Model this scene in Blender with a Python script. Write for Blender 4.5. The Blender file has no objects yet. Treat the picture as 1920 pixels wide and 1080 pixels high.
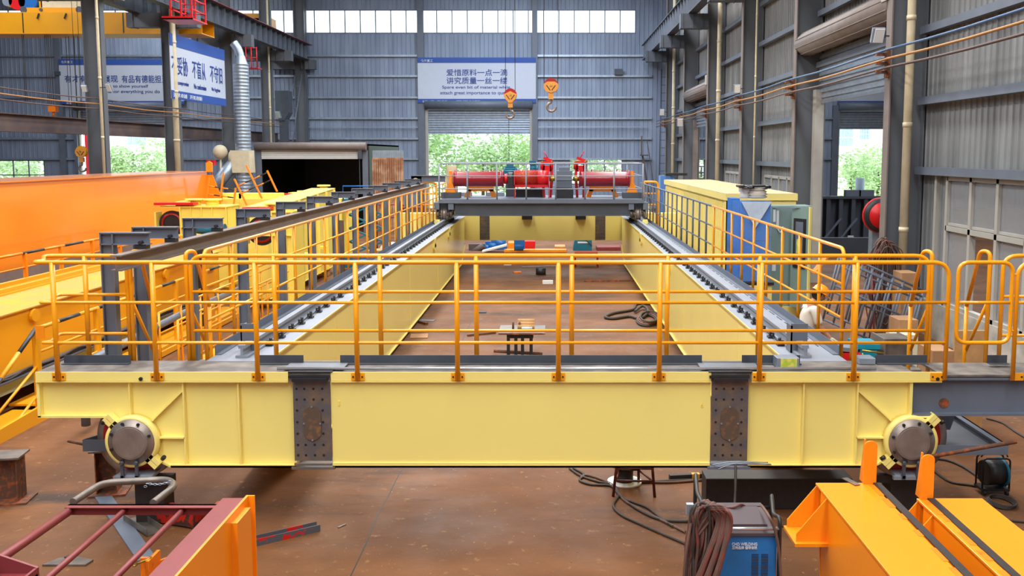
import bpy, math, random
from mathutils import Vector, Matrix
V = Vector
random.seed(7)
# ------------------------------------------------------------------ camera, world, lights, exposure
CAMH = 3.8; FPX = 1770.0; VPX = 1032.0; VPY = 288.0; TP = 0.1017
PIT = math.atan(TP); CP, SP = math.cos(PIT), math.sin(PIT); CY = VPY + FPX * TP
sc = bpy.context.scene; col = sc.collection
cam_d = bpy.data.cameras.new('camera'); cam = bpy.data.objects.new('camera', cam_d); col.objects.link(cam)
cam_d.sensor_width = 36; cam_d.lens = 36 * FPX / 1920
cam_d.shift_x = (960 - VPX) / 1920; cam_d.shift_y = (CY - 540) / 1920
cam_d.clip_end = 500; cam.location = (0, 0, CAMH); cam.rotation_euler = (math.pi / 2 - PIT, 0, 0)
sc.camera = cam
sc.view_settings.view_transform = 'Standard'; sc.view_settings.look = 'None'
sc.view_settings.exposure = 0.08; sc.view_settings.gamma = 1; sc.view_settings.use_curve_mapping = False
w = bpy.data.worlds.new('overcast_sky'); sc.world = w; w.use_nodes = True
w.node_tree.nodes['Background'].inputs[0].default_value = (0.80, 0.91, 1.0, 1)
w.node_tree.nodes['Background'].inputs[1].default_value = 3.2

def area(name, x, y, z, sx, sy, power, color, rot=(0, 0, 0)):
    d = bpy.data.lights.new(name, 'AREA'); d.shape = 'RECTANGLE'; d.size = sx; d.size_y = sy
    d.energy = power; d.color = color
    o = bpy.data.objects.new(name, d); col.objects.link(o); o.location = (x, y, z); o.rotation_euler = rot
    return o
# daylight through the roof's skylight strips, plus a blue far-end lamp without a strip
area('overhead_light', -5.5, 17, 15.6, 2.0, 66, 6000, (1.0, 0.97, 0.93))
area('overhead_light', 3.5, 17, 15.6, 2.0, 66, 5600, (1.0, 0.97, 0.93))
area('overhead_light', -12.5, 20, 15.6, 2.0, 60, 2300, (0.93, 0.96, 1.0))
area('overhead_light', -26, 40, 15.6, 3.0, 50, 3300, (0.86, 0.93, 1.0))
area('overhead_light', -1, 52, 15.6, 9.0, 16, 2700, (0.70, 0.83, 1.0))  # no skylight here: blue tint and extra power stand in for end-wall haze
area('overhead_light', 15, 35, 12.6, 3.0, 50, 3000, (0.9, 0.95, 1.0))

# ------------------------------------------------------------------ measuring helpers (pixel of the 1920x1080 photo -> point in the place)
def ray(px, py):
    u = (px - VPX) / FPX; v = (CY - py) / FPX
    return V((u, CP + v * SP, -SP + v * CP))
def P(px, py, Y):
    r = ray(px, py); t = Y / r.y; return V((r.x * t, Y, CAMH + r.z * t))
def G(px, py, z=0.0):
    r = ray(px, py); t = (z - CAMH) / r.z; return V((r.x * t, r.y * t, z))
def PX(px, py, X):
    r = ray(px, py); t = X / r.x; return V((X, r.y * t, CAMH + r.z * t))

# ------------------------------------------------------------------ materials
def lin(c):
    c = c / 255.0
    return c / 12.92 if c <= 0.04045 else ((c + 0.055) / 1.055) ** 2.4
def rgb(r, g, b): return (lin(r), lin(g), lin(b), 1)
def mat(name, c, rough=0.5, metal=0.0, var=0.12, scale=3.0, bump=0.0, bscale=40.0, c2=None, mixlo=0.45, mixhi=0.6, spec=0.5, coat=0.0):
    m = bpy.data.materials.new(name); m.use_nodes = True
    nt = m.node_tree; b = nt.nodes['Principled BSDF']; N = nt.nodes.new; L = nt.links.new
    b.inputs['Roughness'].default_value = rough; b.inputs['Metallic'].default_value = metal
    b.inputs['Specular IOR Level'].default_value = spec
    b.inputs['Coat Weight'].default_value = coat; b.inputs['Coat Roughness'].default_value = 0.15
    tc = N('ShaderNodeTexCoord'); nz = N('ShaderNodeTexNoise'); nz.inputs['Scale'].default_value = scale
    nz.inputs['Detail'].default_value = 6; L(tc.outputs['Object'], nz.inputs['Vector'])
    rp = N('ShaderNodeValToRGB'); L(nz.outputs['Fac'], rp.inputs['Fac'])
    e = rp.color_ramp.elements
    if c2 is None:
        c2 = [min(1, x * (1 + var)) for x in c[:3]] + [1]; c1 = [x * (1 - var) for x in c[:3]] + [1]
        e[0].position = 0.3; e[1].position = 0.7
    else:
        c1 = c; e[0].position = mixlo; e[1].position = mixhi
    e[0].color = c1; e[1].color = c2
    L(rp.outputs['Color'], b.inputs['Base Color'])
    if bump:
        n2 = N('ShaderNodeTexNoise'); n2.inputs['Scale'].default_value = bscale; n2.inputs['Detail'].default_value = 4
        L(tc.outputs['Object'], n2.inputs['Vector'])
        bp = N('ShaderNodeBump'); bp.inputs['Strength'].default_value = bump; bp.inputs['Distance'].default_value = 0.01
        L(n2.outputs['Fac'], bp.inputs['Height']); L(bp.outputs['Normal'], b.inputs['Normal'])
    return m
M = {}
M['yellow'] = mat('pale_yellow_paint', rgb(253, 232, 134), 0.32, var=0.035, scale=0.8, coat=0.15)
M['yellow2'] = mat('yellow_paint', rgb(247, 224, 104), 0.4, var=0.05, scale=1.2)
M['gold'] = mat('golden_yellow_paint', rgb(232, 158, 16), 0.4, var=0.05, scale=0.8)
M['golddirt'] = mat('worn_golden_top', rgb(196, 150, 60), 0.6, c2=rgb(222, 158, 24), scale=1.6, mixlo=0.5, mixhi=0.66, bump=0.2)
M['orange'] = mat('orange_paint', rgb(255, 146, 20), 0.33, var=0.03, scale=1.0, coat=0.2)
M['orangerail'] = mat('orange_rail_paint', rgb(255, 166, 10), 0.30, var=0.02, scale=2.0, coat=0.3)
M['orangeframe'] = mat('worn_orange_paint', rgb(250, 128, 14), 0.4, c2=rgb(200, 90, 20), scale=9, mixlo=0.6, mixhi=0.75)
M['steelgrey'] = mat('blue_grey_primer', rgb(102, 110, 124), 0.45, var=0.09, scale=2.5)
M['darkgrey'] = mat('dark_grey_paint', rgb(72, 77, 86), 0.5, var=0.12, scale=2.0)
M['deck'] = mat('grey_deck_paint', rgb(138, 144, 156), 0.5, var=0.08, scale=2.2, bump=0.1)
M['deckdirty'] = mat('dusty_deck_plate', rgb(98, 92, 88), 0.6, c2=rgb(140, 132, 122), scale=5, mixlo=0.4, mixhi=0.7)
M['column'] = mat('column_grey_paint', rgb(94, 98, 104), 0.55, var=0.1, scale=0.8)
M['flange'] = mat('dusty_brown_flange', rgb(118, 106, 100), 0.6, var=0.12, scale=3)
M['black'] = mat('black_steel', rgb(34, 34, 37), 0.45, var=0.2, scale=8)
M['rubber'] = mat('black_rubber', rgb(44, 38, 36), 0.6, var=0.2, scale=14)
M['blackstripe'] = mat('black_paint', rgb(40, 42, 46), 0.4, var=0.1, scale=8)
M['steel'] = mat('machined_steel', rgb(150, 138, 130), 0.42, 0.6, var=0.25, scale=6)
M['rawsteel'] = mat('mill_scale_steel', rgb(100, 94, 90), 0.42, 0.55, c2=rgb(142, 130, 118), scale=5, mixlo=0.35, mixhi=0.7)
M['plate'] = mat('splice_plate_steel', rgb(104, 100, 100), 0.5, 0.35, c2=rgb(134, 112, 88), scale=7, mixlo=0.42, mixhi=0.68, bump=0.25)
M['coverplate'] = mat('brown_cover_plate', rgb(98, 80, 66), 0.6, 0.2, c2=rgb(150, 104, 64), scale=16, mixlo=0.5, mixhi=0.75, bump=0.2)
M['hookorange'] = mat('golden_orange_hook_paint', rgb(222, 150, 60), 0.45, var=0.06)
M['rust'] = mat('rusty_steel', rgb(96, 62, 44), 0.75, c2=rgb(168, 82, 34), scale=14, mixlo=0.5, mixhi=0.68, bump=0.4)
M['rustpanel'] = mat('rusty_sheet', rgb(150, 98, 66), 0.7, c2=rgb(196, 160, 130), scale=2, mixlo=0.45, mixhi=0.65)
M['rustbeam'] = mat('dark_rust_beam', rgb(78, 66, 70), 0.7, c2=rgb(104, 84, 74), scale=1.2, mixlo=0.4, mixhi=0.7)
M['redrust'] = mat('chipped_red_paint', rgb(186, 36, 20), 0.5, c2=rgb(70, 46, 38), scale=11, mixlo=0.5, mixhi=0.56)
M['stoolred'] = mat('dark_red_tube', rgb(98, 36, 32), 0.5, c2=rgb(60, 34, 30), scale=12)
M['redchan'] = mat('grey_channel_red_patches', rgb(84, 86, 92), 0.5, c2=rgb(200, 30, 16), scale=9, mixlo=0.53, mixhi=0.56)
M['maroon'] = mat('maroon_primer', rgb(128, 50, 52), 0.45, var=0.08, scale=3)
M['red'] = mat('red_paint', rgb(214, 22, 28), 0.35, var=0.05, scale=3)
M['darkred'] = mat('deep_red_drum', rgb(150, 14, 34), 0.28, var=0.08, scale=3, coat=0.3)
M['wheelred'] = mat('wheel_red', rgb(165, 14, 12), 0.4, var=0.08, scale=3)
M['blue'] = mat('machine_blue', rgb(24, 100, 176), 0.4, var=0.08, scale=3)
M['weldblue'] = mat('welder_blue', rgb(24, 118, 192), 0.42, c2=rgb(20, 92, 150), scale=4, mixlo=0.45, mixhi=0.75)
M['cabblue'] = mat('cabinet_blue', rgb(40, 118, 206), 0.35, var=0.05, scale=2)
M['teal'] = mat('teal_motor', rgb(20, 104, 130), 0.4, var=0.1, scale=5)
M['cabgreen'] = mat('grey_green_cabinet', rgb(126, 150, 144), 0.42, var=0.06, scale=2)
M['galv'] = mat('galvanised_sheet', rgb(160, 172, 186), 0.38, 0.6, var=0.15, scale=4)
M['white'] = mat('white_paint', rgb(228, 228, 226), 0.5, var=0.04)
M['cream'] = mat('cream_pipe', rgb(214, 200, 168), 0.45, var=0.07, scale=5)
M['creamwall'] = mat('cream_wall', rgb(214, 208, 176), 0.7, var=0.04)
M['tarp'] = mat('white_tarp', rgb(214, 208, 196), 0.55, var=0.1, scale=3, bump=0.6, bscale=6)
M['card'] = mat('cardboard', rgb(168, 126, 88), 0.8, var=0.1, scale=4)
M['wood'] = mat('raw_wood', rgb(186, 142, 92), 0.75, var=0.14, scale=8)
M['houseroof'] = mat('dusty_cream_roof', rgb(206, 180, 134), 0.7, var=0.05, scale=1)
M['house'] = mat('pale_yellow_sheet', rgb(238, 220, 132), 0.5, var=0.04, scale=1)
M['concrete'] = mat('stained_concrete', rgb(150, 146, 138), 0.85, c2=rgb(190, 184, 172), scale=2.5, mixlo=0.35, mixhi=0.65, bump=0.3)
M['frame'] = mat('window_frame', rgb(168, 164, 156), 0.5, var=0.06)
M['signwhite'] = mat('banner_white', rgb(196, 202, 216), 0.6, var=0.02)
M['signblue'] = mat('banner_blue', rgb(46, 82, 160), 0.6, var=0.03)
M['signtext'] = mat('banner_lettering_blue', rgb(38, 66, 140), 0.6, var=0.02)
M['lettering'] = mat('white_lettering', rgb(216, 224, 234), 0.6, var=0.01)
M['cyanbox'] = mat('turquoise_plastic', rgb(12, 150, 178), 0.35, var=0.05)
M['lime'] = mat('lime_label', rgb(190, 214, 60), 0.5, c2=rgb(236, 226, 120), scale=20)
M['cablered'] = mat('faded_red_hose', rgb(108, 66, 58), 0.6, var=0.2, scale=12)
M['redhose'] = mat('red_hose', rgb(118, 60, 50), 0.6, c2=rgb(84, 62, 56), scale=10, mixlo=0.45, mixhi=0.6)
M['cablebrown'] = mat('dusty_brown_cable', rgb(104, 76, 66), 0.7, var=0.2, scale=12)
M['cableblack'] = mat('dusty_black_cable', rgb(58, 50, 46), 0.65, var=0.25, scale=12)
M['skin'] = mat('skin', rgb(196, 138, 108), 0.55, var=0.04)
M['hair'] = mat('black_hair', rgb(26, 22, 22), 0.5, var=0.2, scale=30)
M['shirt'] = mat('white_shirt', rgb(226, 216, 202), 0.8, var=0.04, scale=6)
M['trousers'] = mat('dark_trousers', rgb(44, 46, 58), 0.8, var=0.1)
M['glove'] = mat('cotton_glove', rgb(214, 200, 176), 0.9, var=0.08, scale=30)
M['hat'] = mat('orange_hard_hat', rgb(255, 158, 20), 0.28, var=0.02, coat=0.4)
M['copper'] = mat('orange_conductor', rgb(176, 122, 58), 0.5, var=0.06)
M['bluepipe'] = mat('blue_conductor', rgb(62, 98, 140), 0.5, var=0.06)
M['brownpipe'] = mat('brown_conductor', rgb(92, 70, 64), 0.6, var=0.1)
M['roofsheet'] = mat('roof_sheet', rgb(120, 128, 140), 0.6, var=0.06)
M['leaf'] = mat('overexposed_leaves', rgb(200, 222, 172), 0.6, var=0.35, scale=1.3)  # leaf colour lightened to carry the overexposed, hazy daylight outside
M['bark'] = mat('bark', rgb(96, 78, 60), 0.85, var=0.2, scale=10)
M['grass'] = mat('pale_grass', rgb(206, 216, 170), 0.9, var=0.12, scale=1.0)
M['brass'] = mat('brass', rgb(190, 160, 70), 0.35, 0.8, var=0.1)
M['shine'] = mat('bright_pipe', rgb(200, 206, 214), 0.25, 0.7, var=0.05)
M['orangegrad'] = mat('orange_girder_paint', rgb(253, 142, 36), 0.3, var=0.04, scale=0.5, coat=1.0)
M['bagplastic'] = mat('stretch_film', rgb(190, 205, 225), 0.25, var=0.1, scale=5)

def wallmat(name, c, c2, scale_z=0.25):
    m = mat(name, c, 0.55, c2=c2, scale=1.0, mixlo=0.35, mixhi=0.7)
    nt = m.node_tree; nz = [n for n in nt.nodes if n.type == 'TEX_NOISE'][0]; tc = [n for n in nt.nodes if n.type == 'TEX_COORD'][0]
    mp = nt.nodes.new('ShaderNodeMapping'); mp.inputs['Scale'].default_value = (1.6, 1.6, scale_z)
    nt.links.new(tc.outputs['Object'], mp.inputs['Vector']); nt.links.new(mp.outputs['Vector'], nz.inputs['Vector'])
    return m
M['wallend'] = wallmat('flare_tinted_grey_cladding', rgb(130, 142, 164), rgb(152, 164, 184))  # grey sheet; the bluish window flare and haze are put into its colour
M['wallright'] = wallmat('weathered_grey_cladding', rgb(108, 110, 111), rgb(142, 144, 145))

def floormat():
    m = bpy.data.materials.new('brown_workshop_floor'); m.use_nodes = True
    nt = m.node_tree; b = nt.nodes['Principled BSDF']; N = nt.nodes.new; L = nt.links.new; b.inputs['Specular IOR Level'].default_value = 0.22
    tc = N('ShaderNodeTexCoord')
    def noise(s, d=8, sc_=(1, 1, 1), rough=0.6):
        mp = N('ShaderNodeMapping'); mp.inputs['Scale'].default_value = sc_; L(tc.outputs['Object'], mp.inputs['Vector'])
        n = N('ShaderNodeTexNoise'); n.inputs['Scale'].default_value = s; n.inputs['Detail'].default_value = d
        n.inputs['Roughness'].default_value = rough; L(mp.outputs['Vector'], n.inputs['Vector']); return n.outputs['Fac']
    def ramp(f, a, b_, ca=(0, 0, 0, 1), cb=(1, 1, 1, 1)):
        r = N('ShaderNodeValToRGB'); L(f, r.inputs['Fac']); e = r.color_ramp.elements
        e[0].position = a; e[1].position = b_; e[0].color = ca; e[1].color = cb; return r.outputs['Color']
    def mix(f, a, c):
        x = N('ShaderNodeMix'); x.data_type = 'RGBA'; L(f, x.inputs[0]); L(a, x.inputs[6])
        if isinstance(c, tuple): x.inputs[7].default_value = c
        else: L(c, x.inputs[7])
        return x.outputs[2]
    base = ramp(noise(0.55, 8, (1, 1.6, 1)), 0.35, 0.68, rgb(94, 60, 35), rgb(126, 83, 51))
    x = mix(ramp(noise(0.5, 10, (0.45, 1.8, 1), 0.7), 0.54, 0.68), base, rgb(66, 50, 42))
    x = mix(ramp(noise(9, 6), 0.62, 0.70), x, rgb(136, 98, 62))
    x = mix(ramp(noise(26, 3), 0.70, 0.74), x, rgb(178, 142, 84))
    x = mix(ramp(noise(17, 3), 0.71, 0.74), x, rgb(60, 46, 40))
    L(x, b.inputs['Base Color'])
    rr = ramp(noise(1.2, 6), 0.3, 0.7, (0.5, 0.5, 0.5, 1), (0.75, 0.75, 0.75, 1)); L(rr, b.inputs['Roughness'])
    bp = N('ShaderNodeBump'); bp.inputs['Strength'].default_value = 0.25; bp.inputs['Distance'].default_value = 0.01
    L(noise(18, 6), bp.inputs['Height']); L(bp.outputs['Normal'], b.inputs['Normal'])
    return m
M['floor'] = floormat()
def glassmat(name, c, alpha, rough=0.08):
    m = bpy.data.materials.new(name); m.use_nodes = True
    nt = m.node_tree; b = nt.nodes['Principled BSDF']; b.inputs['Base Color'].default_value = c
    b.inputs['Roughness'].default_value = rough; b.inputs['Alpha'].default_value = alpha
    return m
M['glass'] = glassmat('dusty_glass', rgb(160, 162, 166), 0.5, 0.25)
M['clear'] = glassmat('clear_glass', rgb(220, 235, 240), 0.12)
M['film'] = glassmat('clear_plastic_wrap', rgb(215, 225, 238), 0.10, 0.12)
def checkermat():
    m = mat('checker_plate', rgb(120, 124, 132), 0.4, 0.5, var=0.1, scale=3)
    nt = m.node_tree; b = nt.nodes['Principled BSDF']; tc = [n for n in nt.nodes if n.type == 'TEX_COORD'][0]
    mp = nt.nodes.new('ShaderNodeMapping'); mp.inputs['Rotation'].default_value = (0, 0, 0.785); nt.links.new(tc.outputs['Object'], mp.inputs['Vector'])
    ck = nt.nodes.new('ShaderNodeTexChecker'); ck.inputs['Scale'].default_value = 60; nt.links.new(mp.outputs['Vector'], ck.inputs['Vector'])
    bp = nt.nodes.new('ShaderNodeBump'); bp.inputs['Strength'].default_value = 0.6; bp.inputs['Distance'].default_value = 0.004
    nt.links.new(ck.outputs['Fac'], bp.inputs['Height']); nt.links.new(bp.outputs['Normal'], b.inputs['Normal'])
    return m
M['checker'] = checkermat()

# ------------------------------------------------------------------ mesh builder
def frame_of(d):
    d = d.normalized(); a = V((0, 0, 1)) if abs(d.z) < 0.95 else V((1, 0, 0))
    x = a.cross(d).normalized(); return x, d.cross(x).normalized()
class MB:
    def __init__(s): s.v = []; s.f = []; s.sm = []
    def add(s, vs, fs, smooth=False):
        o = len(s.v); s.v += [tuple(v) for v in vs]
        for f in fs: s.f.append(tuple(i + o for i in f)); s.sm.append(smooth)
        return s
    def box(s, x0, x1, y0, y1, z0, z1):
        if x0 > x1: x0, x1 = x1, x0
        if y0 > y1: y0, y1 = y1, y0
        if z0 > z1: z0, z1 = z1, z0
        vs = [(x, y, z) for z in (z0, z1) for y in (y0, y1) for x in (x0, x1)]
        return s.add(vs, [(0, 2, 3, 1), (4, 5, 7, 6), (0, 1, 5, 4), (2, 6, 7, 3), (0, 4, 6, 2), (1, 3, 7, 5)])
    def bar(s, a, b, w_, h_, up=None):
        a, b = V(a), V(b); d = (b - a).normalized()
        if up is None: x, y = frame_of(d)
        else:
            up = V(up); x = up.cross(d).normalized(); y = d.cross(x).normalized()
        c = [x * (w_ / 2) * i + y * (h_ / 2) * j for i, j in ((-1, -1), (1, -1), (1, 1), (-1, 1))]
        return s.add([a + q for q in c] + [b + q for q in c], [(3, 2, 1, 0), (4, 5, 6, 7), (0, 1, 5, 4), (1, 2, 6, 5), (2, 3, 7, 6), (3, 0, 4, 7)])
    def cyl(s, a, b, r, n=12, r2=None, cap=True):
        a, b = V(a), V(b); x, y = frame_of(b - a); r2 = r if r2 is None else r2
        A = [a + (x * math.cos(t) + y * math.sin(t)) * r for t in [2 * math.pi * i / n for i in range(n)]]
        B = [b + (x * math.cos(t) + y * math.sin(t)) * r2 for t in [2 * math.pi * i / n for i in range(n)]]
        s.add(A + B, [(i, (i + 1) % n, n + (i + 1) % n, n + i) for i in range(n)], True)
        if cap:
            o = len(s.v) - 2 * n
            s.f.append(tuple(o + i for i in reversed(range(n)))); s.sm.append(False)
            s.f.append(tuple(o + n + i for i in range(n))); s.sm.append(False)
        return s
    def tube(s, pts, r, n=8, closed=False):
        pts = [V(p) for p in pts]; m = len(pts)
        ds = []
        for i in range(m):
            if closed: d = pts[(i + 1) % m] - pts[i - 1]
            else: d = pts[min(i + 1, m - 1)] - pts[max(i - 1, 0)]
            ds.append(d.normalized())
        x, y = frame_of(ds[0]); vs = []
        for i in range(m):
            x = (x - ds[i] * x.dot(ds[i])).normalized(); y = ds[i].cross(x)
            vs += [pts[i] + (x * math.cos(t) + y * math.sin(t)) * r for t in [2 * math.pi * k / n for k in range(n)]]
        fs = []
        for i in range(m if closed else m - 1):
            a, b = i * n, ((i + 1) % m) * n
            fs += [(a + k, a + (k + 1) % n, b + (k + 1) % n, b + k) for k in range(n)]
        s.add(vs, fs, True)
        if not closed:
            o = len(s.v) - m * n
            s.f.append(tuple(o + i for i in reversed(range(n)))); s.sm.append(False)
            s.f.append(tuple(o + (m - 1) * n + i for i in range(n))); s.sm.append(False)
        return s
    def prism(s, poly, axis, a0, a1):
        area_ = sum(poly[i - 1][0] * poly[i][1] - poly[i][0] * poly[i - 1][1] for i in range(len(poly)))
        if area_ < 0: poly = poly[::-1]
        if a0 > a1: a0, a1 = a1, a0
        n = len(poly)
        mk = {'x': lambda a, p: (a, p[0], p[1]), 'y': lambda a, p: (p[0], a, p[1]), 'z': lambda a, p: (p[0], p[1], a)}[axis]
        A = [mk(a0, p) for p in poly]; B = [mk(a1, p) for p in poly]
        fs = [tuple(reversed(range(n))), tuple(range(n, 2 * n))] + [(i, (i + 1) % n, n + (i + 1) % n, n + i) for i in range(n)]
        if axis == 'y': fs = [tuple(reversed(f)) for f in fs]
        return s.add(A + B, fs)
    def lathe(s, prof, c, axis=(0, 0, 1), n=24):
        c = V(c); ax = V(axis).normalized(); x, y = frame_of(ax); vs = []; m = len(prof)
        for r, h in prof:
            vs += [c + ax * h + (x * math.cos(t) + y * math.sin(t)) * r for t in [2 * math.pi * k / n for k in range(n)]]
        fs = []
        for i in range(m - 1):
            a, b = i * n, (i + 1) * n
            fs += [(a + k, a + (k + 1) % n, b + (k + 1) % n, b + k) for k in range(n)]
        return s.add(vs, fs, True)
    def ball(s, c, r, n=12, sx=1, sy=1, sz=1):
        c = V(c); vs = []; m = n // 2
        for i in range(m + 1):
            th = math.pi * i / m
            for k in range(n):
                ph = 2 * math.pi * k / n
                vs.append(c + V((r * sx * math.sin(th) * math.cos(ph), r * sy * math.sin(th) * math.sin(ph), r * sz * math.cos(th))))
        fs = [(i * n + k, (i + 1) * n + k, (i + 1) * n + (k + 1) % n, i * n + (k + 1) % n) for i in range(m) for k in range(n)]
        return s.add(vs, fs, True)
    def ibeam(s, a, b, h, w_, t=0.02, up=(0, 0, 1)):
        a, b = V(a), V(b); d = (b - a).normalized(); up = V(up); up = (up - d * up.dot(d)).normalized()
        s.bar(a, b, t, h - 2 * t, up)
        for k in (-1, 1): s.bar(a + up * k * (h - t) / 2, b + up * k * (h - t) / 2, w_, t, up)
        return s
    def build(s, name, m, parent=None, bevel=0.0, base=None):
        me = bpy.data.meshes.new(name)
        root = parent
        while root is not None and root.parent is not None: root = root.parent
        if root is not None: o0 = V(root['origin'])
        elif base is not None: o0 = V(base)
        else:
            xs, ys, zs = zip(*s.v); o0 = V(((min(xs) + max(xs)) / 2, (min(ys) + max(ys)) / 2, min(zs)))
        me.from_pydata([(v[0] - o0.x, v[1] - o0.y, v[2] - o0.z) for v in s.v], [], s.f)
        me.polygons.foreach_set('use_smooth', s.sm); me.validate(); me.update()
        me.materials.append(M[m] if isinstance(m, str) else m)
        o = bpy.data.objects.new(name, me); col.objects.link(o)
        if parent is not None: o.parent = parent
        else: o.location = o0
        if bevel:
            b = o.modifiers.new('edge', 'BEVEL'); b.width = bevel; b.segments = 2; b.limit_method = 'ANGLE'
        return o
    def thing(s, name, m, label, cat, group=None, bevel=0.0):
        o = s.build(name, m, None, bevel); o['label'] = label; o['category'] = cat
        if group: o['group'] = group
        return o
    def struct(s, name, m):
        o = s.build(name, m); o['kind'] = 'structure'; return o
def T(name, label, cat, loc, group=None):
    o = bpy.data.objects.new(name, None); col.objects.link(o); o.location = loc; o.empty_display_size = 0.1
    o['origin'] = tuple(float(q) for q in loc); o['label'] = label; o['category'] = cat
    if group: o['group'] = group
    return o
def sub(p):       # builder for a sub-part keeps the root's origin
    return p
def dup(root, loc, label=None, rz=0.0, scale=None):
    r = root.copy(); col.objects.link(r); r.location = loc; r.rotation_euler = (0, 0, rz)
    if scale: r.scale = scale
    if label: r['label'] = label
    for ch in list(root.children):
        c = ch.copy(); col.objects.link(c); c.parent = r
        for g in ch.children:
            d = g.copy(); col.objects.link(d); d.parent = c
    return r
def fillet(pts, r, n=6, closed=False):
    pts = [V(p) for p in pts]; out = []
    m = len(pts)
    for i in range(m):
        if not closed and i in (0, m - 1): out.append(pts[i]); continue
        a, b, c = pts[i - 1], pts[i], pts[(i + 1) % m]
        d1 = (a - b); d2 = (c - b); rr = min(r, d1.length * 0.49, d2.length * 0.49)
        p1 = b + d1.normalized() * rr; p2 = b + d2.normalized() * rr
        for k in range(n + 1):
            t = k / n; out.append(p1 * (1 - t) ** 2 + b * 2 * t * (1 - t) + p2 * t * t)
    return out
def spline(pts, n=8):
    pts = [V(p) for p in pts]; q = [pts[0]] + pts + [pts[-1]]; out = []
    for i in range(1, len(q) - 2):
        p0, p1, p2, p3 = q[i - 1], q[i], q[i + 1], q[i + 2]
        for k in range(n):
            t = k / n
            out.append(0.5 * ((2 * p1) + (p2 - p0) * t + (2 * p0 - 5 * p1 + 4 * p2 - p3) * t * t + (3 * p1 - p0 - 3 * p2 + p3) * t ** 3))
    out.append(pts[-1]); return out
def text(s, width, height, centre, right, up, m, name, parent, stretch=True):
    """flat lettering standing on a surface: centre, and the directions it reads along"""
    c = bpy.data.curves.new(name, 'FONT'); c.body = s; c.size = 1; c.extrude = 0.01; c.offset = 0.009
    t = bpy.data.objects.new(name, c); col.objects.link(t)
    dg = bpy.context.evaluated_depsgraph_get(); me0 = t.evaluated_get(dg).to_mesh()
    vs = [v.co.copy() for v in me0.vertices]; fs = [tuple(p.vertices) for p in me0.polygons]
    bpy.data.objects.remove(t)
    if not vs: return None
    x0 = min(v.x for v in vs); x1 = max(v.x for v in vs); y0 = min(v.y for v in vs); y1 = max(v.y for v in vs)
    sx = width / (x1 - x0); sy = height / (y1 - y0) if stretch else sx
    right = V(right); up = V(up); nn = right.cross(up)
    mb = MB(); mb.add([V(centre) + right * (v.x - (x0 + x1) / 2) * sx + up * (v.y - (y0 + y1) / 2) * sy + nn * (v.z * 0.5) for v in vs], fs)
    return mb.build(name, m, parent)
# ================================================================== THE SETTING
YE = 66.0
MB().box(-46, 34, -16, YE + 0.3, -0.3, 0).struct('floor', 'floor')
MB().box(-70, 60, YE + 0.3, 150, -0.4, -0.15).struct('ground', 'grass')

def corr(mb, u0, u1, z0, z1, plane, at, sign, pitch=0.30, depth=0.05):
    """corrugated cladding: plane 'y' runs along x at y=at, plane 'x' runs along y at x=at; ribs stand towards sign"""
    prof = []; n = max(1, round((u1 - u0) / pitch)); p = (u1 - u0) / n
    for i in range(n):
        a = u0 + i * p
        prof += [(a, 0), (a + p * 0.80, 0), (a + p * 0.86, depth), (a + p * 0.94, depth)]
    prof.append((u1, 0)); vs = []
    for z in (z0, z1):
        for u, d in prof:
            vs.append((u, at + sign * d, z) if plane == 'y' else (at + sign * d, u, z))
    m = len(prof)
    for z in (z0, z1):      # back face, so the sheet has a thickness
        for u, d in prof: vs.append((u, at - sign * 0.06, z) if plane == 'y' else (at - sign * 0.06, u, z))
    fs = [(i, i + 1, m + i + 1, m + i) for i in range(m - 1)] + [(2 * m + i, 3 * m + i, 3 * m + i + 1, 2 * m + i + 1) for i in range(m - 1)]
    fs += [(i, 2 * m + i, 2 * m + i + 1, i + 1) for i in range(m - 1)] + [(m + i, m + i + 1, 3 * m + i + 1, 3 * m + i) for i in range(m - 1)]
    fs += [(0, m, 3 * m, 2 * m), (m - 1, 3 * m - 1, 4 * m - 1, 2 * m - 1)]
    mb.add(vs, fs)

def ex(px): return P(px, 200, YE).x
def ez(py): return P(1032, py, YE).z
# end wall with its openings: (x0, x1, z0, z1)
zc0, zc1 = ez(62), ez(19)
holes = [(ex(-60), ex(1190), zc0, zc1), (ex(797), ex(998), 0, ez(197)), (ex(140), ex(322), 0, ez(200)), (ex(-40), ex(77), ez(340), ez(301)),
         (ex(1068), ex(1167), ez(345), ez(298)), (ex(1571), ex(1720), 0, ez(198)), (ex(1307), ex(1322), ez(335), ez(297))]
def wall_with_holes(name, m, u0, u1, z0, z1, holes, plane, at, sign, pitch=0.30, depth=0.045):
    mb = MB(); us = sorted({u0, u1} | {h[0] for h in holes} | {h[1] for h in holes}); us = [u for u in us if u0 <= u <= u1]
    for a, b in zip(us[:-1], us[1:]):
        if b - a < 0.01: continue
        mid = (a + b) / 2; hs = sorted([(h[2], h[3]) for h in holes if h[0] < mid < h[1]]); z = z0
        for h0, h1 in hs:
            if h0 > z + 0.01: corr(mb, a, b, z, h0, plane, at, sign, pitch, depth)
            z = max(z, h1)
        if z < z1 - 0.01: corr(mb, a, b, z, z1, plane, at, sign, pitch, depth)
    return mb.struct(name, m)
wall_with_holes('wall_end', 'wallend', -46, 34, 0, 17, holes, 'y', YE, -1)
XR = 8.0; XC = 7.2
ry = lambda px: XR * FPX / (px - VPX)       # y on the right-hand wall where it crosses the picture at px
YB = [20.4 + 7.8 * i for i in range(6)]      # column rows
win_y0, win_y1 = 6.0, 18.85
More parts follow.
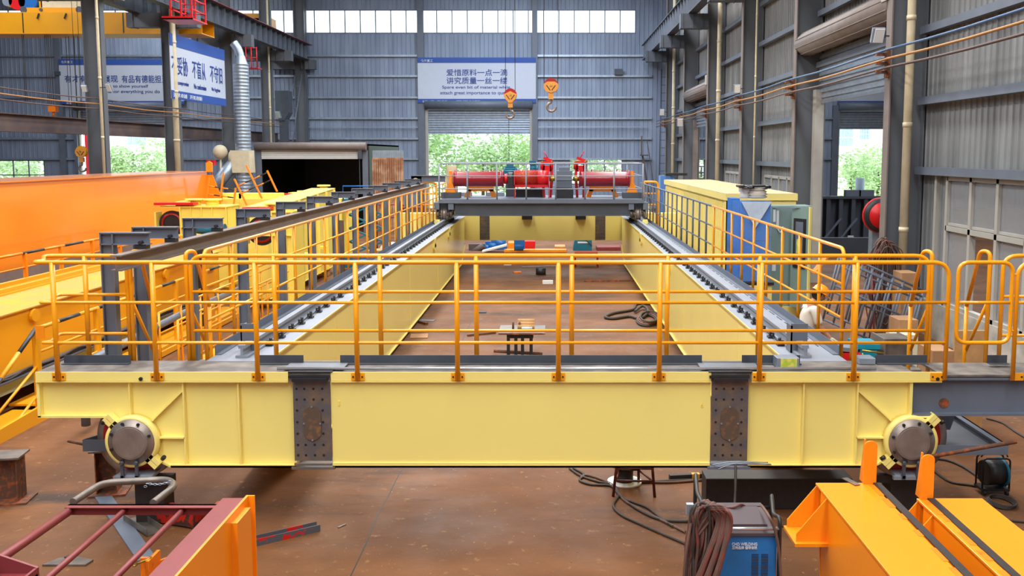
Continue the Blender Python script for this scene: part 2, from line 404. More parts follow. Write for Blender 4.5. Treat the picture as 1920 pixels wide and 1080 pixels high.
rholes = [(win_y0, win_y1, 0.75, 3.35), (YB[0] + .5, YB[1] - .25, 0, 5.95), (YB[3] + .5, YB[4] - .3, 0, 5.9),
          (YB[1] + 1.2, YB[2] - 1.0, 0.9, 3.0), (YB[2] + 1.2, YB[3] - 1.0, 0.9, 3.0)]
wall_with_holes('wall_right', 'wallright', -16, YE - 0.15, 0.72, 16.5, [(a, b, max(c, .72), d) for a, b, c, d in rholes], 'x', XR, -1, 0.24, 0.03)
mb = MB()
for a, b in ((-16, YB[0] + .5), (YB[1] - .25, YB[3] + .5), (YB[4] - .3, YE - .2)): mb.box(XR - .12, XR + .12, a, b, 0, 0.75)
mb.struct('wall_curb', 'concrete')
MB().box(-46.3, -46, -16, YE + 0.3, 0, 17).struct('wall_left', 'wallend')
MB().box(33.8, 34.0, -16, YE + 0.3, 0, 17).struct('wall_far_right', 'wallright')
mb = MB(); mb.box(-46.3, 34, -16.2, -16, 0, 17); mb.struct('wall_behind', 'wallend')
mb = MB()
edges = [(-46, -27.6), (-24.4, -13.6), (-11.4, -6.6), (-4.4, 2.4), (4.6, 13.4), (16.6, 34)]
for a, b in edges: mb.box(a, b, -16.2, YE + 0.3, 16.6, 16.8)
for a, b in ((-27.6, -24.4), (-13.6, -11.4), (-6.6, -4.4), (2.4, 4.6), (13.4, 16.6)): mb.box(a, b, -16.2, -15.2, 16.6, 16.8); mb.box(a, b, YE - 5, YE + 0.3, 16.6, 16.8)
mb.struct('ceiling', 'roofsheet')

# girts on the cladding
gy = [105, 143, 183, 222, 260, 298]
mb = MB()
spans = [(ex(-60), ex(112)), (ex(122), ex(425)), (ex(447), ex(497)), (ex(514), ex(556)), (ex(580), ex(784)), (ex(1008), ex(1222)), (ex(1290), ex(1560)), (ex(1725), 34)]
for a, b in spans:
    for k, y in enumerate(gy):
        z = ez(y)
        if (a, b) == spans[1] and k > 0:
            for c, d in ((a, ex(138)), (ex(326), b)): mb.box(c, d, YE - .2, YE - .08, z - .07, z + .07)
        else: mb.box(a, b, YE - .2, YE - .08, z - .07, z + .07)
mb.box(ex(580), ex(784), YE - .35, YE - .28, ez(239.5), ez(238)); mb.box(ex(1010), ex(1215), YE - .35, YE - .28, ez(239), ez(237.5))
mb.struct('trim_1', 'galv')
mb = MB()
for px0, px1 in ((785, 797), (998, 1008), (556, 580), (112, 122), (140, 146), (1560, 1571), (1718, 1725)):
    mb.box(ex(px0), ex(px1), YE - .35, YE - .06, 0, 16.5 if px0 in (785, 998, 556, 112) else ez(198))
mb.struct('trim_2', 'steelgrey')
mb = MB()
for h in (1.62, 3.44, 4.9, 6.37, 7.84, 9.3, 10.77, 12.2):
    for i in range(-5, 6):
        a, b = (YB[i - 1] if i >= 1 else 20.4 + 7.8 * (i - 1)), (20.4 + 7.8 * i)
        if h < 3.4 and i <= 0: continue
        if h < 6 and i in (1, 4): continue
        mb.box(XR - .22, XR - .06, a + .16, min(b, YE) - .16, h - .08, h + .08)
mb.struct('trim_3', 'steelgrey')
# clerestory and small windows
def window(n, x0, x1, z0, z1, step, glass='clear', zs=()):
    fr = MB(); k = max(1, round((x1 - x0) / step)); p = (x1 - x0) / k; w_ = 0.07
    for i in range(k + 1): fr.box(x0 + i * p - w_ / 2, x0 + i * p + w_ / 2, YE - .02, YE + .06, z0, z1)
    for z in (z0, z1) + tuple(zs): fr.box(x0, x1, YE - .03, YE + .06, z - w_ / 2, z + w_ / 2)
    o = fr.struct('window_%d' % n, 'steelgrey')
    o['origin'] = tuple(o.location)
    MB().box(x0, x1, YE + .01, YE + .02, z0, z1).build('pane', glass, o)
window(1, holes[0][0], holes[0][1], zc0, zc1, (ex(1190) - ex(568)) / 22)
window(2, holes[3][0], holes[3][1], holes[3][2], holes[3][3], 0.98, zs=(ez(328),))
window(3, holes[4][0], holes[4][1], holes[4][2], holes[4][3], 1.3)
window(4, holes[6][0], holes[6][1], holes[6][2], holes[6][3], .5, zs=(ez(312), ez(324)))
# right-hand window band, upper row and lower row
fr = MB(); pn = MB(); step = 1.07; k = 12
ys = [win_y1 - i * step for i in range(k + 1)]
for i, y in enumerate(ys):
    fr.box(XR - .1, XR + .02, y - .05, y + .05, 0.75, 3.35)
for z in (0.78, 2.32, 3.32): fr.box(XR - .1, XR + .02, ys[-1], ys[0], z - .05, z + .05)
for i in range(k):
    fr.box(XR - .07, XR, ys[i + 1] + .06, ys[i] - .06, 2.38, 2.43); 
    if i not in (1, 3, 4): pn.box(XR - .04, XR - .03, ys[i + 1] + .05, ys[i] - .05, .83, 2.28)
    pn.box(XR - .04, XR - .03, ys[i + 1] + .05, ys[i] - .05, 2.36, 3.28)
fr.box(XR - .1, XR + .02, ys[0] + .5, ys[0] + .6, 0.75, 3.42); fr.box(XR - .12, XR + .02, ys[-1], ys[0] + 1.2, 3.38, 3.46)
o = fr.struct('window_5', 'frame'); o['origin'] = tuple(o.location); pn.build('pane', 'glass', o)
for q, (a, b) in enumerate(((YB[1] + 1.2, YB[2] - 1.0), (YB[2] + 1.2, YB[3] - 1.0))):
    fr = MB(); pn = MB(); n = 5; p = (b - a) / n
    for i in range(n + 1): fr.box(XR - .1, XR + .02, a + i * p - .05, a + i * p + .05, .9, 3.0)
    for z in (.92, 2.98): fr.box(XR - .1, XR + .02, a, b, z - .05, z + .05)
    pn.box(XR - .04, XR - .03, a, b, .92, 2.98)
    o = fr.struct('window_%d' % (6 + q), 'frame'); o['origin'] = tuple(o.location); pn.build('pane', 'glass', o)

# roller shutters
def shutter(mb, x0, x1, z0, z1, y, pitch=0.16):
    n = max(2, int((z1 - z0) / pitch)); p = (z1 - z0) / n; vs = []; prof = []
    for i in range(n):
        for t, d in ((0, 0), (.35, .035), (.65, .035)): prof.append((z0 + (i + t) * p, d))
    prof.append((z1, 0))
    for x in (x0, x1):
        for z, d in prof: vs.append((x, y - d, z))
    for x in (x0, x1):
        for z, d in prof: vs.append((x, y + .03, z))
    m = len(prof)
    mb.add(vs, [(i, m + i, m + i + 1, i + 1) for i in range(m - 1)] + [(2 * m + i, 2 * m + i + 1, 3 * m + i + 1, 3 * m + i) for i in range(m - 1)])
    mb.box(x0, x1, y - .05, y + .05, z0 - .08, z0)
for n, (a, b, top, bot) in enumerate(((800, 996, 197, 249), (146, 318, 200, 249), (1572, 1718, 200, 240))):
    mb = MB(); shutter(mb, ex(a), ex(b), ez(bot), ez(top) - .25, YE + .1); o = mb.struct('door_%d' % (n + 1), 'galv'); o['origin'] = tuple(o.location)
    g = MB(); g.cyl((ex(a) - .1, YE - .25, ez(top) + .02), (ex(b) + .1, YE - .25, ez(top) + .02), .32, 14); g.build('shutter_roll', 'steelgrey', o)
    g = MB()
    for q in (a, b): g.box(ex(q) - .1, ex(q) + .1, YE - .1, YE + .12, 0, ez(top))
    g.build('guide_rail', 'frame', o)
# roller shutters in the right-hand wall
for n, (i, zt) in enumerate(((0, 5.95), (3, 5.9))):
    ya, yb = YB[i] + .5, YB[i + 1] - .25; m_ = MB(); prof = []
    z0, z1 = (5.25, 6.7) if i == 0 else (5.2, 6.6); p = .16; k = int((z1 - z0) / p)
    for j in range(k):
        m_.bar((XR - .12, ya, z0 + (j + .25) * p), (XR - .12, yb, z0 + (j + .25) * p), .05, .09, (0, 0, 1)); m_.bar((XR - .09, ya, z0 + (j + .75) * p), (XR - .09, yb, z0 + (j + .75) * p), .02, .09, (0, 0, 1))
    o = m_.struct('door_%d' % (4 + n), 'galv'); o['origin'] = tuple(o.location)
    g = MB(); g.cyl((XR - .5, ya - .35, z1 + .28), (XR - .5, yb + .25, z1 + .28), .34, 20)
    for j in range(9):
        t = j * .7; g.bar((XR - .5 + .34 * math.cos(t), ya - .3, z1 + .28 + .34 * math.sin(t)), (XR - .5 + .34 * math.cos(t), yb + .2, z1 + .28 + .34 * math.sin(t)), .03, .02)
    g.build('shutter_roll', 'flange', o)
    g = MB(); g.box(XR - .85, XR - .3, ya - .45, ya - .05, z1 + .35, z1 + .8); g.box(XR - .8, XR - .3, ya - .4, ya - .3, z1 - .1, z1 + .4); g.build('motor_housing', 'frame', o)
    g = MB(); g.box(XR - .3, XR - .05, yb - .25, yb + .05, 0, z0 + .4); g.build('guide_rail', 'frame' if i == 0 else 'flange', o)

# ================================================================== STEEL FRAME
def column(x_in, x_out, y, z1=15.5, fm='flange'):
    """H column, its web across the view, flanges at x_in and x_out"""
    r = T('steel_column', '', 'column', (x_out, y, 0)); m = MB(); m.box(min(x_in, x_out), max(x_in, x_out), y - .012, y + .012, 0, z1); m.build('web', 'column', r)
    m = MB(); m.box(x_in - .015, x_in + .015, y - .16, y + .16, 0, z1); m.build('flange', fm, r)
    m = MB(); m.box(x_out - .015, x_out + .015, y - .16, y + .16, 0, z1); m.build('flange', 'column', r)
    return r
names = ['nearest', 'second', 'third', 'fourth', 'fifth', 'sixth']
for i, y in enumerate(YB):
    c = column(XC, XC + .74, y); c['label'] = 'grey steel H column against the right wall, %s from the camera' % names[i]; c['group'] = 'columns of the right wall'
    # bracket that carries the runway beam
    b = MB(); b.box(5.9, 7.18, y - .28, y + .28, 9.45, 10.1)
    for q in (6.0, 6.45, 6.9): b.box(q - .01, q + .01, y - .33, y + .33, 9.42, 10.12)
    b.build('runway_bracket', 'darkgrey', c)
lab_l = ['behind the orange girder, with a cream pipe and two lamps', 'left of the slanting banner, with a thick cream pipe', 'right of the slanting banner, beside the silver duct', 'with a thin cream pipe, left of the dark hopper', 'in the corner left of the ladder, before the end wall']
for i, y in enumerate(YB[2:] + [65.3]):
    xi = P((203, 341, 443, 515, 577)[i], 300, y).x; c = column(xi, xi - .66, y, fm='column'); c['label'] = 'grey steel column of the left row, %s' % lab_l[i]; c['group'] = 'columns of the left row'
    b = MB(); b.box(xi + .02, -16.0, y - .25, y + .25, 9.5, 10.15); b.box(-19.2, xi - .68, y - .25, y + .25, 9.5, 10.15)
    for q in (-18.9, -16.9, -16.4): b.box(q - .012, q + .012, y - .3, y + .3, 9.48, 10.17)
    b.build('runway_bracket', 'column', c)
# runway beams
def runway(x, y0, y1, label, rail):
    r = T('crane_runway_beam', label, 'beam', (x, y0, 10.12)); m = MB(); m.ibeam((x, y0, 10.62), (x, y1, 10.62), 1.0, .42, .025); m.build('i_beam', 'darkgrey', r)
    m = MB(); y = y0 + .4
    while y < y1:
        for s_ in (-1, 1): m.box(x + s_ * .02, x + s_ * .2, y, y + .014, 10.15, 11.09)
        y += 1.0
    m.build('stiffener', 'steelgrey', r)
    m = MB(); m.box(x - .04, x + .04, y0, y1, 11.13, 11.28); m.build('crane_rail', rail, r)
    m = MB(); m.box(x - .24, x + .4, y0, y1, 11.10, 11.13); m.build('walkway_plate', rail, r)
runway(6.45, 8, 65.4, 'dark grey crane runway beam along the right wall', 'darkgrey')
runway(-16.55, 18, 65.2, 'dark grey crane runway beam with a rust-red edge above the left columns', 'maroon')
runway(-18.75, 30, 65.2, 'grey crane runway beam of the far left bay, behind the red platform', 'darkgrey')
# long rusty beam along the left columns
MB().ibeam((-18.35, 18, 4.85), (-18.35, 64, 4.85), .62, .3, .03).thing('steel_beam', 'rustbeam', 'long dark rusty beam running low behind the left columns', 'beam')
def conductors(xs, ydir, x, y0, y1, mats, where, hs):
    for nm, m_, h in zip(('blue', 'orange', 'brown'), mats, hs):
        k = MB(); pts = []; n = 30
        for i in range(n + 1):
            t = i / n; y = y0 + (y1 - y0) * t; ph = ((y - 20.4) / 7.8) % 1
            pts.append((x, y, h - .05 * math.sin(math.pi * ph)))
        k.tube(pts, .026 if x > 0 else .022, 8); k.thing('conductor_pipe', m_, '%s of the three conductor pipes %s' % (nm, where), 'pipe', 'conductor pipes ' + where)
conductors(None, None, 7.02, 9, 63, ('bluepipe', 'copper', 'brownpipe'), 'on the right wall columns', (CAMH + 2.17, CAMH + 1.98, CAMH + 1.80))
conductors(None, None, -16.9, 17, 60, ('rustbeam', 'copper', 'brownpipe'), 'on the left columns', (CAMH + 2.05, CAMH + 1.86, CAMH + 1.68))
k = 0
for y in YB:
    m = MB()
    for h in (2.10, 1.91, 1.73): m.box(6.9, 7.183, y - .13, y - .05, CAMH + h - .04, CAMH + h + .02)
    m.box(7.1, 7.183, y - .15, y - .03, CAMH + 1.6, CAMH + 2.2)
    m.thing('conductor_bracket', 'rust', 'rusty three-armed pipe bracket on the %s right column' % names[k], 'bracket', 'pipe brackets of the right wall'); k += 1
# downpipes
def pipe(px, Y, r, label, z0=0, z1=15.5, m_='cream', joints=(2.2, 4.4, 6.6, 8.8, 11.0)):
    x = P(px, 250, Y).x; root = T('drain_pipe', label, 'pipe', (x, Y, z0)); m = MB(); m.cyl((x, Y, z0), (x, Y, z1), r, 16); m.build('pipe', m_, root)
    for z in joints:
        if z0 < z < z1: MB().cyl((x, Y, z - .05), (x, Y, z + .05), r * 1.14, 16).build('collar', m_, root)
    
pipe(1701, 19.95, .088, 'thick cream drain pipe in front of the nearest right column')
pipe(1346, 42.9, .10, 'thick cream drain pipe at the fourth right column, behind the yellow electrical house')
pipe(1262, 58.6, .10, 'thick cream drain pipe at the far end of the right wall')
pipe(1414.5, 35.0, .035, 'thin cream conduit beside the third right column')
pipe(1893, 19, .02, 'thin wire conduit on the right wall', z0=3.4) if False else None
pipe(192, 35.6, .055, 'thin cream pipe running down the nearest left column')
pipe(331, 43.3, .13, 'thick cream drain pipe on the second left column')
pipe(508, 58.6, .06, 'slim cream pipe on the fourth left column')
# banners
def banner(name, x0, x1, z0, z1, zt, zb, label, lines, small, plane='y', at=YE - .42):
    r = T(name, label, 'banner', ((x0 + x1) / 2, at, z0) if plane == 'y' else (at, (x0 + x1) / 2, z0))
    def bx(a, b, c, d, off):
        m = MB()
        if plane == 'y': m.box(a, b, at - off, at - off + .03, c, d)
        else: m.box(at + off - .03, at + off, a, b, c, d)
        return m
    bx(x0, x1, z0, z1, 0).build('white_panel', 'signwhite', r); bx(x0, x1, zt, z1, .015).build('top_band', 'signblue', r); bx(x0, x1, z0, zb, .015).build('bottom_band', 'signblue', r)
    for (s, cx, cz, w_, h_) in lines:
        if plane == 'y': text(s, w_, h_, (cx, at - .012, cz), (1, 0, 0), (0, 0, 1), 'signtext', 'lettering', r)
        else: text(s, w_, h_, (at + .012, cx, cz), (0, 1, 0), (0, 0, 1), 'signtext', 'lettering', r)
    for (s, cx, cz, w_, h_) in small:
        if plane == 'y': text(s, w_, h_, (cx, at - .03, cz), (1, 0, 0), (0, 0, 1), 'lettering', 'band_lettering', r)
        else: text(s, w_, h_, (at + .03, cx, cz), (0, 1, 0), (0, 0, 1), 'lettering', 'band_lettering', r)
s_ = YE / FPX * 1.0
def E(px, py, w_, h_, t): return (t, ex(px), ez(py), w_ * s_, h_ * s_)
banner('wall_banner', ex(785.5), ex(1005), ez(193.5), ez(109), ez(119), ez(186), 'blue and white slogan banner over the middle doorway',
       [E(895.5, 137, 112, 12.5, '爱惜原料一点一滴'), E(895.5, 152, 112, 12.5, '讲究质量一丝一缕'), E(895, 165, 127, 7, 'Spare even bit of material while,'), E(893, 175.5, 131, 7.5, 'attach great importance to quality')],
       [E(803, 115, 22, 5, '众海重工'), E(817, 191, 46, 4, '追求卓越'), E(879, 191, 44, 4, '开拓创新')])
banner('wall_banner', ex(120), ex(350), ez(196), ez(112), ez(123), ez(190), 'blue and white slogan banner over the left doorway, behind the columns',
       [E(179, 149, 98, 14, '有才有德放展现'), E(278, 149, 84, 14, '有品有德能担当'), E(242, 163, 84, 7, 'have to show yourself'), E(238, 173, 134, 7.5, 'responsible for everything you do')],
       [E(136, 117.5, 22, 5, '众海重工'), E(152, 194, 42, 4, '追求卓越'), E(216, 194, 42, 4, '开拓创新')])
banner('wall_banner', ex(1569), ex(1790), ez(199), ez(95), ez(104), ez(190), 'blue and white slogan banner seen through the right-hand doorway',
       [E(1664, 153, 128, 21, '创中国一流品牌'), E(1671, 170, 106, 8, 'Create Chinese first-class')], [E(1600, 195, 46, 5, '追求卓越'), E(1662, 195, 44, 5, '开拓创新')])
bx_ = -17.0; by = lambda px: (VPX - px) and (-bx_) * FPX / (VPX - px)
y0_, y1_ = by(330), by(430)
zt_, zb_ = CAMH + .316 * 17, CAMH + .145 * 17
banner('hanging_banner', y0_, y1_, zb_, zt_, zt_ - .55, zb_ + .38, 'slanting slogan banner hung between two left columns',
       [('不妥协', by(347) , CAMH + 4.0, 1.9, .85), ('不盲从', by(382), CAMH + 4.0, 1.75, .85), ('不守旧', by(413.5), CAMH + 4.0, 1.75, .85),
        ('No compromise', by(349), CAMH + 3.2, 1.7, .24), ('No conformism', by(383), CAMH + 3.2, 1.6, .24), ('No fogyism', by(412), CAMH + 3.2, 1.2, .24)],
       [('追求卓越', by(345), zb_ + .18, 1.6, .2), ('开拓创新', by(374), zb_ + .18, 1.6, .2)], plane='x', at=bx_)

# ================================================================== OUTSIDE
def tree(x, y, h, r, label, n=2600, seed=0):
    rn = random.Random(seed); root = T('leafy_tree', label, 'tree', (x, y, -.15)); m = MB(); m.cyl((x, y, -.15), (x, y, h * .55), .16, 8, .08); m.build('trunk', 'bark', root)
    m = MB(); bl = [(rn.uniform(-r, r) * .7, rn.uniform(-r, r) * .6, rn.uniform(.15, .95) * h, rn.uniform(.35, .6) * r) for _ in range(16)]
    for i in range(n):
        b = bl[i % 16]; d = V((rn.gauss(0, 1), rn.gauss(0, 1), rn.gauss(0, 1))).normalized() * b[3] * rn.uniform(.7, 1.05)
        c = V((x + b[0], y + b[1], b[2])) + d
        if c.z < -.1: continue
        a = V((rn.gauss(0, 1), rn.gauss(0, 1), rn.gauss(0, 1))).normalized(); q, w_ = frame_of(a); s = rn.uniform(.09, .2)
        m.add([c - q * s, c + w_ * s * .6, c + q * s, c - w_ * s * .6], [(0, 1, 2, 3)])
    m.build('foliage', 'leaf', root)
tl = ['left edge of the middle doorway', 'left half of the middle doorway', 'centre of the middle doorway', 'right half of the middle doorway', 'right jamb of the middle doorway']
for i, (px, h) in enumerate(((800, 5.6), (852, 6.0), (905, 5.5), (960, 5.9), (1060, 5.2))):
    tree(P(px, 250, 78 + i % 2).x, 78 + (i % 2) * 2, h, 2.5, 'pale leafy tree outside at the %s' % tl[i], seed=i)
tree(P(1135, 250, 80).x, 80, 5, 2.4, 'pale leafy tree outside the low window right of the red machine', seed=11)
tree(P(235, 250, 80).x, 80, 4.4, 2.3, 'leafy tree outside the left doorway, right behind the first column', seed=12)
tree(P(300, 250, 82).x, 82, 4.9, 2.6, 'leafy tree outside at the right side of the left doorway', seed=13)
tree(P(30, 300, 80).x, 80, 4.8, 3.4, 'leafy tree outside the small window at the far left', seed=14, n=3200)
tree(P(1598, 250, 80).x, 80, 3.8, 1.8, 'yellow-green bush outside the right-hand doorway, left one', seed=15, n=1800)
tree(P(1650, 250, 82).x, 82, 4.2, 1.9, 'yellow-green bush outside the right-hand doorway, right one', seed=16, n=1800)
tree(P(1315, 320, 80).x, 80, 4.8, 1.8, 'leafy tree outside the narrow window beyond the right columns', seed=17, n=1500)
def building(x0, x1, y, h, label, wins):
    r = T('outside_building', label, 'building', ((x0 + x1) / 2, y, -.15)); MB().box(x0, x1, y, y + 8, -.15, h).build('wall', 'white', r)
    for (a, b, c, d) in wins:
        m = MB()
        for i in range(4):
            for j in range(2): m.box(a + (b - a) * i / 4, a + (b - a) * (i + .82) / 4, y - .05, y, c + (d - c) * j / 2, c + (d - c) * (j + .85) / 2)
        m.build('window', 'galv', r)
building(P(205, 260, 100).x, P(370, 250, 100).x, 100, 12, 'white building outside the left doorway', [(P(240, 270, 100).x, P(275, 270, 100).x, P(0, 271, 100).z, P(0, 254, 100).z)])
building(P(1540, 260, 100).x, P(1760, 250, 100).x, 100, 12, 'white building outside the right-hand doorway', [(P(1572, 270, 100).x, P(1600, 270, 100).x, P(0, 273, 100).z, P(0, 240, 100).z), (P(1612, 270, 100).x, P(1630, 270, 100).x, P(0, 261, 100).z, P(0, 240, 100).z)])
MB().cyl((P(1612, 350, 74).x, 74, 0), (P(1612, 350, 74).x, 74, 1.9), .35, 16).thing('water_tank', 'steelgrey', 'grey cylindrical tank outside the right-hand doorway', 'tank')
MB().box(P(158, 250, 74).x, P(168, 250, 74).x, 74, 74.3, -.15, 9).thing('outside_post', 'red', 'red painted post outside the left doorway', 'post')
# ================================================================== THE NEW CRANE: end beams, girders, railings, trolley
YF = 9.20                                     # front face of the near end beam
def fx(px, py=800): return P(px, py, YF).x
def fz(py): return P(1032, py, YF).z
ZT = fz(697)                                  # top of the end beams and girders
XL, XRG = -3.0, 2.5                           # inner webs of the two girders
YN, YR = 9.74, 33.0                           # girders run between the end beams
def wheel(root, x, y, z, dirn):
    m = MB(); m.lathe([(.0, 0), (.33, 0), (.36, -.02), (.42, -.02), (.42, .01), (.39, .02), (.39, .13), (.42, .14), (.42, .17), (.3, .17), (0, .17)], (x, y, z), (0, 1, 0), 56)
    wl = m.build('wheel', 'steel', root)
    m = MB(); m.cyl((x, y - .028, z), (x, y + .0, z), .355, 56); m.build('wheel_web', 'wheelred', wl)
# ---- near end beam
eb = T('end_beam', 'long pale yellow end beam lying across the foreground, carrying the front railing', 'crane beam', (-.6, YF + .25, fz(877)))
yb0, yb1 = YF + .06, YF + .46
wz = fz(826)
def beam_side(px0, px1, mirror):
    pass
wxL, wxR = fx(249), fx(1707)
def arc(cx, cz, r, a0, a1, n=14): return [(cx + r * math.cos(math.radians(a0 + (a1 - a0) * i / n)), cz + r * math.sin(math.radians(a0 + (a1 - a0) * i / n))) for i in range(n + 1)]
zb, zl, zw = fz(877), fz(780), ZT - .1
def sidepoly(s, wx, xo, xi):      # s = -1 left end, +1 right end; xo outer end, xi inner end (at the splice)
    a = arc(wx, wz, .255, 148, -48) if s < 0 else [(2 * wx - p[0], p[1]) for p in arc(wx, wz, .255, 148, -48)]
    pts = [(xo, zw), (xo, zl), (wx + s * .235, zl)] + a + [(wx - s * .36, zb + .005), (xi, zb + .005), (xi, zw)]
    return pts
spans_ = ((-1, wxL, fx(72), fx(552)), (1, wxR, fx(1709), fx(1404)))
for s, wx, xo, xi in spans_:
    poly = sidepoly(s, wx, xo, xi)
    nm = 'side_panel'
    MB().prism(poly, 'y', yb0, yb0 + .02).build(nm, 'yellow', eb, base=None)
    MB().prism([p for p in poly], 'y', yb1 - .02, yb1).build('rear_panel', 'yellow', eb)
    m = MB()    # flanges: end, lower lip, sloped bottom and bottom
    m.box(min(xo, xo - s * .03), max(xo, xo - s * .03), YF, yb1, zl - .015, zw)
    m.box(*sorted((xo, wx + s * .235)), YF, yb1, zl - .02, zl + .0)
    m.prism([(wx - s * .19, wz - .175), (wx - s * .20, wz - .20), (wx - s * .36, zb), (wx - s * .36, zb + .02)], 'y', YF, yb1)
    m.box(*sorted((wx - s * .36, xi)), YF, yb1, zb, zb + .02); m.box(*sorted((wx - s * .36, xi)), YF, YF + .03, zb, zb + .03)
    m.build('flange', 'yellow', eb)
    st = [(xo + (-s) * 1.45, zb + .02, zw)] if False else []
    # stiffeners: verticals, a diagonal and a short horizontal
    v = [fx(345), fx(448)] if s < 0 else [fx(1607), fx(1506)]
    for q in v:
        MB().box(q - .007, q + .007, YF + .005, yb0, zb + .02, zw).build('stiffener', 'yellow', eb)
    q = fx(244.5) if s < 0 else fx(1709)
    if s < 0: MB().box(q - .007, q + .007, YF + .005, yb0, wz + .26, zw).build('stiffener', 'yellow', eb)
    d0 = V((v[0], 0, fz(732))); d1 = V((wx - s * .19, 0, wz + .20))
    MB().bar((d0.x, YF + .033, d0.z), (d1.x, YF + .033, d1.z), .055, .014, None if False else (d1 - d0).cross(V((0, 1, 0)))).build('diagonal_stiffener', 'yellow', eb)
    MB().box(*sorted((v[0], wx - s * .26)), YF + .005, yb0, fz(823), fz(823) + .014).build('stiffener', 'yellow', eb)
    # bearing ring, its clamps, cover disc and bolts
    m = MB(); m.lathe([(.232, 0), (.262, 0), (.262, .1), (.232, .1), (.232, 0)], (wx, YF - .05, wz), (0, 1, 0), 48)
    for ang in (135, -45):
        a = math.radians(ang if s < 0 else 180 - ang)
        for o in (-.024, .024):
            c0 = V((wx + math.cos(a) * .225 - math.sin(a) * o, 0, wz + math.sin(a) * .225 + math.cos(a) * o)); c1 = V((wx + math.cos(a) * .355 - math.sin(a) * o, 0, wz + math.sin(a) * .355 + math.cos(a) * o))
            m.bar((c0.x, YF, c0.z), (c1.x, YF, c1.z), .1, .042, V((-math.sin(a), 0, math.cos(a))))
    ring = m.build('bearing_ring', 'yellow', eb)
    m = MB(); m.lathe([(0, -.035), (.03, -.035), (.15, -.036), (.155, -.036), (.16, -.031), (.165, -.036), (.175, -.028), (.175, -.015), (.225, -.012), (.232, 0), (.232, .06)], (wx, YF - .055, wz), (0, 1, 0), 48)
    cov = m.build('bearing_cover', 'steel', eb)
    for k in range(7):
        t = math.radians(20 + k * 45 + (8 if s > 0 else 0))
        if k == 6: continue
        MB().cyl((wx + .203 * math.cos(t), YF - .085, wz + .203 * math.sin(t)), (wx + .203 * math.cos(t), YF - .06, wz + .203 * math.sin(t)), .015, 8).build('bolt', 'black', cov)
    for o in (-.083, .06):
        m = MB(); m.box(wx + o - .014, wx + o + .014, YF - .10, YF - .075, wz - .36, wz - .19); m.cyl((wx + o, YF - .12, wz - .2), (wx + o, YF - .07, wz - .2), .018, 8)
        m.box(wx + o - .02, wx + o + .02, YF - .1, YF - .06, wz - .37, wz - .33); m.build('hanger_strap', 'darkgrey', eb)
    m = MB(); m.box(wx - .16, wx + .21, YF - .07, YF + .1, wz - .36, wz - .33); m.box(wx - .18, wx + .2, YF - .09, YF - .05, wz - .375, wz - .34); m.build('rail_sweeper', 'galv', eb)
    wheel(eb, wx, YF + .14, wz, s)
    # bolts of the clamps
    for ang in (135, -45):
        a = math.radians(ang if s < 0 else 180 - ang); r = .335
        c = V((wx + math.cos(a) * r - math.sin(a) * (.075 if ang == 135 and s < 0 or ang == -45 and s > 0 else .075) * (1 if s < 0 else -1), YF - .02, wz + math.sin(a) * r + math.cos(a) * .075 * (1 if s < 0 else -1)))
        MB().cyl(c, c + V((.03, -.02, .03)), .022, 6).build('clamp_bolt', 'black', eb)
# middle length
xa, xb = fx(622), fx(1332)
MB().box(xa, xb, yb0 - .045, yb0 - .02, zb + .005, zw).build('middle_panel', 'yellow', eb)
m = MB(); m.box(xa, xb, YF, yb1, zb, zb + .02); m.box(xa, xb, YF, YF + .02, zb, zb + .05); m.build('flange', 'yellow', eb)
MB().box(xa, xb, yb1 - .02, yb1, zb + .005, zw).build('rear_panel', 'yellow', eb)
# top strip (three lengths) and deck plates
for a, b in ((68, 541), (621, 1333), (1409, 1765)):
    m = MB(); m.box(fx(a, 700), fx(b, 700), YF - .02, YF - .005, fz(713), ZT); m.box(fx(a, 700), fx(b, 700), YF - .025, YF + .05, fz(716), fz(713.5)); m.build('top_strip', 'yellow', eb)
m = MB(); m.box(fx(68, 700), fx(1712, 700), YF - .004, YN - .02, zw, ZT - .004); m.build('top_plate', 'deckdirty', eb)
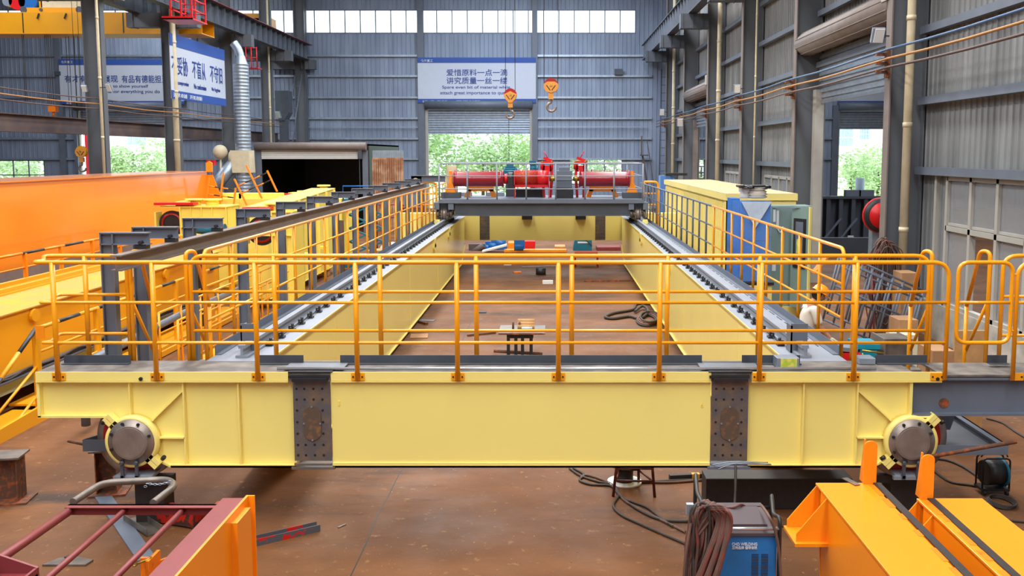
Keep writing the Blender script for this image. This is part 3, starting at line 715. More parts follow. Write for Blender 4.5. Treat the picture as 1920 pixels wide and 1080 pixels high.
# splices
for n_, (a, b) in enumerate(((551, 621), (1333, 1402))):
    x0, x1 = fx(a), fx(b); cx = (x0 + x1) / 2
    sp = MB().box(x0, x1, YF + .0, YF + .014, fz(864), fz(712)).build('splice_plate', 'plate', eb)
    hm = []
    zs = [fz(q) for q in (729, 749, 769.5, 791.5, 813, 834, 853.5)]
    for i, z in enumerate(zs):
        for j in ((-.138, -.06, .03, .118) if i in (0, 1, 5, 6) else (-.138, .118)):
            MB().cyl((cx + j + (-.012 if n_ == 0 else 0), YF - .003, z), (cx + j + (-.012 if n_ == 0 else 0), YF + .005, z), .0125, 10).build('bolt_hole', 'black', sp)
    m = MB(); zc = (fz(761) + fz(826)) / 2; hh = .085; rr = .088
    poly = [(cx + rr * math.cos(t), zc + hh + rr * math.sin(t)) for t in [math.pi * i / 12 for i in range(13)]] + [(cx + rr * math.cos(t), zc - hh + rr * math.sin(t)) for t in [math.pi + math.pi * i / 12 for i in range(13)]]
    m.prism(poly, 'y', YF - .012, YF - .001); ov = m.build('hand_hole_cover', 'coverplate', sp)
    for q in ((0, .17), (0, -.17), (.082, 0), (-.082, 0)):
        MB().cyl((cx + q[0], YF - .02, zc + q[1]), (cx + q[0], YF - .011, zc + q[1]), .009, 8).build('bolt', 'galv', ov)
    m = MB(); m.box(x0 - .03, x1 + .03, YF - .02, YF + .3, zb - .012, zb + .012); m.box(x0, x1, YF - .02, YF + .01, zb + .03, zb + .05); m.build('bottom_splice_plate', 'plate' if n_ == 0 else 'steelgrey', eb)
    m = MB(); m.box(x0 - .03, x1 - .0, YF - .05, YF + .05, fz(707), fz(703)); m.box(x0 - .035, x1 + .03, YF - .03, YF + .44, fz(697), ZT + .008); m.box(x0 + .01, x1 - .02, YF - .07, YF - .02, fz(713), fz(707)); m.build('top_splice_plate', 'black', eb)
    MB().box(x0 - .1, x1 + .12, YF + .05, YF + .3, ZT + .012, ZT + .022).build('checker_step', 'checker', eb)
for px in (264.5, 1757): c = P(px, 710, YF - .02); MB().cyl(c, c + V((0, -.02, 0)), .018, 10).build('rubber_plug', 'black', eb)
# raised numerals cast on the paint
text('1', .018, .05, (fx(636), yb0 - .046, fz(757)), (1, 0, 0), (0, 0, 1), 'yellow2', 'painted_number', eb)
text('6', .026, .05, (fx(1316), yb0 - .046, fz(760)), (1, 0, 0), (0, 0, 1), 'yellow2', 'painted_number', eb)
# conduit along the front edge
MB().cyl((fx(517, 690), YF + .05, ZT + .02), (fx(1646, 690), YF + .05, ZT + .02), .016, 10).thing('conduit_pipe', 'shine', 'long bright metal conduit lying along the front edge of the end beam', 'pipe')
# kick plates along the back of the deck
def angle(name, a, b, lab, y=YF + .38, h=.085):
    m = MB(); x0, x1 = P(a, 680, y).x, P(b, 680, y).x; m.box(x0, x1, y, y + .008, ZT, ZT + h); m.box(x0, x1, y - .06, y, ZT, ZT + .006)
    m.thing(name, 'darkgrey', lab, 'steel angle', 'kick plates of the near deck')
angle('kick_plate', 120, 245, 'dark kick plate at the left end of the near deck')
angle('kick_plate', 486, 569, 'short dark kick plate left of the left splice step')
angle('kick_plate', 638, 1316, 'longest dark kick plate, behind the middle of the near deck')
angle('kick_plate', 1391, 1500, 'dark kick plate right of the right splice step')
angle('kick_plate', 1641, 1738, 'dark kick plate at the right end, under the curved railing corner')
angle('kick_plate', 1851, 1888, 'short dark kick plate right of the gate')

# ---- far end beam
YR2 = YR
fe = T('end_beam', 'pale yellow far end beam seen below the red hoist trolley', 'crane beam', (-.3, YR2 + .25, .7))
zt2 = P(1032, 404, YR2).z + .06; zb2 = P(1032, 449.5, YR2).z; q = lambda px: P(px, 430, YR2).x
for a, b in ((q(740), q(908)), (q(917), q(1116)), (q(1135), q(1270))):
    MB().box(a, b, YR2, YR2 + .02, zb2, zt2).build('side_panel', 'yellow', fe)
m = MB(); m.box(q(740), q(1270), YR2, YR2 + .45, zb2 - .02, zb2); m.box(q(740), q(1270), YR2, YR2 + .45, zt2, zt2 + .02); m.box(q(740), q(1270), YR2 + .43, YR2 + .45, zb2, zt2); m.build('flange', 'yellow', fe)
for a, b in ((899.5, 918), (1116, 1134.5)):
    sp = MB().box(q(a), q(b), YR2 - .012, YR2 + .0, zb2, zt2 - .02).build('splice_plate', 'plate', fe); m = MB()
    for i in range(7):
        for j in ((-.12, -.04, .04, .12) if i in (0, 1, 5, 6) else (-.12, .12)):
            z = zb2 + .08 + i * (zt2 - zb2 - .2) / 6
            MB().cyl(((q(a) + q(b)) / 2 + j, YR2 - .016, z), ((q(a) + q(b)) / 2 + j, YR2 - .011, z), .014, 6).build('bolt_hole', 'black', sp)
for a in (979, 1079): MB().box(q(a), q(a + 19), YR2 - .2, YR2, P(0, 411, YR2).z, zt2).build('bracket', 'black', fe)

# ---- main girders
def girder(s, xin, w_box, x_walk, railx, lab):
    r = T('main_girder', lab, 'crane girder', (xin + s * w_box / 2, YN, .10)); zb_ = .10
    xo = xin + s * w_box
    prof = [(YN, .95), (YN + 1.7, zb_), (YR - 1.6, zb_), (YR - .1, .62), (YR - .1, ZT - .02), (YN, ZT - .02)]
    for nm, x in (('inner_web', xin), ('outer_web', xo)):
        m = MB(); m.prism(prof, 'x', min(x, x + s * .012), max(x, x + s * .012)); m.build(nm, 'yellow', r)
    m = MB(); m.box(*sorted((xin - s * .03, xo + s * .03)), YN + 1.7, YR - 1.6, zb_ - .018, zb_)
    for (a, b), (c, d) in zip(prof[:1] + prof[2:3], prof[1:2] + prof[3:4]):
        m.bar(((xin + xo) / 2, a, b - .01), ((xin + xo) / 2, c, d - .01), w_box + .06, .018, (0, 0, 1))
    m.build('bottom_flange', 'yellow', r)
    m = MB(); m.box(*sorted((xin - s * .035, x_walk)), YN - .05, YR - .1, ZT - .02, ZT - .002); m.build('top_plate', 'deck', r)
    m = MB(); m.box(*sorted((xin - s * .04, xin - s * .03)), YN - .02, YR - .1, ZT - .02, ZT - .001); m.build('flange_edge', 'yellow', r)
    # crane rail
    m = MB(); z = ZT; m.box(railx - .07, railx + .07, YN + .1, YR - .3, z, z + .025); m.box(railx - .014, railx + .014, YN + .1, YR - .3, z + .025, z + .10); m.box(railx - .036, railx + .036, YN + .1, YR - .3, z + .10, z + .135)
    m.build('crane_rail', 'deck', r)
    # raised ledge between the rail and the walkway kick plate
    m = MB(); m.box(*sorted((railx + s * .10, railx + s * .17)), YN + .6, YR - .3, z, z + .05); m.build('guide_angle', 'deck', r)
    m = MB(); y = YN + .7
    while y < YR - 1: m.box(*sorted((x_walk - s * .10, x_walk - s * .085)), y, y + .26, z, z + .005); y += .42
    m.build('weld_line', 'darkgrey', r)['kind'] = 'stuff'
    # walkway kick plate and its brackets, cover strip
    m = MB(); m.box(*sorted((x_walk, x_walk + s * .008)), YN + .25, YR - .3, ZT - .05, ZT + .10); m.box(*sorted((x_walk - s * .06, x_walk)), YN + .25, YR - .3, ZT, ZT + .008); m.build('kick_plate', 'steelgrey', r)
    # lifting eyes
    for px in ((840, 812) if s < 0 else (1257, 1204)):
        y = xin * FPX / (px - VPX); m = MB()
        m.prism([(y + .16 * math.cos(t), ZT - .24 + .1 * math.sin(t)) for t in [2 * math.pi * k / 18 for k in range(18)]], 'x', *sorted((xin, xin - s * .05))); m.box(*sorted((xin, xin - s * .05)), y - .16, y + .16, ZT - .24, ZT - .02)
        e = m.build('lifting_eye', 'yellow', r)
    # web weld seams
    for y in ((13.0, 16.2, 20.0, 25.0) if s < 0 else (12.4, 17.5, 22.0)):
        MB().box(*sorted((xin, xin - s * .004)), y, y + .012, .12, ZT - .03).build('web_seam', 'yellow', r)
    # first clip with its parts, then copies
    first = None; y = YN + .75; k = 0
    while y < YR - 2.2:
        if first is None:
            m = MB(); x = railx - s * .1; m.box(x - .045, x + .045, y - .05, y + .05, z, z + .022); m.box(x - .03, x + .03, y - .02, y + .03, z + .02, z + .06); m.cyl((x, y - .06, z + .03), (x, y + .08, z + .04), .016, 6)
            m.cyl((x - s * .01, y + .02, z + .04), (x - s * .01, y + .02, z + .085), .018, 6)
            first = m.build('rail_clip', 'black', r); y0 = y
        else:
            c = first.copy(); col.objects.link(c); c.parent = r; c.location = (0, y - y0, 0)
        y += .45
    MB().cyl((railx - s * .1, YN + .75, z + .02), (railx - s * .1, YR - 2.5, z + .02), .006, 5).build('bonding_wire', 'black', r)
    return r
gL = girder(-1, XL, .60, -3.60, -3.27, 'left main girder of pale yellow boxes with a grey rail on top')
gR = girder(1, XRG, .55, 3.10, 2.70, 'right main girder of pale yellow boxes with a grey rail on top')
# rail end stops
for s, x in ((-1, -3.27), (1, 2.70)):
    y = YN + .35; m = MB(); m.box(x - .09, x + .09, y, y + .015, ZT, ZT + .32); m.prism([(y + .015, ZT), (y + .25, ZT), (y + .015, ZT + .3)], 'x', x - .01, x + .01); m.box(x - .09, x - .075, y, y + .2, ZT, ZT + .3)
    m.thing('rail_end_stop', 'steelgrey', 'grey welded end stop at the near end of the %s crane rail' % ('left' if s < 0 else 'right'), 'end stop', 'end stops of the trolley rails')
MB().box(3.32, 4.0, YN + .1, YN + .9, 0, .05) if False else None

# ---- railings
RR = .0215
def clampplate(m, x, y, z0, z1):
    m.box(x - .065, x + .065, y - .004, y + .004, z0, z1)
def rail(name, lab, runs, posts, m_='orangerail', r=RR, rm=.016, group=None, plates=(), cat='railing', base=None):
    """runs: list of (part name, points, radius); posts: list of (base, top)"""
    root = T(name, lab, cat, base or tuple(posts[0][0]), group)
    for nm, pts, rr in runs: MB().tube(pts, rr, 10).build(nm, m_, root)
    for a, b in posts: MB().cyl(a, b, r * 1.17, 12).build('post', m_, root)
    for (x, y, z0, z1) in plates:
        m = MB(); clampplate(m, x, y, z0, z1); pl = m.build('base_plate', m_, root); m = MB()
        for o in (-.045, .045): MB().cyl((x + o, y - .012, (z0 + z1) / 2), (x + o, y - .003, (z0 + z1) / 2), .009, 8).build('bolt', 'black', pl)
    return root
zr, z1_, z2_ = fz(491), fz(566), fz(641)
yp = YF - .045; yq = YN + .03; zq = P(0, 479.5, yq).z; zq1 = P(0, 547, yq).z; zq2 = P(0, 620, yq).z; pb = fz(710); pbq = P(0, 676, yq).z
fr_posts = [P(px, 600, yp).x for px in (103, 289, 480, 668, 857, 1047, 1237, 1426, 1604)]
xq = lambda px: P(px, 560, yq).x
xe = P(60, 491, yp).x; xend = P(1776, 600, yp).x
runs = [('top_rail', fillet([(xq(240), yq, ZT - .02), (xq(240), yq, zq), (xq(86), yq, zq), (xe + .05, yp + .12, zr), (xe, yp, zr), (xend, yp, zr), (xend, yp, pb)], .16), RR)]
for za, zb_ in ((z1_, zq1 + .0), (z2_, zq2)):
    runs.append(('middle_rail', fillet([(xq(238), yq, zb_ - .03), (xq(110), yq, zb_ - .03), (xe + .08, yp + .1, za - .01), (xe + .04, yp, za), (xend, yp, za)], .1), .016))
for (xq_) in (xq(151),): pass
rail('guard_railing', 'front orange guard railing along the near end beam, looping round its left end', runs,
     [((x, yp, pb), (x, yp, zr)) for x in fr_posts] + [((xq(162), yq, ZT), (xq(162), yq, zq))], plates=[(x, YF - .03, fz(712), fz(698)) for x in fr_posts] + [(xend - .07, YF - .03, fz(712), fz(698))])
# rear railing of the deck
a, b = xq(359), xq(1740)
rail('guard_railing', 'second orange guard railing, right behind the front one',
     [('top_rail', fillet([(a, yq, pbq), (a, yq, zq), (b, yq, zq), (b, yq, pbq)], .15), RR), ('middle_rail', [(a, yq, zq1), (b, yq, zq1)], .016), ('middle_rail', [(a, yq, zq2), (b, yq, zq2)], .016)],
     [((xq(px), yq, pbq), (xq(px), yq, zq)) for px in (515, 713, 893, 1072, 1251, 1423, 1601)])
# short ladder handrails rising from the deck gaps
def hoop(lab, pts): 
    root = T('ladder_handrail', lab, 'handrail', tuple(pts[0]), 'ladder handrails'); MB().tube(fillet(pts, .09), RR, 10).build('top_rail', 'orangerail', root)
    return root
def hoopr(lab, x, x2, lowx, s):
    p0 = V((x, yq, ZT - .3)); p1 = V((x, yq, zq - .02)); 
    pts = [p0, p1 + V((0, 0, .06)), p1 + V((s * .05, .12, .06)), V((lowx, yq + .55, zq - .62))]
    r = hoop(lab, pts)
    MB().cyl((lowx, yq + .55, zq - .6), (lowx, yq + .55, ZT - .6), RR, 10).build('post', 'orangerail', r)
    MB().tube([(x, yq, ZT + .62), (lowx - s * .02, yq + .62, ZT - .1)], .018, 8).build('middle_rail', 'orangerail', r)
hoopr('orange ladder handrail rising left of the deck gap, beside the left grey post', xq(247), 0, P(286, 560, yq + .55).x, 1)
hoopr('orange ladder handrail next to the corner of the second railing', xq(351), 0, P(392, 560, yq + .55).x, 1)
hoopr('orange ladder handrail at the right corner of the second railing', xq(1745), 0, P(1708, 560, yq + .55).x, -1)
hoopr('orange ladder handrail behind the hinged gate', xq(1853), 0, P(1813, 560, yq + .55).x, -1)
# gate
g = T('railing_gate', 'orange rounded gate hung at the right end of the near deck', 'gate', (P(1795, 600, yp).x, yp, z2_))
x0, x1 = P(1795, 567, yp).x, P(1896, 567, yp).x
MB().tube(fillet([(x0, yp, z2_), (x0, yp, zr), (x1, yp, zr), (x1, yp, z2_)], .11, closed=True), .02, 10, closed=True).build('frame', 'orangerail', g)
MB().tube([(x0, yp, z1_), (x1, yp, z1_)], .016, 8).build('middle_rail', 'orangerail', g)
for z in (z2_ + .12, zr - .12): MB().cyl((x1, yp, z), (P(1904, 600, yp).x, yp, z), .012, 6).build('hinge', 'orangerail', g)
# railing right of the gate, front and rear
a = P(1904, 600, yp).x
rail('guard_railing', 'orange railing at the right picture edge, right of the gate in front', [('top_rail', fillet([(a, yp, pb), (a, yp, zr), (a + 2.2, yp, zr), (a + 2.2, yp, pb)], .16), RR), ('middle_rail', [(a, yp, z1_), (a + 2.2, yp, z1_)], .016), ('middle_rail', [(a, yp, z2_), (a + 2.2, yp, z2_)], .016)],
     [((a + 1.0, yp, pb), (a + 1.0, yp, zr))], plates=[(a + .05, YF - .03, fz(712), fz(698))])
a = xq(1878)
rail('guard_railing', 'orange railing at the right picture edge, behind the gate', [('top_rail', fillet([(a, yq, pbq), (a, yq, zq), (a + 2.2, yq, zq), (a + 2.2, yq, pbq)], .15), RR), ('middle_rail', [(a, yq, zq1 - .05), (a + 2.2, yq, zq1 - .05)], .016), ('middle_rail', [(a, yq, zq2 - .05), (a + 2.2, yq, zq2 - .05)], .016)],
     [((a + 1.0, yq, pbq), (a + 1.0, yq, zq))])
# side railings along the girders
def side_rail(s, x, y0, y1, zt_, mats, lab, n):
    zz = [ZT + (zt_ - ZT) * k for k in (1, .66, .335)]
    root = T('guard_railing', lab, 'railing', (x, y0, ZT)); m0, m1, ys_ = mats
    segs = [(y0, ys_, m0), (ys_, y1, m1)] if ys_ else [(y0, y1, m0)]
    for a, b, mm in segs:
        st = (a == y0)
        MB().tube(fillet([(x, a, ZT - .1), (x, a, zz[0]), (x, b, zz[0])], .12) if st and s < 0 or st else [(x, a, zz[0]), (x, b, zz[0])], RR, 8).build('top_rail', mm, root)
        for z in zz[1:]: MB().tube([(x, a, z), (x, b, z)], .015, 6).build('middle_rail', mm, root)
    k = 0; y = y0 + n
    while y < y1:
        mm = m0 if (not ys_ or y < ys_) else m1
        MB().cyl((x, y, ZT - .1), (x, y, zz[0]), RR * .95, 8).build('post', mm, root); y += n
    return root
side_rail(-1, -3.66, 9.9, 33.2, CAMH - .279 * 3.66, ('orangerail', 'orangerail', None), 'orange railing along the outer side of the left girder', .888)
side_rail(1, 3.16, 10.1, 33.2, CAMH - .322 * 3.16, ('orangerail', 'steelgrey', 18.4), 'railing along the right girder, orange in front and grey beyond', .9)

# ---- festoon gallows and its I-beam on the left
XG = -4.68
zg = CAMH - .178 * 4.68
for i, y in enumerate([9.95] + [10.72 + .0] + [12.2 + 2.08 * k for k in range(10)]):
    g = T('gallows_post', '', 'bracket post', (XG, y, .9), 'gallows posts carrying the conductor beam')
    g['label'] = ['grey angled gallows post nearest the camera, at the left railing cage', 'second grey gallows post from the camera, close behind the first'][i] if i < 2 else 'grey gallows post number %d from the camera, left of the left girder' % (i + 1)
    m = MB(); m.ibeam((XG, y, 0.9), (XG, y, zg), .14, .10, .012, (1, 0, 0)); m.box(XG - .07, XG + .07, y - .045, y + .045, zg - .012, zg); m.box(XG - .069, XG + .075, y - .010, y + .010, zg - .125, zg - .011); m.build('upright', 'steelgrey', g)
    m = MB(); m.ibeam((XG - .07, y, zg - .06), (XG + .44, y, zg - .06), .13, .10, .012); m.build('arm', 'steelgrey', g)
    m = MB(); m.box(XG + .3, XG + .42, y - .05, y + .05, zg - .17, zg - .12); m.cyl((XG + .36, y - .07, zg - .1), (XG + .36, y + .07, zg - .1), .02, 6); m.build('beam_clamp', 'black', g)
    m = MB(); m.box(XG + .05, -3.62, y - .04, y + .04, 1.0, 1.1); m.build('girder_bracket', 'steelgrey', g)
zi = zg - .17
m = MB(); m.ibeam((XG + .37, 9.3, zi - .08), (XG + .37, 32.2, zi - .08), .16, .11, .014); m.thing('conductor_beam', 'flange', 'long grey I-beam hung from the gallows posts along the left girder', 'beam')
m = MB(); x = P(775, 335, 32.6).x; m.box(x, x + 1.3, 32.5, 32.56, 1.9, 2.75) if False else None
# grey end bracket with round holes at the far end
g = T('end_bracket', 'grey plate arm with round holes left of the trolley', 'bracket', (P(792, 340, 32.4).x, 32.4, 2.5))
a, b = P(771, 330, 32.4), P(835, 348, 32.4)
m = MB(); m.box(a.x, b.x, 32.38, 32.42, b.z + .12, a.z); m.box(a.x, a.x + .35, 32.38, 32.42, b.z - .3, a.z); m.box(a.x, b.x, 32.3, 32.5, a.z, a.z + .02); m.build('arm', 'steelgrey', g)
for px in (779, 839): c = P(px, 338, 32.36); MB().cyl(c, c + V((0, .03, 0)), .085, 16).build('round_hole', 'cream', g)

# ---- grey walkway extension at the right end, tray below
ex_ = T('walkway_extension', 'dark grey steel walkway beam at the right end of the yellow end beam', 'walkway', (fx(1820), YF + .3, fz(780)))
x0 = fx(1708) + .0; x1 = fx(2080)
m = MB(); m.box(x0, x1, YF + .07, YF + .1, fz(776), ZT - .06); m.box(x0, x1, YF, YF + .12, fz(780), fz(776)); m.box(x0, x1, YF - .0, YF + .1, fz(713), fz(708)); m.build('side_beam', 'steelgrey', ex_)
MB().box(fx(1767, 700), x1, YF - .005, YN, ZT - .05, ZT - .03).build('deck_plate', 'deckdirty', ex_)
MB().cyl((fx(1775, 758), YF + .062, fz(759)), (fx(1775, 758), YF + .069, fz(759)), .05, 14).build('burnt_patch', 'rust', ex_)
m = MB(); c = V((fx(1795), YF + .35, fz(780))); m.prism([(c.x, c.z), (c.x + .16, c.z), (c.x + .08, fz(825)), (c.x - .02, fz(825))], 'y', c.y, c.y + .02); m.box(c.x - .06, c.x + .02, c.y - .03, c.y, fz(826), fz(797)); m.build('hanger', 'steelgrey', ex_)
tr = T('maintenance_tray', 'grey checker-plate tray hanging below the right walkway', 'tray', (4.2, YF + .5, .82)); zt_ = .90
MB().box(3.6, 4.55, YF, YF + 1.2, .82, .83).build('tray_floor', 'checker', tr)
m = MB(); m.box(3.6, 4.58, YF - .01, YF, .80, zt_); m.box(4.56, 4.58, YF, YF + 1.2, .80, zt_ + .0); m.box(4.5, 4.58, YF - .01, YF + 1.2, zt_ - .004, zt_); m.box(3.6, 4.58, YF + 1.2, YF + 1.21, .8, zt_); m.build('rim', 'steelgrey', tr)
for q in (3.62, 4.0): MB().box(q, q + .05, YF + .9, YF + .95, .82, 1.2).build('hanger', 'darkgrey', tr)
tr = T('maintenance_tray', 'small dark grey tray hanging behind the left crane wheel', 'tray', (-4.4, YF + .5, .82))
a = fx(152, 855); MB().box(a, a + .6, YF + .05, YF + .7, .84, .85).build('tray_floor', 'darkgrey', tr)
m = MB(); m.box(a, a + .6, YF + .04, YF + .05, .82, .94); m.bar((a, YF + .05, .88), (a + .35, YF + .7, .88), .01, .12, (0, 0, 1)); m.build('rim', 'darkgrey', tr)
MB().box(fx(184), fx(190), YF + .3, YF + .34, .84, 1.45).build('hanger', 'steelgrey', tr)

# ---- hoist trolley
YT = 28.9
def tp(px, py, Y=YT): return P(px, py, Y)
tro = T('hoist_trolley', 'grey hoist trolley with railing, standing on the rails at the far end', 'trolley', (tp(1012, 400).x, YT + 1.3, tp(0, 408).z))
X0, X1 = tp(823, 376).x, tp(1208, 376).x; zd = tp(0, 374).z; zd0 = tp(0, 381).z
m = MB(); m.box(X0, X1, YT, YT + 3.0, zd - .03, zd); m.box(X0, X1, YT - .01, YT + .05, zd0, zd); m.build('deck', 'steelgrey', tro)
m = MB(); a, b = tp(852, 390).x, tp(1182, 390).x
m.box(a, b, YT + .12, YT + .16, tp(0, 404).z, zd0); m.box(a, b, YT + .02, YT + .3, tp(0, 405).z, tp(0, 402.5).z); m.box(a, b, YT + .0, YT + .3, zd0 - .02, zd0 + .02)
m.box(a, b, YT + 2.7, YT + 2.74, tp(0, 404).z, zd0); m.build('cross_beam', 'darkgrey', tro)
for s, x in ((-1, -3.27), (1, 2.70)):
    m = MB(); zz = tp(0, 398).z; m.box(x - .26, x + .3 if s < 0 else x + .26, YT + .3, YT + 2.7, zd0 - .25, zd0 + .02); m.box(x - .3, x - .14, YT + .02, YT + .4, zd0 - .2, zd0 + .02); m.box(x + .14, x + .3, YT + .02, YT + .4, zd0 - .2, zd0 + .02); m.build('side_frame', 'steelgrey', tro)
    for y in (YT + .12, YT + 2.4):
        m = MB(); zc = ZT + .135 + .17; m.cyl((x - .06, y + .1, zc), (x + .06, y + .1, zc), .17, 20); m.cyl((x - .08, y + .1, zc), (x - .06, y + .1, zc), .19, 20); m.cyl((x + .06, y + .1, zc), (x + .08, y + .1, zc), .19, 20)
        m.cyl((x - .24, y + .1, zc), (x + .24, y + .1, zc), .075, 12); wh = m.build('wheel', 'steel', tro)
        for o in (-.2, .2): MB().cyl((x + o - .04, y + .1, zc), (x + o + .04, y + .1, zc), .12, 12).build('bearing', 'rawsteel', wh)
    m = MB(); m.box(x - .08 + s * .2, x + .08 + s * .2, YT - .05, YT + .1, ZT + .0, ZT + .14); m.cyl((x + s * .22, YT - .12, ZT + .07), (x + s * .22, YT, ZT + .07), .07, 10); m.build('buffer', 'yellow', tro)
zr0, zr1, zr2 = tp(0, 307).z, tp(0, 330).z, tp(0, 354.5).z
def loop(z, r, y0=YT + .04, y1=YT + 2.9):
    return MB().tube(fillet([(X0 + .05, y0, z), (X1 - .05, y0, z), (X1 - .05, y1, z), (X0 + .05, y1, z)], .15, closed=True), r, 6, closed=True)
loop(zr0, .024).build('top_rail', 'deck', tro)
for z in (zr1, zr2): loop(z, .018).build('middle_rail', 'deck', tro)
for px in (823, 876, 931.5, 986.5, 1042, 1097, 1151.5, 1206):
    x = tp(px, 340).x; MB().cyl((x, YT + .04, zd - .08), (x, YT + .04, zr0), .026, 8).build('post', 'deck', tro)
for px in (833, 900, 1000, 1100, 1190):
    x = tp(px, 340).x; MB().cyl((x, YT + 2.9, zd), (x, YT + 2.9, zr0), .024, 8).build('post', 'deck', tro)
# machinery standing on the trolley
yd = YT + 1.0
def px_(px): return P(px, 335, yd).x
def pz_(py): return P(1012, py, yd).z
zax = pz_(335.5)
def drum(a, b, lab, oil):
    r = T('rope_drum', lab, 'rope drum', (px_((a + b) / 2), yd, zd)); R_ = (pz_(321) - pz_(350)) / 2
    m = MB(); x0, x1 = px_(a), px_(b); n = 26; prof = [(0, 0), (R_ + .03, 0), (R_ + .03, .03), (R_, .03)]
    L_ = x1 - x0
    for i in range(n): t = .08 + (L_ - .16) * i / n; prof += [(R_, t), (R_ - .012, t + (L_ - .16) / n / 2)]
    prof += [(R_, L_ - .03), (R_ + .03, L_ - .03), (R_ + .03, L_), (0, L_)]
    m.lathe(prof, (x0, yd, zax), (1, 0, 0), 36); m.build('barrel', 'darkred', r)
    m = MB(); m.box(x0, x1, yd - .03, yd + .03, pz_(319.5), pz_(319)); 
    for t in (.25, .75): m.box(x0 + L_ * t - .02, x0 + L_ * t + .02, yd - .02, yd + .02, pz_(321), pz_(317.5))
    m.build('rope_guard', 'darkred', r)
    return r
dr = drum(851, 944, 'long deep-red grooved rope drum at the left of the trolley', 0)
dr2 = drum(1085.5, 1180, 'long deep-red grooved rope drum at the right of the trolley', 0)
def bearing_stand(px, w_, s, r_):
    x = px_(px); m = MB(); m.box(x - w_ / 2, x + w_ / 2, yd - .12, yd + .12, zax - .25, zax + .25); m.prism([(x - w_ / 2 - .0, zax - .1), (x + w_ / 2, zax - .1), (x + w_ / 2 + .12, zax - .42), (x - w_ / 2 - .12, zax - .42)], 'y', yd - .15, yd + .15); m.build('bearing_stand', 'orange', r_)
    m = MB(); m.box(x - .3, x + .3, yd - .25, yd + .25, zd, zax - .42); m.build('pedestal', 'darkgrey', r_)
bearing_stand(845.5, .09, 1, dr); bearing_stand(1185, .09, -1, dr2)
for (a, r_) in ((898, dr), (1131, dr2)):
    x = px_(a); m = MB(); m.box(x - .42, x + .42, yd + .5, yd + .8, pz_(360), pz_(350)); m.prism([(x - .42, pz_(356)), (x - .28, pz_(356)), (x - .36, zd), (x - .52, zd)], 'y', yd + .5, yd + .8); m.prism([(x + .42, pz_(356)), (x + .28, pz_(356)), (x + .36, zd), (x + .52, zd)], 'y', yd + .5, yd + .8)
    m.thing('sheave_bracket', 'orange', 'orange portal bracket below the %s red drum' % ('left' if a < 1000 else 'right'), 'bracket', 'portal brackets under the drums')
# coupling and perforated guard
m = MB(); x0, x1 = px_(945), px_(953); m.cyl((x0, yd, zax), (x1, yd, zax), .16, 20); m.thing('shaft_collar', 'red', 'bright red shaft collar right of the left drum', 'coupling')
m = MB(); x0, x1 = px_(952.5), px_(962.5); m.cyl((x0, yd, zax), (x1, yd, zax), .21, 20); m.box(x0, x1, yd - .24, yd + .24, zax - .28, zax + .05); m.thing('brake_housing', 'black', 'black brake housing between the left drum and the red guard', 'housing')
gd = T('coupling_guard', 'bright red coupling guard with a perforated left half, in the middle of the trolley', 'guard', (px_(996), yd, zd)); x0, xm, x1 = px_(964.5), px_(1008), px_(1029)
m = MB(); m.lathe([(.24, 0), (.25, 0), (.25, x1 - xm), (.1, x1 - xm), (.1, x1 - xm - .02)], (xm, yd, zax + .02), (1, 0, 0), 32); m.build('solid_hood', 'red', gd)
m = MB(); m.cyl((x0, yd, zax + .02), (xm, yd, zax + .02), .215, 24); m.build('inner_shaft', 'brass', gd)
m = MB(); nx, nt = 22, 30
for i in range(nx + 1): 
    x = x0 + (xm - x0) * i / nx; m.tube([(x, yd + .25 * math.cos(t), zax + .02 + .25 * math.sin(t)) for t in [2 * math.pi * k / 20 for k in range(20)]], .008, 4, closed=True)
for k in range(nt):
    t = 2 * math.pi * k / nt; m.cyl((x0, yd + .25 * math.cos(t), zax + .02 + .25 * math.sin(t)), (xm, yd + .25 * math.cos(t), zax + .02 + .25 * math.sin(t)), .007, 4)
m.build('perforated_hood', 'red', gd)
m = MB(); 
for x in (x0, x1 - .02): m.box(x, x + .025, yd - .27, yd - .24, zd, zax + .1); m.box(x, x + .025, yd + .24, yd + .27, zd, zax + .1)
m.box(x0, x1, yd - .27, yd - .24, pz_(350.5), pz_(346)); m.build('guard_leg', 'red', gd)
# gearbox
gb = T('gearbox', 'grey ribbed gearbox right of the red guard', 'gearbox', (px_(1058), yd, zd)); x = px_(1058)
m = MB(); m.box(x - .24, x + .24, yd - .3, yd + .3, pz_(352), pz_(320)); m.box(x - .26, x + .26, yd - .32, yd + .32, pz_(338), pz_(335)); m.box(x - .17, x + .17, yd - .22, yd + .22, pz_(320), pz_(313)); m.build('casing', 'steelgrey', gb, bevel=.01)
m = MB()
for i in range(5): m.box(x - .22 + i * .1, x - .2 + i * .1, yd - .34, yd - .3, pz_(350), pz_(339))
m.build('rib', 'steelgrey', gb); m = MB(); m.box(x - .28, x + .28, yd - .3, yd + .3, zd, pz_(352)); m.build('base', 'black', gb)
for px in (1036, 1080):
    m = MB(); c = px_(px); m.cyl((c - .1, yd, zax), (c + .1, yd, zax), .07, 14); m.cyl((c - .02, yd, zax), (c + .02, yd, zax), .12, 14); m.thing('drive_coupling', 'brass', 'brass-coloured drive coupling on the %s side of the grey gearbox' % ('left' if px < 1050 else 'right'), 'coupling', 'couplings beside the gearbox')
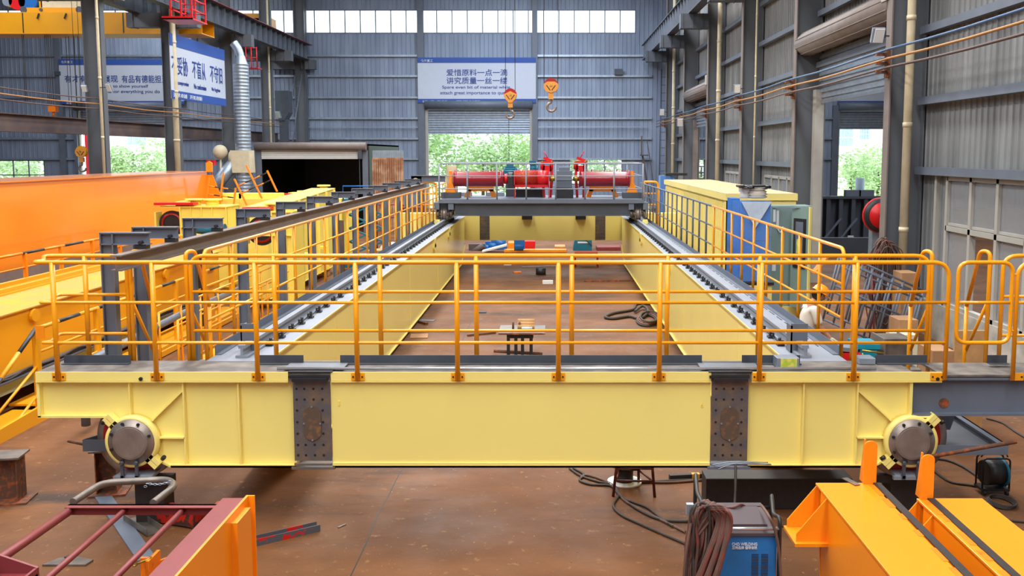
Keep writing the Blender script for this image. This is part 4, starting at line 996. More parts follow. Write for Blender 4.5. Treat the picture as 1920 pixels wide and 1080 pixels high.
# brakes
for k, px in enumerate((1026, 1089)):
    b = T('thruster_brake', 'red %s brake with a raised lever' % ('left' if k == 0 else 'right'), 'brake', (px_(px), yd + .25, zd), 'red brakes of the trolley'); x = px_(px); s = -1 if k == 0 else 1; yy = yd + .35
    for q in (-1, 1):
        m = MB(); m.prism([(x + q * .2, pz_(332)), (x + q * .15, pz_(303)), (x + q * .07, pz_(303)), (x + q * .1, pz_(330)), (x + q * .06, zd), (x + q * .14, zd)], 'y', yy, yy + .08); m.build('arm', 'red', b)
    MB().box(x - .13, x + .13, yy, yy + .06, pz_(322), pz_(311)).build('brake_disc', 'red', b)
    m = MB(); m.box(x - .19, x + .19, yy - .05, yy + .1, pz_(306), pz_(302)); m.cyl((x - .17, yy, pz_(304)), (x - .17, yy, pz_(318)), .05, 8); m.cyl((x + .15, yy, pz_(304)), (x + .15, yy, pz_(318)), .04, 8); m.build('spring_rod', 'red', b)
    m = MB(); m.bar((x + .1, yy, pz_(301)), (x - .12, yy, pz_(296)), .05, .09); m.bar((x - .12, yy, pz_(297)), (x + .12, yy, pz_(292)) if False else (x + .16, yy, pz_(301)), .04, .06); m.build('lever', 'red', b)
    m = MB(); m.cyl((x + s * -.02, yy, pz_(297)), (x + s * .11, yy, pz_(283.5)), .018, 6); m.build('release_handle', 'red', b)
    for q in (-.16, .14): MB().cyl((x + q, yy - .06, pz_(303)), (x + q, yy + .02, pz_(303)), .03, 8).build('pin', 'brass', b)
# motors
def motor(px, py, L_, R_, lab, m_='teal', vertical=False, y=yd + 1.0):
    c = P(px, py, y); r = T('electric_motor', lab, 'motor', (c.x, y, zd)); m = MB()
    m.cyl((c.x - L_ / 2, y, c.z), (c.x + L_ / 2, y, c.z), R_, 20); m.cyl((c.x + L_ / 2, y, c.z), (c.x + L_ / 2 + .08, y, c.z), R_ * .8, 20); m.build('casing', m_, r)
    m = MB()
    for k in range(16):
        t = 2 * math.pi * k / 16; m.bar((c.x - L_ / 2 * .8, y + R_ * 1.04 * math.cos(t), c.z + R_ * 1.04 * math.sin(t)), (c.x + L_ / 2 * .8, y + R_ * 1.04 * math.cos(t), c.z + R_ * 1.04 * math.sin(t)), .012, .03, (0, math.cos(t), math.sin(t)))
    m.build('cooling_fin', m_, r); MB().box(c.x - .12, c.x + .1, y - .1, y + .1, c.z + R_, c.z + R_ + .13).build('terminal_box', m_, r); MB().box(c.x - L_ / 2 * .7, c.x + L_ / 2 * .7, y - R_ * .8, y + R_ * .8, zd, c.z - R_ * .9).build('foot', 'darkgrey', r)
motor(957, 326, .42, .22, 'big teal electric motor behind the left drum and the red guard'); motor(999, 318, .2, .16, 'small teal electric motor above the red guard', y=yd + 1.25)
for i, px in enumerate((945, 953, 960)): MB().cyl(P(px, 316, yd + .9), P(px, 311.5, yd + .9), .035, 10).thing('breather_cap', 'teal', '%s teal breather cap on the big motor' % ('left', 'middle', 'right')[i], 'cap', 'breather caps') if False else None
c = P(846, 322, yd + .6); MB().box(c.x - .16, c.x + .16, yd + .6, yd + .85, zd, P(0, 311, yd + .6).z).thing('control_box', 'cream', 'cream control box at the left end of the trolley', 'control box')
for k, (a, b, m_, lb) in enumerate(((857, 884, 'galv', 'low pale grey junction box under the left drum'), (912, 945, 'galv', 'second low pale grey junction box, right of the left bracket'), (1150, 1176, 'galv', 'low pale grey junction box under the right drum'))):
    MB().box(P(a, 365, yd + 1.2).x, P(b, 365, yd + 1.2).x, yd + 1.2, yd + 1.5, zd, P(0, 361, yd + 1.2).z).thing('junction_box', m_, lb, 'box', 'junction boxes on the trolley')
MB().box(P(967, 350, yd + .6).x, P(1018, 350, yd + .6).x, yd + .5, yd + 1.1, zd, P(0, 354, yd + .6).z).thing('motor_base', 'black', 'black steel motor base under the red guard', 'base')
# ================================================================== LEFT BAY
# ---- big orange girder at the far left
og = T('orange_girder', 'huge bright orange box girder filling the left background', 'crane girder', (-11.8, 16, .3)); y0, y1 = 11.0, 32.0
zt = CAMH - .053 * 11.6
m = MB(); m.prism([(y0, .6), (y1 - 2.2, .6), (y1, 1.6), (y1, zt), (y0, zt)], 'x', -11.62, -11.60); m.build('web', 'orangegrad', og)
m = MB(); m.box(-13.2, -13.18, y0, y1, .6, zt); m.build('rear_web', 'orangegrad', og)
m = MB(); m.box(-13.25, -11.55, y0, y1, zt, zt + .03); m.box(-13.2, -11.6, y1 - .02, y1, 1.6, zt); m.box(-13.2, -11.6, y0, y1 - 2.2, .58, .6); m.build('flange', 'orangegrad', og)
m = MB(); y = 17.6; m.prism([(y + .25 * math.cos(t), zt - .12 + .2 * math.sin(t)) for t in [math.pi + math.pi * k / 10 for k in range(11)]], 'x', -11.6, -11.45); m.build('lifting_eye', 'orangegrad', og)
m = MB(); c = V((-11.5, y1 - .1, zt)); m.prism([(c.x - .10, zt - .1), (c.x + .10, zt - .1), (c.x + .42, zt - 1.0), (c.x - .75, zt - 1.0)], 'y', y1 - .05, y1 - .02); m.prism([(c.x - .1, zt), (c.x + .1, zt), (c.x + .1, zt + .3), (c.x, zt + .36), (c.x - .1, zt + .3)], 'y', y1 - .1, y1); m.build('end_gusset', 'orange', og)
# its striped railing
def striped_rail(lab, x, ya, yb, zt_, z0, mpost, pw, stripe, mids, step, kink=None):
    r = T('guard_railing', lab, 'railing', (x, ya, z0)); y = ya; i = 0
    while y < yb:
        e = min(y + stripe, yb); MB().cyl((x, y, zt_), (x, e, zt_), .03, 8).build('rail_stripe', 'blackstripe' if i % 2 else mpost, r); y = e; i += 1
    for z in mids: MB().cyl((x, ya, z), (x, yb, z), .018, 6).build('middle_rail', mpost, r)
    y = ya
    while y < yb: MB().box(x - pw, x + pw, y - pw, y + pw, z0, zt_).build('post', mpost, r); y += step
    return r
striped_rail('orange railing with black striped handrail before the huge orange girder', -10.95, 15.2, 26, CAMH - .188 * 10.95, .9, 'orange', .035, .85, [CAMH - .215 * 10.95, CAMH - .236 * 10.95], 1.45)
m = MB(); m.box(-11.3, -10.98, 14, 26, CAMH - .245 * 10.95 - .02, CAMH - .245 * 10.95); m.box(-11.3, -11.27, 14, 26, CAMH - .245 * 10.95, CAMH - .222 * 10.95); m.thing('cable_tray', 'flange', 'brown perforated cable tray along the foot of the orange railing', 'cable tray')
# ---- golden girder with walkway
gg = T('golden_girder', 'golden-yellow box girder with a dirty flat top, between the orange girder and the striped walkway', 'crane girder', (-8.9, 12, .1))
xg0, xg1, zg_ = -8.0, -9.85, CAMH - .295 * 8.0
m = MB(); m.box(xg0 - .012, xg0, 9, 22.6, .3, zg_); m.build('web', 'gold', gg); MB().box(xg1, xg1 + .012, 9, 22.6, .3, zg_).build('rear_web', 'gold', gg)
m = MB(); m.box(xg1 - .03, xg0 + .04, 9, 22.8, zg_, zg_ + .02); m.build('top_flange', 'golddirt', gg); MB().box(xg1, xg0, 22.58, 22.6, .3, zg_).build('end_plate', 'gold', gg); MB().box(xg1, xg0, 9, 22.6, .28, .3).build('bottom_flange', 'gold', gg)
for x in (xg1 + .35, xg1 + .75): m = MB(); m.box(x - .07, x + .07, 9, 22.6, zg_ + .02, zg_ + .05); m.box(x - .03, x + .03, 9, 22.6, zg_ + .05, zg_ + .12); m.build('top_rail', 'gold', gg); 
for x in (xg1 + .55,): MB().box(x - .04, x + .04, 9, 22.6, zg_ + .02, zg_ + .06).build('cable_strip', 'flange', gg)
for y in (14.4, 19.4): MB().prism([(y + .12 * math.cos(t), zg_ - .12 + .1 * math.sin(t)) for t in [2 * math.pi * k / 16 for k in range(16)]], 'x', xg0, xg0 + .06).build('lifting_eye', 'gold', gg)
# walkway alongside, cable tray, dark beam
ww = T('golden_walkway', 'golden walkway with sloping stairs and a dark cable tray, at the left picture edge', 'walkway', (-7.6, 12, .05))
m = MB(); m.box(-7.98, -7.25, 13.6, 22.5, .10, .13); m.build('deck', 'gold', ww)
m = MB(); m.box(-7.27, -7.24, 13.6, 22.5, .02, .2); m.build('edge_beam', 'gold', ww)
m = MB(); m.box(-7.98, -7.9, 9.5, 22.5, .50, .56); m.box(-7.98, -7.82, 9.5, 22.5, .50, .52); m.build('cable_tray', 'darkgrey', ww)
m = MB(); m.box(-7.96, -7.94, 9.5, 22.5, .30, .48); m.build('drilled_plate', 'cabgreen', ww)
m = MB(); m.tube(spline([(-7.88, y, .56 + .03 * math.sin(y * 5)) for y in [10 + .5 * k for k in range(24)]], 3), .018, 6); m.build('cable', 'cableblack', ww)
# stairs going down towards the camera
yk = 13.55
a = V((-7.26, yk, .12)); b_ = V((-7.26, yk - 2.6, -.0))
m = MB(); m.prism([(yk, .25), (yk, .0), (yk - .15, 0.0), (yk - 2.8, .0), (yk - 2.8, .12)], 'x', -7.28, -7.24); m.build('stair_stringer', 'gold', ww)
m = MB(); m.box(-7.9, -7.28, yk - 2.8, yk, .03, .06); m.build('stair_tread', 'gold', ww)
sr = T('guard_railing', 'golden railing with yellow and black striped handrail at the left edge', 'railing', (-7.3, 13.5, .1)); x = -7.3
zt2_ = CAMH - .339 * 7.3
pts = [V((x, y, zt2_)) for y in [13.2 + .62 * k for k in range(16)]]
for i in range(len(pts) - 1): MB().cyl(pts[i], pts[i + 1], .03, 8).build('rail_stripe', ('gold', 'blackstripe')[i % 2], sr)
pp = [V((x, 13.2, zt2_)), V((x, 12.75, zt2_ - .25)), V((x, 12.3, zt2_ - .5)), V((x, 11.85, zt2_ - .75))]
for i in range(3): MB().cyl(pp[i], pp[i + 1], .03, 8).build('rail_stripe', ('blackstripe', 'gold')[i % 2], sr)
for z in (.95, .55): MB().cyl((x, 13.2, zt2_ - (1.33 - z) * .9), (x, 22.4, zt2_ - (1.33 - z) * .9), .02, 6).build('middle_rail', 'gold', sr); MB().cyl((x, 13.2, z - .15), (x, 12.0, z - .65), .02, 6).build('middle_rail', 'gold', sr)
for y in (13.2, 14.0 + 1.0, 16.6, 18.2, 19.8, 21.4): MB().box(x - .04, x + .04, y - .04, y + .04, .02, zt2_).build('post', 'gold', sr)
MB().box(x - .04, x + .04, 11.95, 12.05, 0, .75).build('post', 'gold', sr)
m = MB(); m.tube(fillet([(-6.35, 12.6, .1), (-6.35, 12.6, .95), (-6.35, 16, 1.05), (-6.35, 19, 1.05)], .3), .06, 10); m.thing('bent_pipe', 'steelgrey', 'thick blue-grey bent pipe running behind the left railing cage', 'pipe')
MB().box(P(80, 610, 9.3).x, P(96, 610, 9.3).x, 9.16, 9.17, P(0, 630, 9.3).z, P(0, 606, 9.3).z).thing('sign_plate', 'orange', 'small orange plate fixed to the left loop of the front railing', 'plate')

# ---- pale yellow end carriages lying behind
def carriage(px, py_top, Y, w_, h_, lab, wheel_px=None, ribs=3, depth=1.0, redbar=True, z0=None):
    a = P(px, py_top, Y); s = FPX / Y; w = w_ / s; zt = a.z; z0 = zt - h_ / s
    r = T('end_carriage', lab, 'crane part', (a.x + w / 2, Y, z0), 'pale yellow end carriages on the left'); c = 'yellow2'
    wx_ = a.x + .36; wz_ = zt - .42
    poly = [(a.x + .62, zt), (a.x + w, zt), (a.x + w, z0), (a.x + .9, z0), (a.x + .62, z0 + .35)]
    m = MB(); m.prism(poly, 'y', Y + .06, Y + .08); m.prism(poly, 'y', Y + depth - .02, Y + depth); m.build('web', c, r)
    m = MB(); m.box(a.x + .1, a.x + w + .02, Y, Y + depth, zt, zt + .03); m.box(a.x + .62, a.x + .65, Y, Y + depth, z0 + .35, zt); m.box(a.x + w - .02, a.x + w, Y, Y + depth, z0, zt); m.box(a.x + .9, a.x + w, Y, Y + depth, z0 - .02, z0)
    m.build('flange', c, r)
    for i in range(ribs):
        x = a.x + .9 + (w - 1.0) * i / ribs; MB().box(x, x + .015, Y, Y + .06, z0, zt).build('stiffener', c, r)
    MB().bar((a.x + .7, Y + .03, z0 + .5), (a.x + w * .7, Y + .03, zt - .5), .06, .015, (-.4, 0, .9)).build('diagonal_stiffener', c, r)
    MB().box(a.x + .65, a.x + w - .02, Y, Y + .06, zt - .52, zt - .50).build('stiffener', c, r)
    m = MB(); m.cyl((wx_, Y + .2, wz_), (wx_, Y + .42, wz_), .30, 28); m.cyl((wx_, Y + .17, wz_), (wx_, Y + .2, wz_), .33, 28); wh = m.build('wheel', 'black', r)
    m = MB(); m.lathe([(.22, 0), (.27, 0), (.27, .02), (.22, .02), (.22, 0)], (wx_, Y + .14, wz_), (0, 1, 0), 28); m.build('wheel_web', 'wheelred', wh)
    if redbar: MB().box(a.x - .0, a.x + w * .55, Y - .05, Y + .3, zt + .06, zt + .12).build('buffer_plate', 'red', r)
    m = MB(); m.box(a.x - .02, a.x + .02, Y, Y + .4, wz_ - .3, zt - .12); m.box(a.x, a.x + .6, Y + .0, Y + .03, wz_ - .1, wz_ - .06); m.build('rail_guard', c, r)
    for q in (.35, .6):
        m = MB(); x = a.x + w * q + .2; m.cyl((x, Y + .5, zt), (x, Y + .5, zt + .16), .16, 18); m.cyl((x, Y + .5, zt + .16), (x, Y + .5, zt + .2), .24, 18); m.build('bearing_sleeve', c, r)
    MB().box(a.x + w * .25, a.x + w * .45, Y + .2, Y + .8, zt + .03, zt + .14).build('pad', c, r)
    for q in (1.0, w - .4): MB().box(a.x + q, a.x + q + .3, Y + .1, Y + depth - .1, 0, z0 - .02).build('stand', c, r)
    return r
carriage(290, 389, 24.0, 134, 150, 'pale yellow end carriage with a dark wheel and a red plate, nearest the orange girder')
carriage(455, 399, 21.0, 92, 175, 'pale yellow end carriage with a red wheel, behind the third grey gallows post', ribs=2)
carriage(500, 369, 34.0, 150, 120, 'pale yellow end carriage with a red top plate, before the dark booth', ribs=4)
pg = T('plain_girder', 'plain pale yellow box girder lying across behind the end carriages', 'crane girder', (P(510, 400, 32.6).x, 32.6, 0)); a, b = P(388, 374, 32.6), P(640, 366, 32.6)
m = MB(); m.box(a.x, b.x, 32.6, 32.62, .1, a.z); m.box(a.x, b.x, 33.6, 33.62, .1, a.z); m.box(a.x, b.x, 32.6, 33.62, a.z, a.z + .02); m.box(a.x, b.x, 32.6, 33.62, .08, .1); m.build('box_section', 'yellow2', pg)
for k in range(6): x = a.x + .4 + (b.x - a.x - .8) * k / 5; MB().box(x, x + .02, 32.52, 32.6, .1, a.z).build('rib', 'yellow2', pg)
for k, px in enumerate((402, 437, 470, 508)): c = P(px, 366, 33.0); MB().box(c.x - .35, c.x + .35, 32.8, 33.4, a.z + .02, a.z + .2).build('pad', 'yellow2', pg)
for x in (a.x + .5, b.x - 1): MB().box(x, x + .4, 32.7, 33.5, 0, .08).build('foot', 'wood', pg)
# long ribbed yellow girder
yg = T('ribbed_girder', 'long pale yellow girder with vertical ribs, left of the left railing', 'crane girder', (-7.2, 26, .1)); xa_ = -6.9
zt = CAMH - .2 * 6.9 + .1
m = MB(); m.prism([(23.0, .25), (30.2, .25), (30.2, CAMH - .160 * 6.9), (23.0, CAMH - .196 * 6.9)], 'x', xa_ - .02, xa_); m.prism([(23.0, .25), (30.2, .25), (30.2, CAMH - .160 * 6.9), (23.0, CAMH - .196 * 6.9)], 'x', xa_ - .72, xa_ - .7); m.build('web', 'yellow2', yg)
m = MB(); m.box(xa_ - .7, xa_, 22.98, 23.0, .25, CAMH - .196 * 6.9); m.box(xa_ - .7, xa_, 30.2, 30.22, .25, CAMH - .160 * 6.9)
m.bar((xa_ - .35, 23.0, CAMH - .196 * 6.9), (xa_ - .35, 30.2, CAMH - .160 * 6.9), 0.76, .02, (0, 0, 1)); m.box(xa_ - .7, xa_ + .02, 23, 30.2, .23, .25); m.build('flange', 'yellow2', yg)
for y in (23.4, 29.2): MB().box(xa_ - .65, xa_ - .05, y, y + .4, 0, .23).build('foot_block', 'wood', yg)
for i in range(7): y = 23.6 + i * 1.05; MB().box(xa_, xa_ + .09, y, y + .02, .25, CAMH - .19 * 6.9 + i * .03).build('rib', 'yellow2', yg)
for i in range(3): y = 24.1 + i * 1.9; MB().prism([(xa_, .95), (xa_ + .22, 1.02), (xa_ + .22, 1.05), (xa_, 1.05)], 'y', y, y + .25).build('step_bracket', 'yellow2', yg)
for i, (px, py, Y) in enumerate(((607, 350, 31.4), (573, 362, 31.0))):
    c = P(px, py, Y); r = T('flanged_sleeve', '%s yellow flanged pipe stub standing on the yellow parts before the booth' % ('taller right' if i == 0 else 'lower left'), 'pipe stub', (c.x, Y, c.z - .5)); m = MB()
    m.cyl((c.x, Y, 0), (c.x, Y, c.z), .13, 18); m.build('stub', 'yellow2', r); MB().cyl((c.x, Y, c.z), (c.x, Y, c.z + .06), .22, 18).build('rim', 'yellow2', r)
# teal gear motor hung on yellow part
c = P(395, 432, 19.5); r = T('gear_motor', 'small teal gear motor under the conductor beam, before the yellow carriages', 'motor', (c.x, 19.5, c.z - .2)); m = MB(); m.cyl(c + V((-.3, 0, .05)), c + V((.1, 0, .0)), .11, 16); m.cyl(c + V((.12, 0, 0)), c + V((.30, 0, 0)), .14, 18); m.build('casing', 'teal', r)
m = MB(); m.box(c.x - .4, c.x + .05, 19.4, 19.7, c.z - .2, c.z - .12); m.box(c.x - .3, c.x - .2, 19.5, 19.6, 0, c.z - .2); m.build('mount', 'black', r); MB().tube(spline([c + V((-.05, 0, -.15)), c + V((-.02, 0, -.35)), c + V((.04, 0, -.55))], 5), .012, 5).build('cable', 'cableblack', r)
MB().box(P(362, 455, 20).x, P(386, 455, 20).x, 20, 20.4, 0, P(0, 455, 20).z).thing('support_block', 'gold', 'golden support block left of the teal gear motor', 'block')
MB().box(P(296, 455, 22).x, P(322, 455, 22).x, 22.9, 23.3, 0, P(0, 448, 22).z).thing('support_block', 'gold', 'golden support block under the yellow carriage nearest the orange girder', 'block')
# orange ladder pieces with black stripes
def ladder(px, py, Y, ang, lab, L_=1.4, w_=.5, rungs=3, m_='orange'):
    c = P(px, py, Y); r = T('railing_piece', lab, 'railing piece', tuple(c), 'loose orange railing pieces'); d = V((math.sin(math.radians(ang)), 0, math.cos(math.radians(ang)))); n = V((d.z, 0, -d.x))
    for i in range(3): MB().bar(c + n * i * w_, c + n * i * w_ + d * L_ * (1, 1.25, .8)[i], .05, .05).build('upright', m_, r)
    for j in range(2):
        p = c + d * L_ * (.45 + .28 * j)
        for q in range(4): MB().cyl(p + n * w_ * q * .5, p + n * w_ * (q + 1) * .5, .022, 6).build('rail_stripe', 'blackstripe' if q % 2 else m_, r)
ladder(463, 385, 31, -24, 'loose orange railing piece with black stripes leaning before the silver duct', .95, .55)
ladder(386, 388, 31, 8, 'loose orange railing piece with black stripes at the end of the orange girder', .95, .45)
m = MB(); m.tube(fillet([P(500, 540, 16.5), P(500, 498, 16.5), P(545, 498, 16.5), P(545, 540, 16.5)], .12), .022, 8); m.thing('rounded_railing', 'orange', 'low rounded orange railing hoop behind the left girder', 'railing') if False else None

# orange cage railings between the walkways (left middle)
def small_rail(x, ya, yb, z0, z1, lab, m_='orangerail', n=.9):
    r = T('guard_railing', lab, 'railing', (x, ya, z0)); MB().tube([(x, ya, z0), (x, ya, z1), (x, yb, z1)], .02, 6).build('top_rail', m_, r)
    for t in (.38, .68): MB().tube([(x, ya, z0 + (z1 - z0) * t), (x, yb, z0 + (z1 - z0) * t)], .015, 6).build('middle_rail', m_, r)
    y = ya
    while y <= yb: MB().cyl((x, y, z0), (x, y, z1), .02, 6).build('post', m_, r); y += n
small_rail(-5.6, 14.0, 20, .2, 1.3, 'low orange railing on the ground between the gallows posts and the golden walkway')
small_rail(-6.3, 15.0, 22, .2, 1.25, 'second low orange railing, nearer the golden walkway')
hp = T('walkway_section', 'long low yellow walkway section lying between the two low orange railings', 'walkway', (-6, 16, 0)); MB().box(-6.25, -5.65, 15.0, 21.5, .14, .2).build('deck', 'gold', hp); MB().box(-6.27, -5.63, 15.0, 21.5, .0, .14).build('edge_beam', 'yellow2', hp)

# ---- spray booth
YBo = 46.0; a = P(478, 270, YBo); b = P(692, 282, YBo); zc = P(0, 298, YBo).z
bo = T('spray_booth', 'dark open booth with a half-raised white shutter, behind the yellow parts', 'booth', ((a.x + b.x) / 2, YBo, 0))
m = MB(); m.box(a.x, a.x + .08, YBo, YBo + 9, 0, a.z); m.box(b.x - .08, b.x, YBo, YBo + 9, 0, a.z); m.box(a.x, b.x, YBo + 8.9, YBo + 9, 0, a.z); m.box(a.x, b.x, YBo, YBo + 9, a.z - .08, a.z); m.build('shell', 'black', bo)
m = MB(); m.box(a.x + .02, a.x + .32, YBo - .08, YBo, 0, a.z - .3); m.box(b.x - .32, b.x - .05, YBo - .08, YBo, 0, a.z - .3); m.build('door_frame', 'steelgrey', bo)
m = MB(); n = 5; z1 = P(0, 281, YBo).z
for i in range(n): m.box(a.x + .3, b.x - .45, YBo - .05 - .02 * (i % 2), YBo - .02, zc + (z1 - zc) * i / n, zc + (z1 - zc) * (i + .9) / n)
m.build('shutter', 'white', bo); m = MB(); m.cyl((a.x + .05, YBo - .2, a.z - .12), (b.x - .1, YBo - .2, a.z - .12), .2, 14); m.build('shutter_roll', 'flange', bo)
m = MB(); m.box(b.x - .5, b.x - .3, YBo - .3, YBo - .05, zc, z1 + .1); m.box(b.x - .45, b.x - .42, YBo - .2, YBo - .17, zc - 1.6, zc); m.build('motor_housing', 'darkgrey', bo)
m = MB(); x0, x1 = P(698, 300, YBo).x, P(756, 300, YBo).x; n = 14
for i in range(n): m.box(x0 + (x1 - x0) * i / n, x0 + (x1 - x0) * (i + .7) / n, YBo - .05, YBo, 0, P(0, 298, YBo).z)
m.box(x0, x1, YBo, YBo + .06, 0, P(0, 296, YBo).z); m.thing('corrugated_screen', 'rustpanel', 'rusty corrugated panel wall right of the dark booth', 'panel')
m = MB()
for i in range(n): m.box(x0 + (x1 - x0) * i / n, x0 + (x1 - x0) * (i + .5) / n, YBo + .1, YBo + .14, 3.4, P(0, 283, YBo).z)
m.box(x0, x1, YBo + .14, YBo + .16, 3.4, P(0, 282, YBo).z); m.thing('clear_panel', 'galv', 'pale corrugated sheet above the rusty panel', 'panel')
# ---- ducts
YD = 45.0; c0 = P(457, 300, YD); r = .36
du = T('exhaust_duct', 'tall silver spiral duct rising beside the third left column', 'duct', (c0.x, YD, 0)); m = MB(); prof = [(r, 0)]; z = 0
zt = P(0, 125, YD).z
while z < zt: prof += [(r, z + .1), (r + .014, z + .12), (r, z + .14)]; z += .16
m.lathe(prof, (c0.x, YD, 0), (0, 0, 1), 24); m.build('spiral_pipe', 'galv', du)
m = MB(); m.lathe([(r, 0), (.2, .5)], (c0.x, YD, zt), (0, 0, 1), 24); m.build('cone', 'galv', du)
m = MB(); m.tube(spline([(c0.x, YD, zt + .45), (c0.x - .1, YD, zt + .8), (c0.x - .3, YD, zt + 1.1)], 6), .2, 12); m.build('elbow', 'galv', du)
m = MB(); m.prism([(c0.x - .42, 2.9), (c0.x + .42, 2.9), (c0.x + .38, 3.95), (c0.x - .5, 3.95)], 'y', YD - .42, YD + .4); m.cyl((c0.x - .6, YD - .1, 3.6), (c0.x - .4, YD - .1, 3.6), .3, 16); m.build('junction_hood', 'cream', du)
m = MB(); m.cyl((c0.x - .3, YD - .1, 3.5), (c0.x - 2.1, YD - .1, 1.4), .3, 18); m.build('slanting_branch', 'galv', du)
m = MB(); x = P(413, 285, YD).x; m.ball((x, YD, P(0, 285, YD).z), .34, 16); m.cyl((x, YD, 0), (x, YD, P(0, 285, YD).z), .05, 8); m.thing('dust_drum', 'cream', 'round cream drum left of the silver duct', 'drum')
# red valve device
c = P(395, 305, 44); m = MB(); m.box(c.x - .2, c.x + .15, 44, 44.3, c.z - .12, c.z + .12); m.box(c.x - .02, c.x + .02, 44.1, 44.15, 0, c.z); m.thing('red_device', 'red', 'small red device on a bracket left of the slanting duct', 'device')
# dark hopper
YH = 61; a = P(515, 170, YH); b = P(541, 211, YH); r = T('hopper', 'dark blue hopper with a narrow chute by the fourth left column', 'hopper', ((a.x + b.x) / 2, YH, 0)); MB().box(a.x, b.x, YH, YH + 1, b.z, a.z).build('bin', 'darkgrey', r)
m = MB(); m.prism([(a.x, b.z), (b.x, b.z), (b.x - .3, b.z - .5), (a.x + .25, b.z - .5)], 'y', YH, YH + 1); m.box(a.x + .2, b.x - .25, YH + .1, YH + .9, 0, b.z - .4); m.build('chute', 'darkgrey', r)
# leaning access ladder left, ladder and stair right
def wall_ladder(px0, py0, px1, py1, Y, w_, lab, m_, n=9):
    a, b = P(px0, py0, Y), P(px1, py1, Y); r = T('access_ladder', lab, 'ladder', tuple(a)); s = V((w_, 0, 0))
    for q in (0, 1): MB().cyl(a + s * q, b + s * q, .035, 6).build('side_rail', m_, r)
    for i in range(1, n): p = a.lerp(b, i / n); MB().cyl(p, p + s, .02, 5).build('rung', m_, r)
wall_ladder(520, 390, 553, 140, 64.5, .45, 'grey leaning ladder between the dark hopper and the corner column', 'steelgrey', 12)
wall_ladder(1235, 393, 1240, 130, 63.5, .5, 'dark ladder in the far right corner', 'darkgrey', 18)
st = T('rusty_stair', 'small rusty stair and platform on the end wall near the far right corner', 'stair', (P(1210, 300, 65).x, 65, 0)); a, b = P(1201, 255, 65), P(1203, 290, 65)
m = MB(); m.box(a.x, a.x + .08, 64.5, 64.6, b.z, a.z); m.box(a.x, P(1218, 0, 64.6).x, 64.2, 65.2, b.z - .08, b.z); m.build('platform', 'rustbeam', st)
m = MB(); m.bar((b.x, 64.5, b.z), (P(1222, 340, 64.5).x, 64.5, .0), .06, .12); m.bar((b.x + .3, 64.3, b.z + .9), (P(1228, 340, 64.5).x, 64.3, 1.1), .05, .05); m.build('stringer', 'rustbeam', st)

# ---- overhead crane of the left bay
YO = 45.8
z0, z1 = P(0, 62, YO).z, P(0, 24, YO).z; x1 = P(283, 40, YO).x; x2 = P(393, 60, YO).x
oc = T('overhead_crane', 'golden-yellow overhead crane spanning the far left bay at the top left', 'crane', (-28, YO, z0))
m = MB(); m.box(-44.5, x2 - .35, YO, YO + .02, z0, z1); m.box(-44.5, x2 - .35, YO + 1.6, YO + 1.62, z0, z1); m.box(-44.5, x2 - .35, YO, YO + 1.62, z1, z1 + .03); m.box(-44.5, x2 - .35, YO - .03, YO + 1.65, z0 - .04, z0); m.build('bridge_girder', 'gold', oc)
for px in (42, 230): MB().box(P(px, 40, YO).x, P(px, 40, YO).x + .05, YO - .012, YO, z0, z1).build('splice_seam', 'blackstripe', oc)
a = P(35, 22, YO); b = P(155, 13, YO); m = MB(); m.box(a.x, b.x, YO + .2, YO + .4, a.z, b.z); m.box(a.x, b.x, YO + 1.4, YO + 1.6, a.z, b.z); m.build('trolley_frame', 'gold', oc)
for px in (43, 76, 148): c = P(px, 18, YO + .15); MB().cyl(c, c + V((0, .1, 0)), .16 if px != 76 else .08, 14).build('trolley_wheel', 'darkgrey', oc)
for px, m_, w_ in ((38, 'red', .5), (58, 'blue', .55), (20, 'galv', .3)): c = P(px, 4, YO + .6); MB().cyl(c + V((0, -.3, 0)), c + V((0, .5, 0)), w_ * .8, 16).build('hoist_motor', m_, oc)
c = P(98, 5, YO + .5); MB().box(c.x - .5, c.x + 1.4, YO + .4, YO + 1.2, b.z, b.z + 1.0).build('hoist_drum', 'cream', oc)
c = P(75, 5, YO + .5); MB().box(c.x, c.x + .15, YO + .4, YO + 1.2, b.z, b.z + 1.4).build('frame_plate', 'gold', oc)
for px in (73, 124): p0 = P(px, 25, YO - .05); MB().bar(p0, p0 + V((-.1, 0, -.25)), .06, .05).build('wheel_stop', 'blackstripe', oc)
def ropes(pxs, py0, py1, Y, lab, group='hoist ropes'):
    r = T('hoist_rope', lab, 'rope', tuple(P(pxs[0], py1, Y))); 
    for px in pxs: p1 = P(px, py1, Y); MB().cyl(p1, (p1.x, Y, P(0, py0, Y).z), .014, 5).build('rope_fall', 'cableblack', r)
ropes((91, 94, 97, 101), 62, 203, YO + .5, 'bundle of hoist ropes left of the nearest left column, hanging from the golden crane')
ropes((132, 137, 147, 154), 62, 240, YO + .9, 'second set of thin ropes close left of the nearest left column')
ropes((48, 51), 62, 190, YO + .3, 'pair of thin ropes at the far left below the golden crane')
# second golden crane part seen beyond runway
a = P(443, 42, 60); m = MB(); m.box(a.x, a.x + 1.6, 60, 61, 11.28, P(0, 25, 60).z); m.box(a.x + 1, a.x + 2.2, 60, 61, 11.28, P(0, 34, 60).z); m.thing('crane_end_truck', 'gold', 'golden crane end truck peeping over the left runway beam', 'crane part')
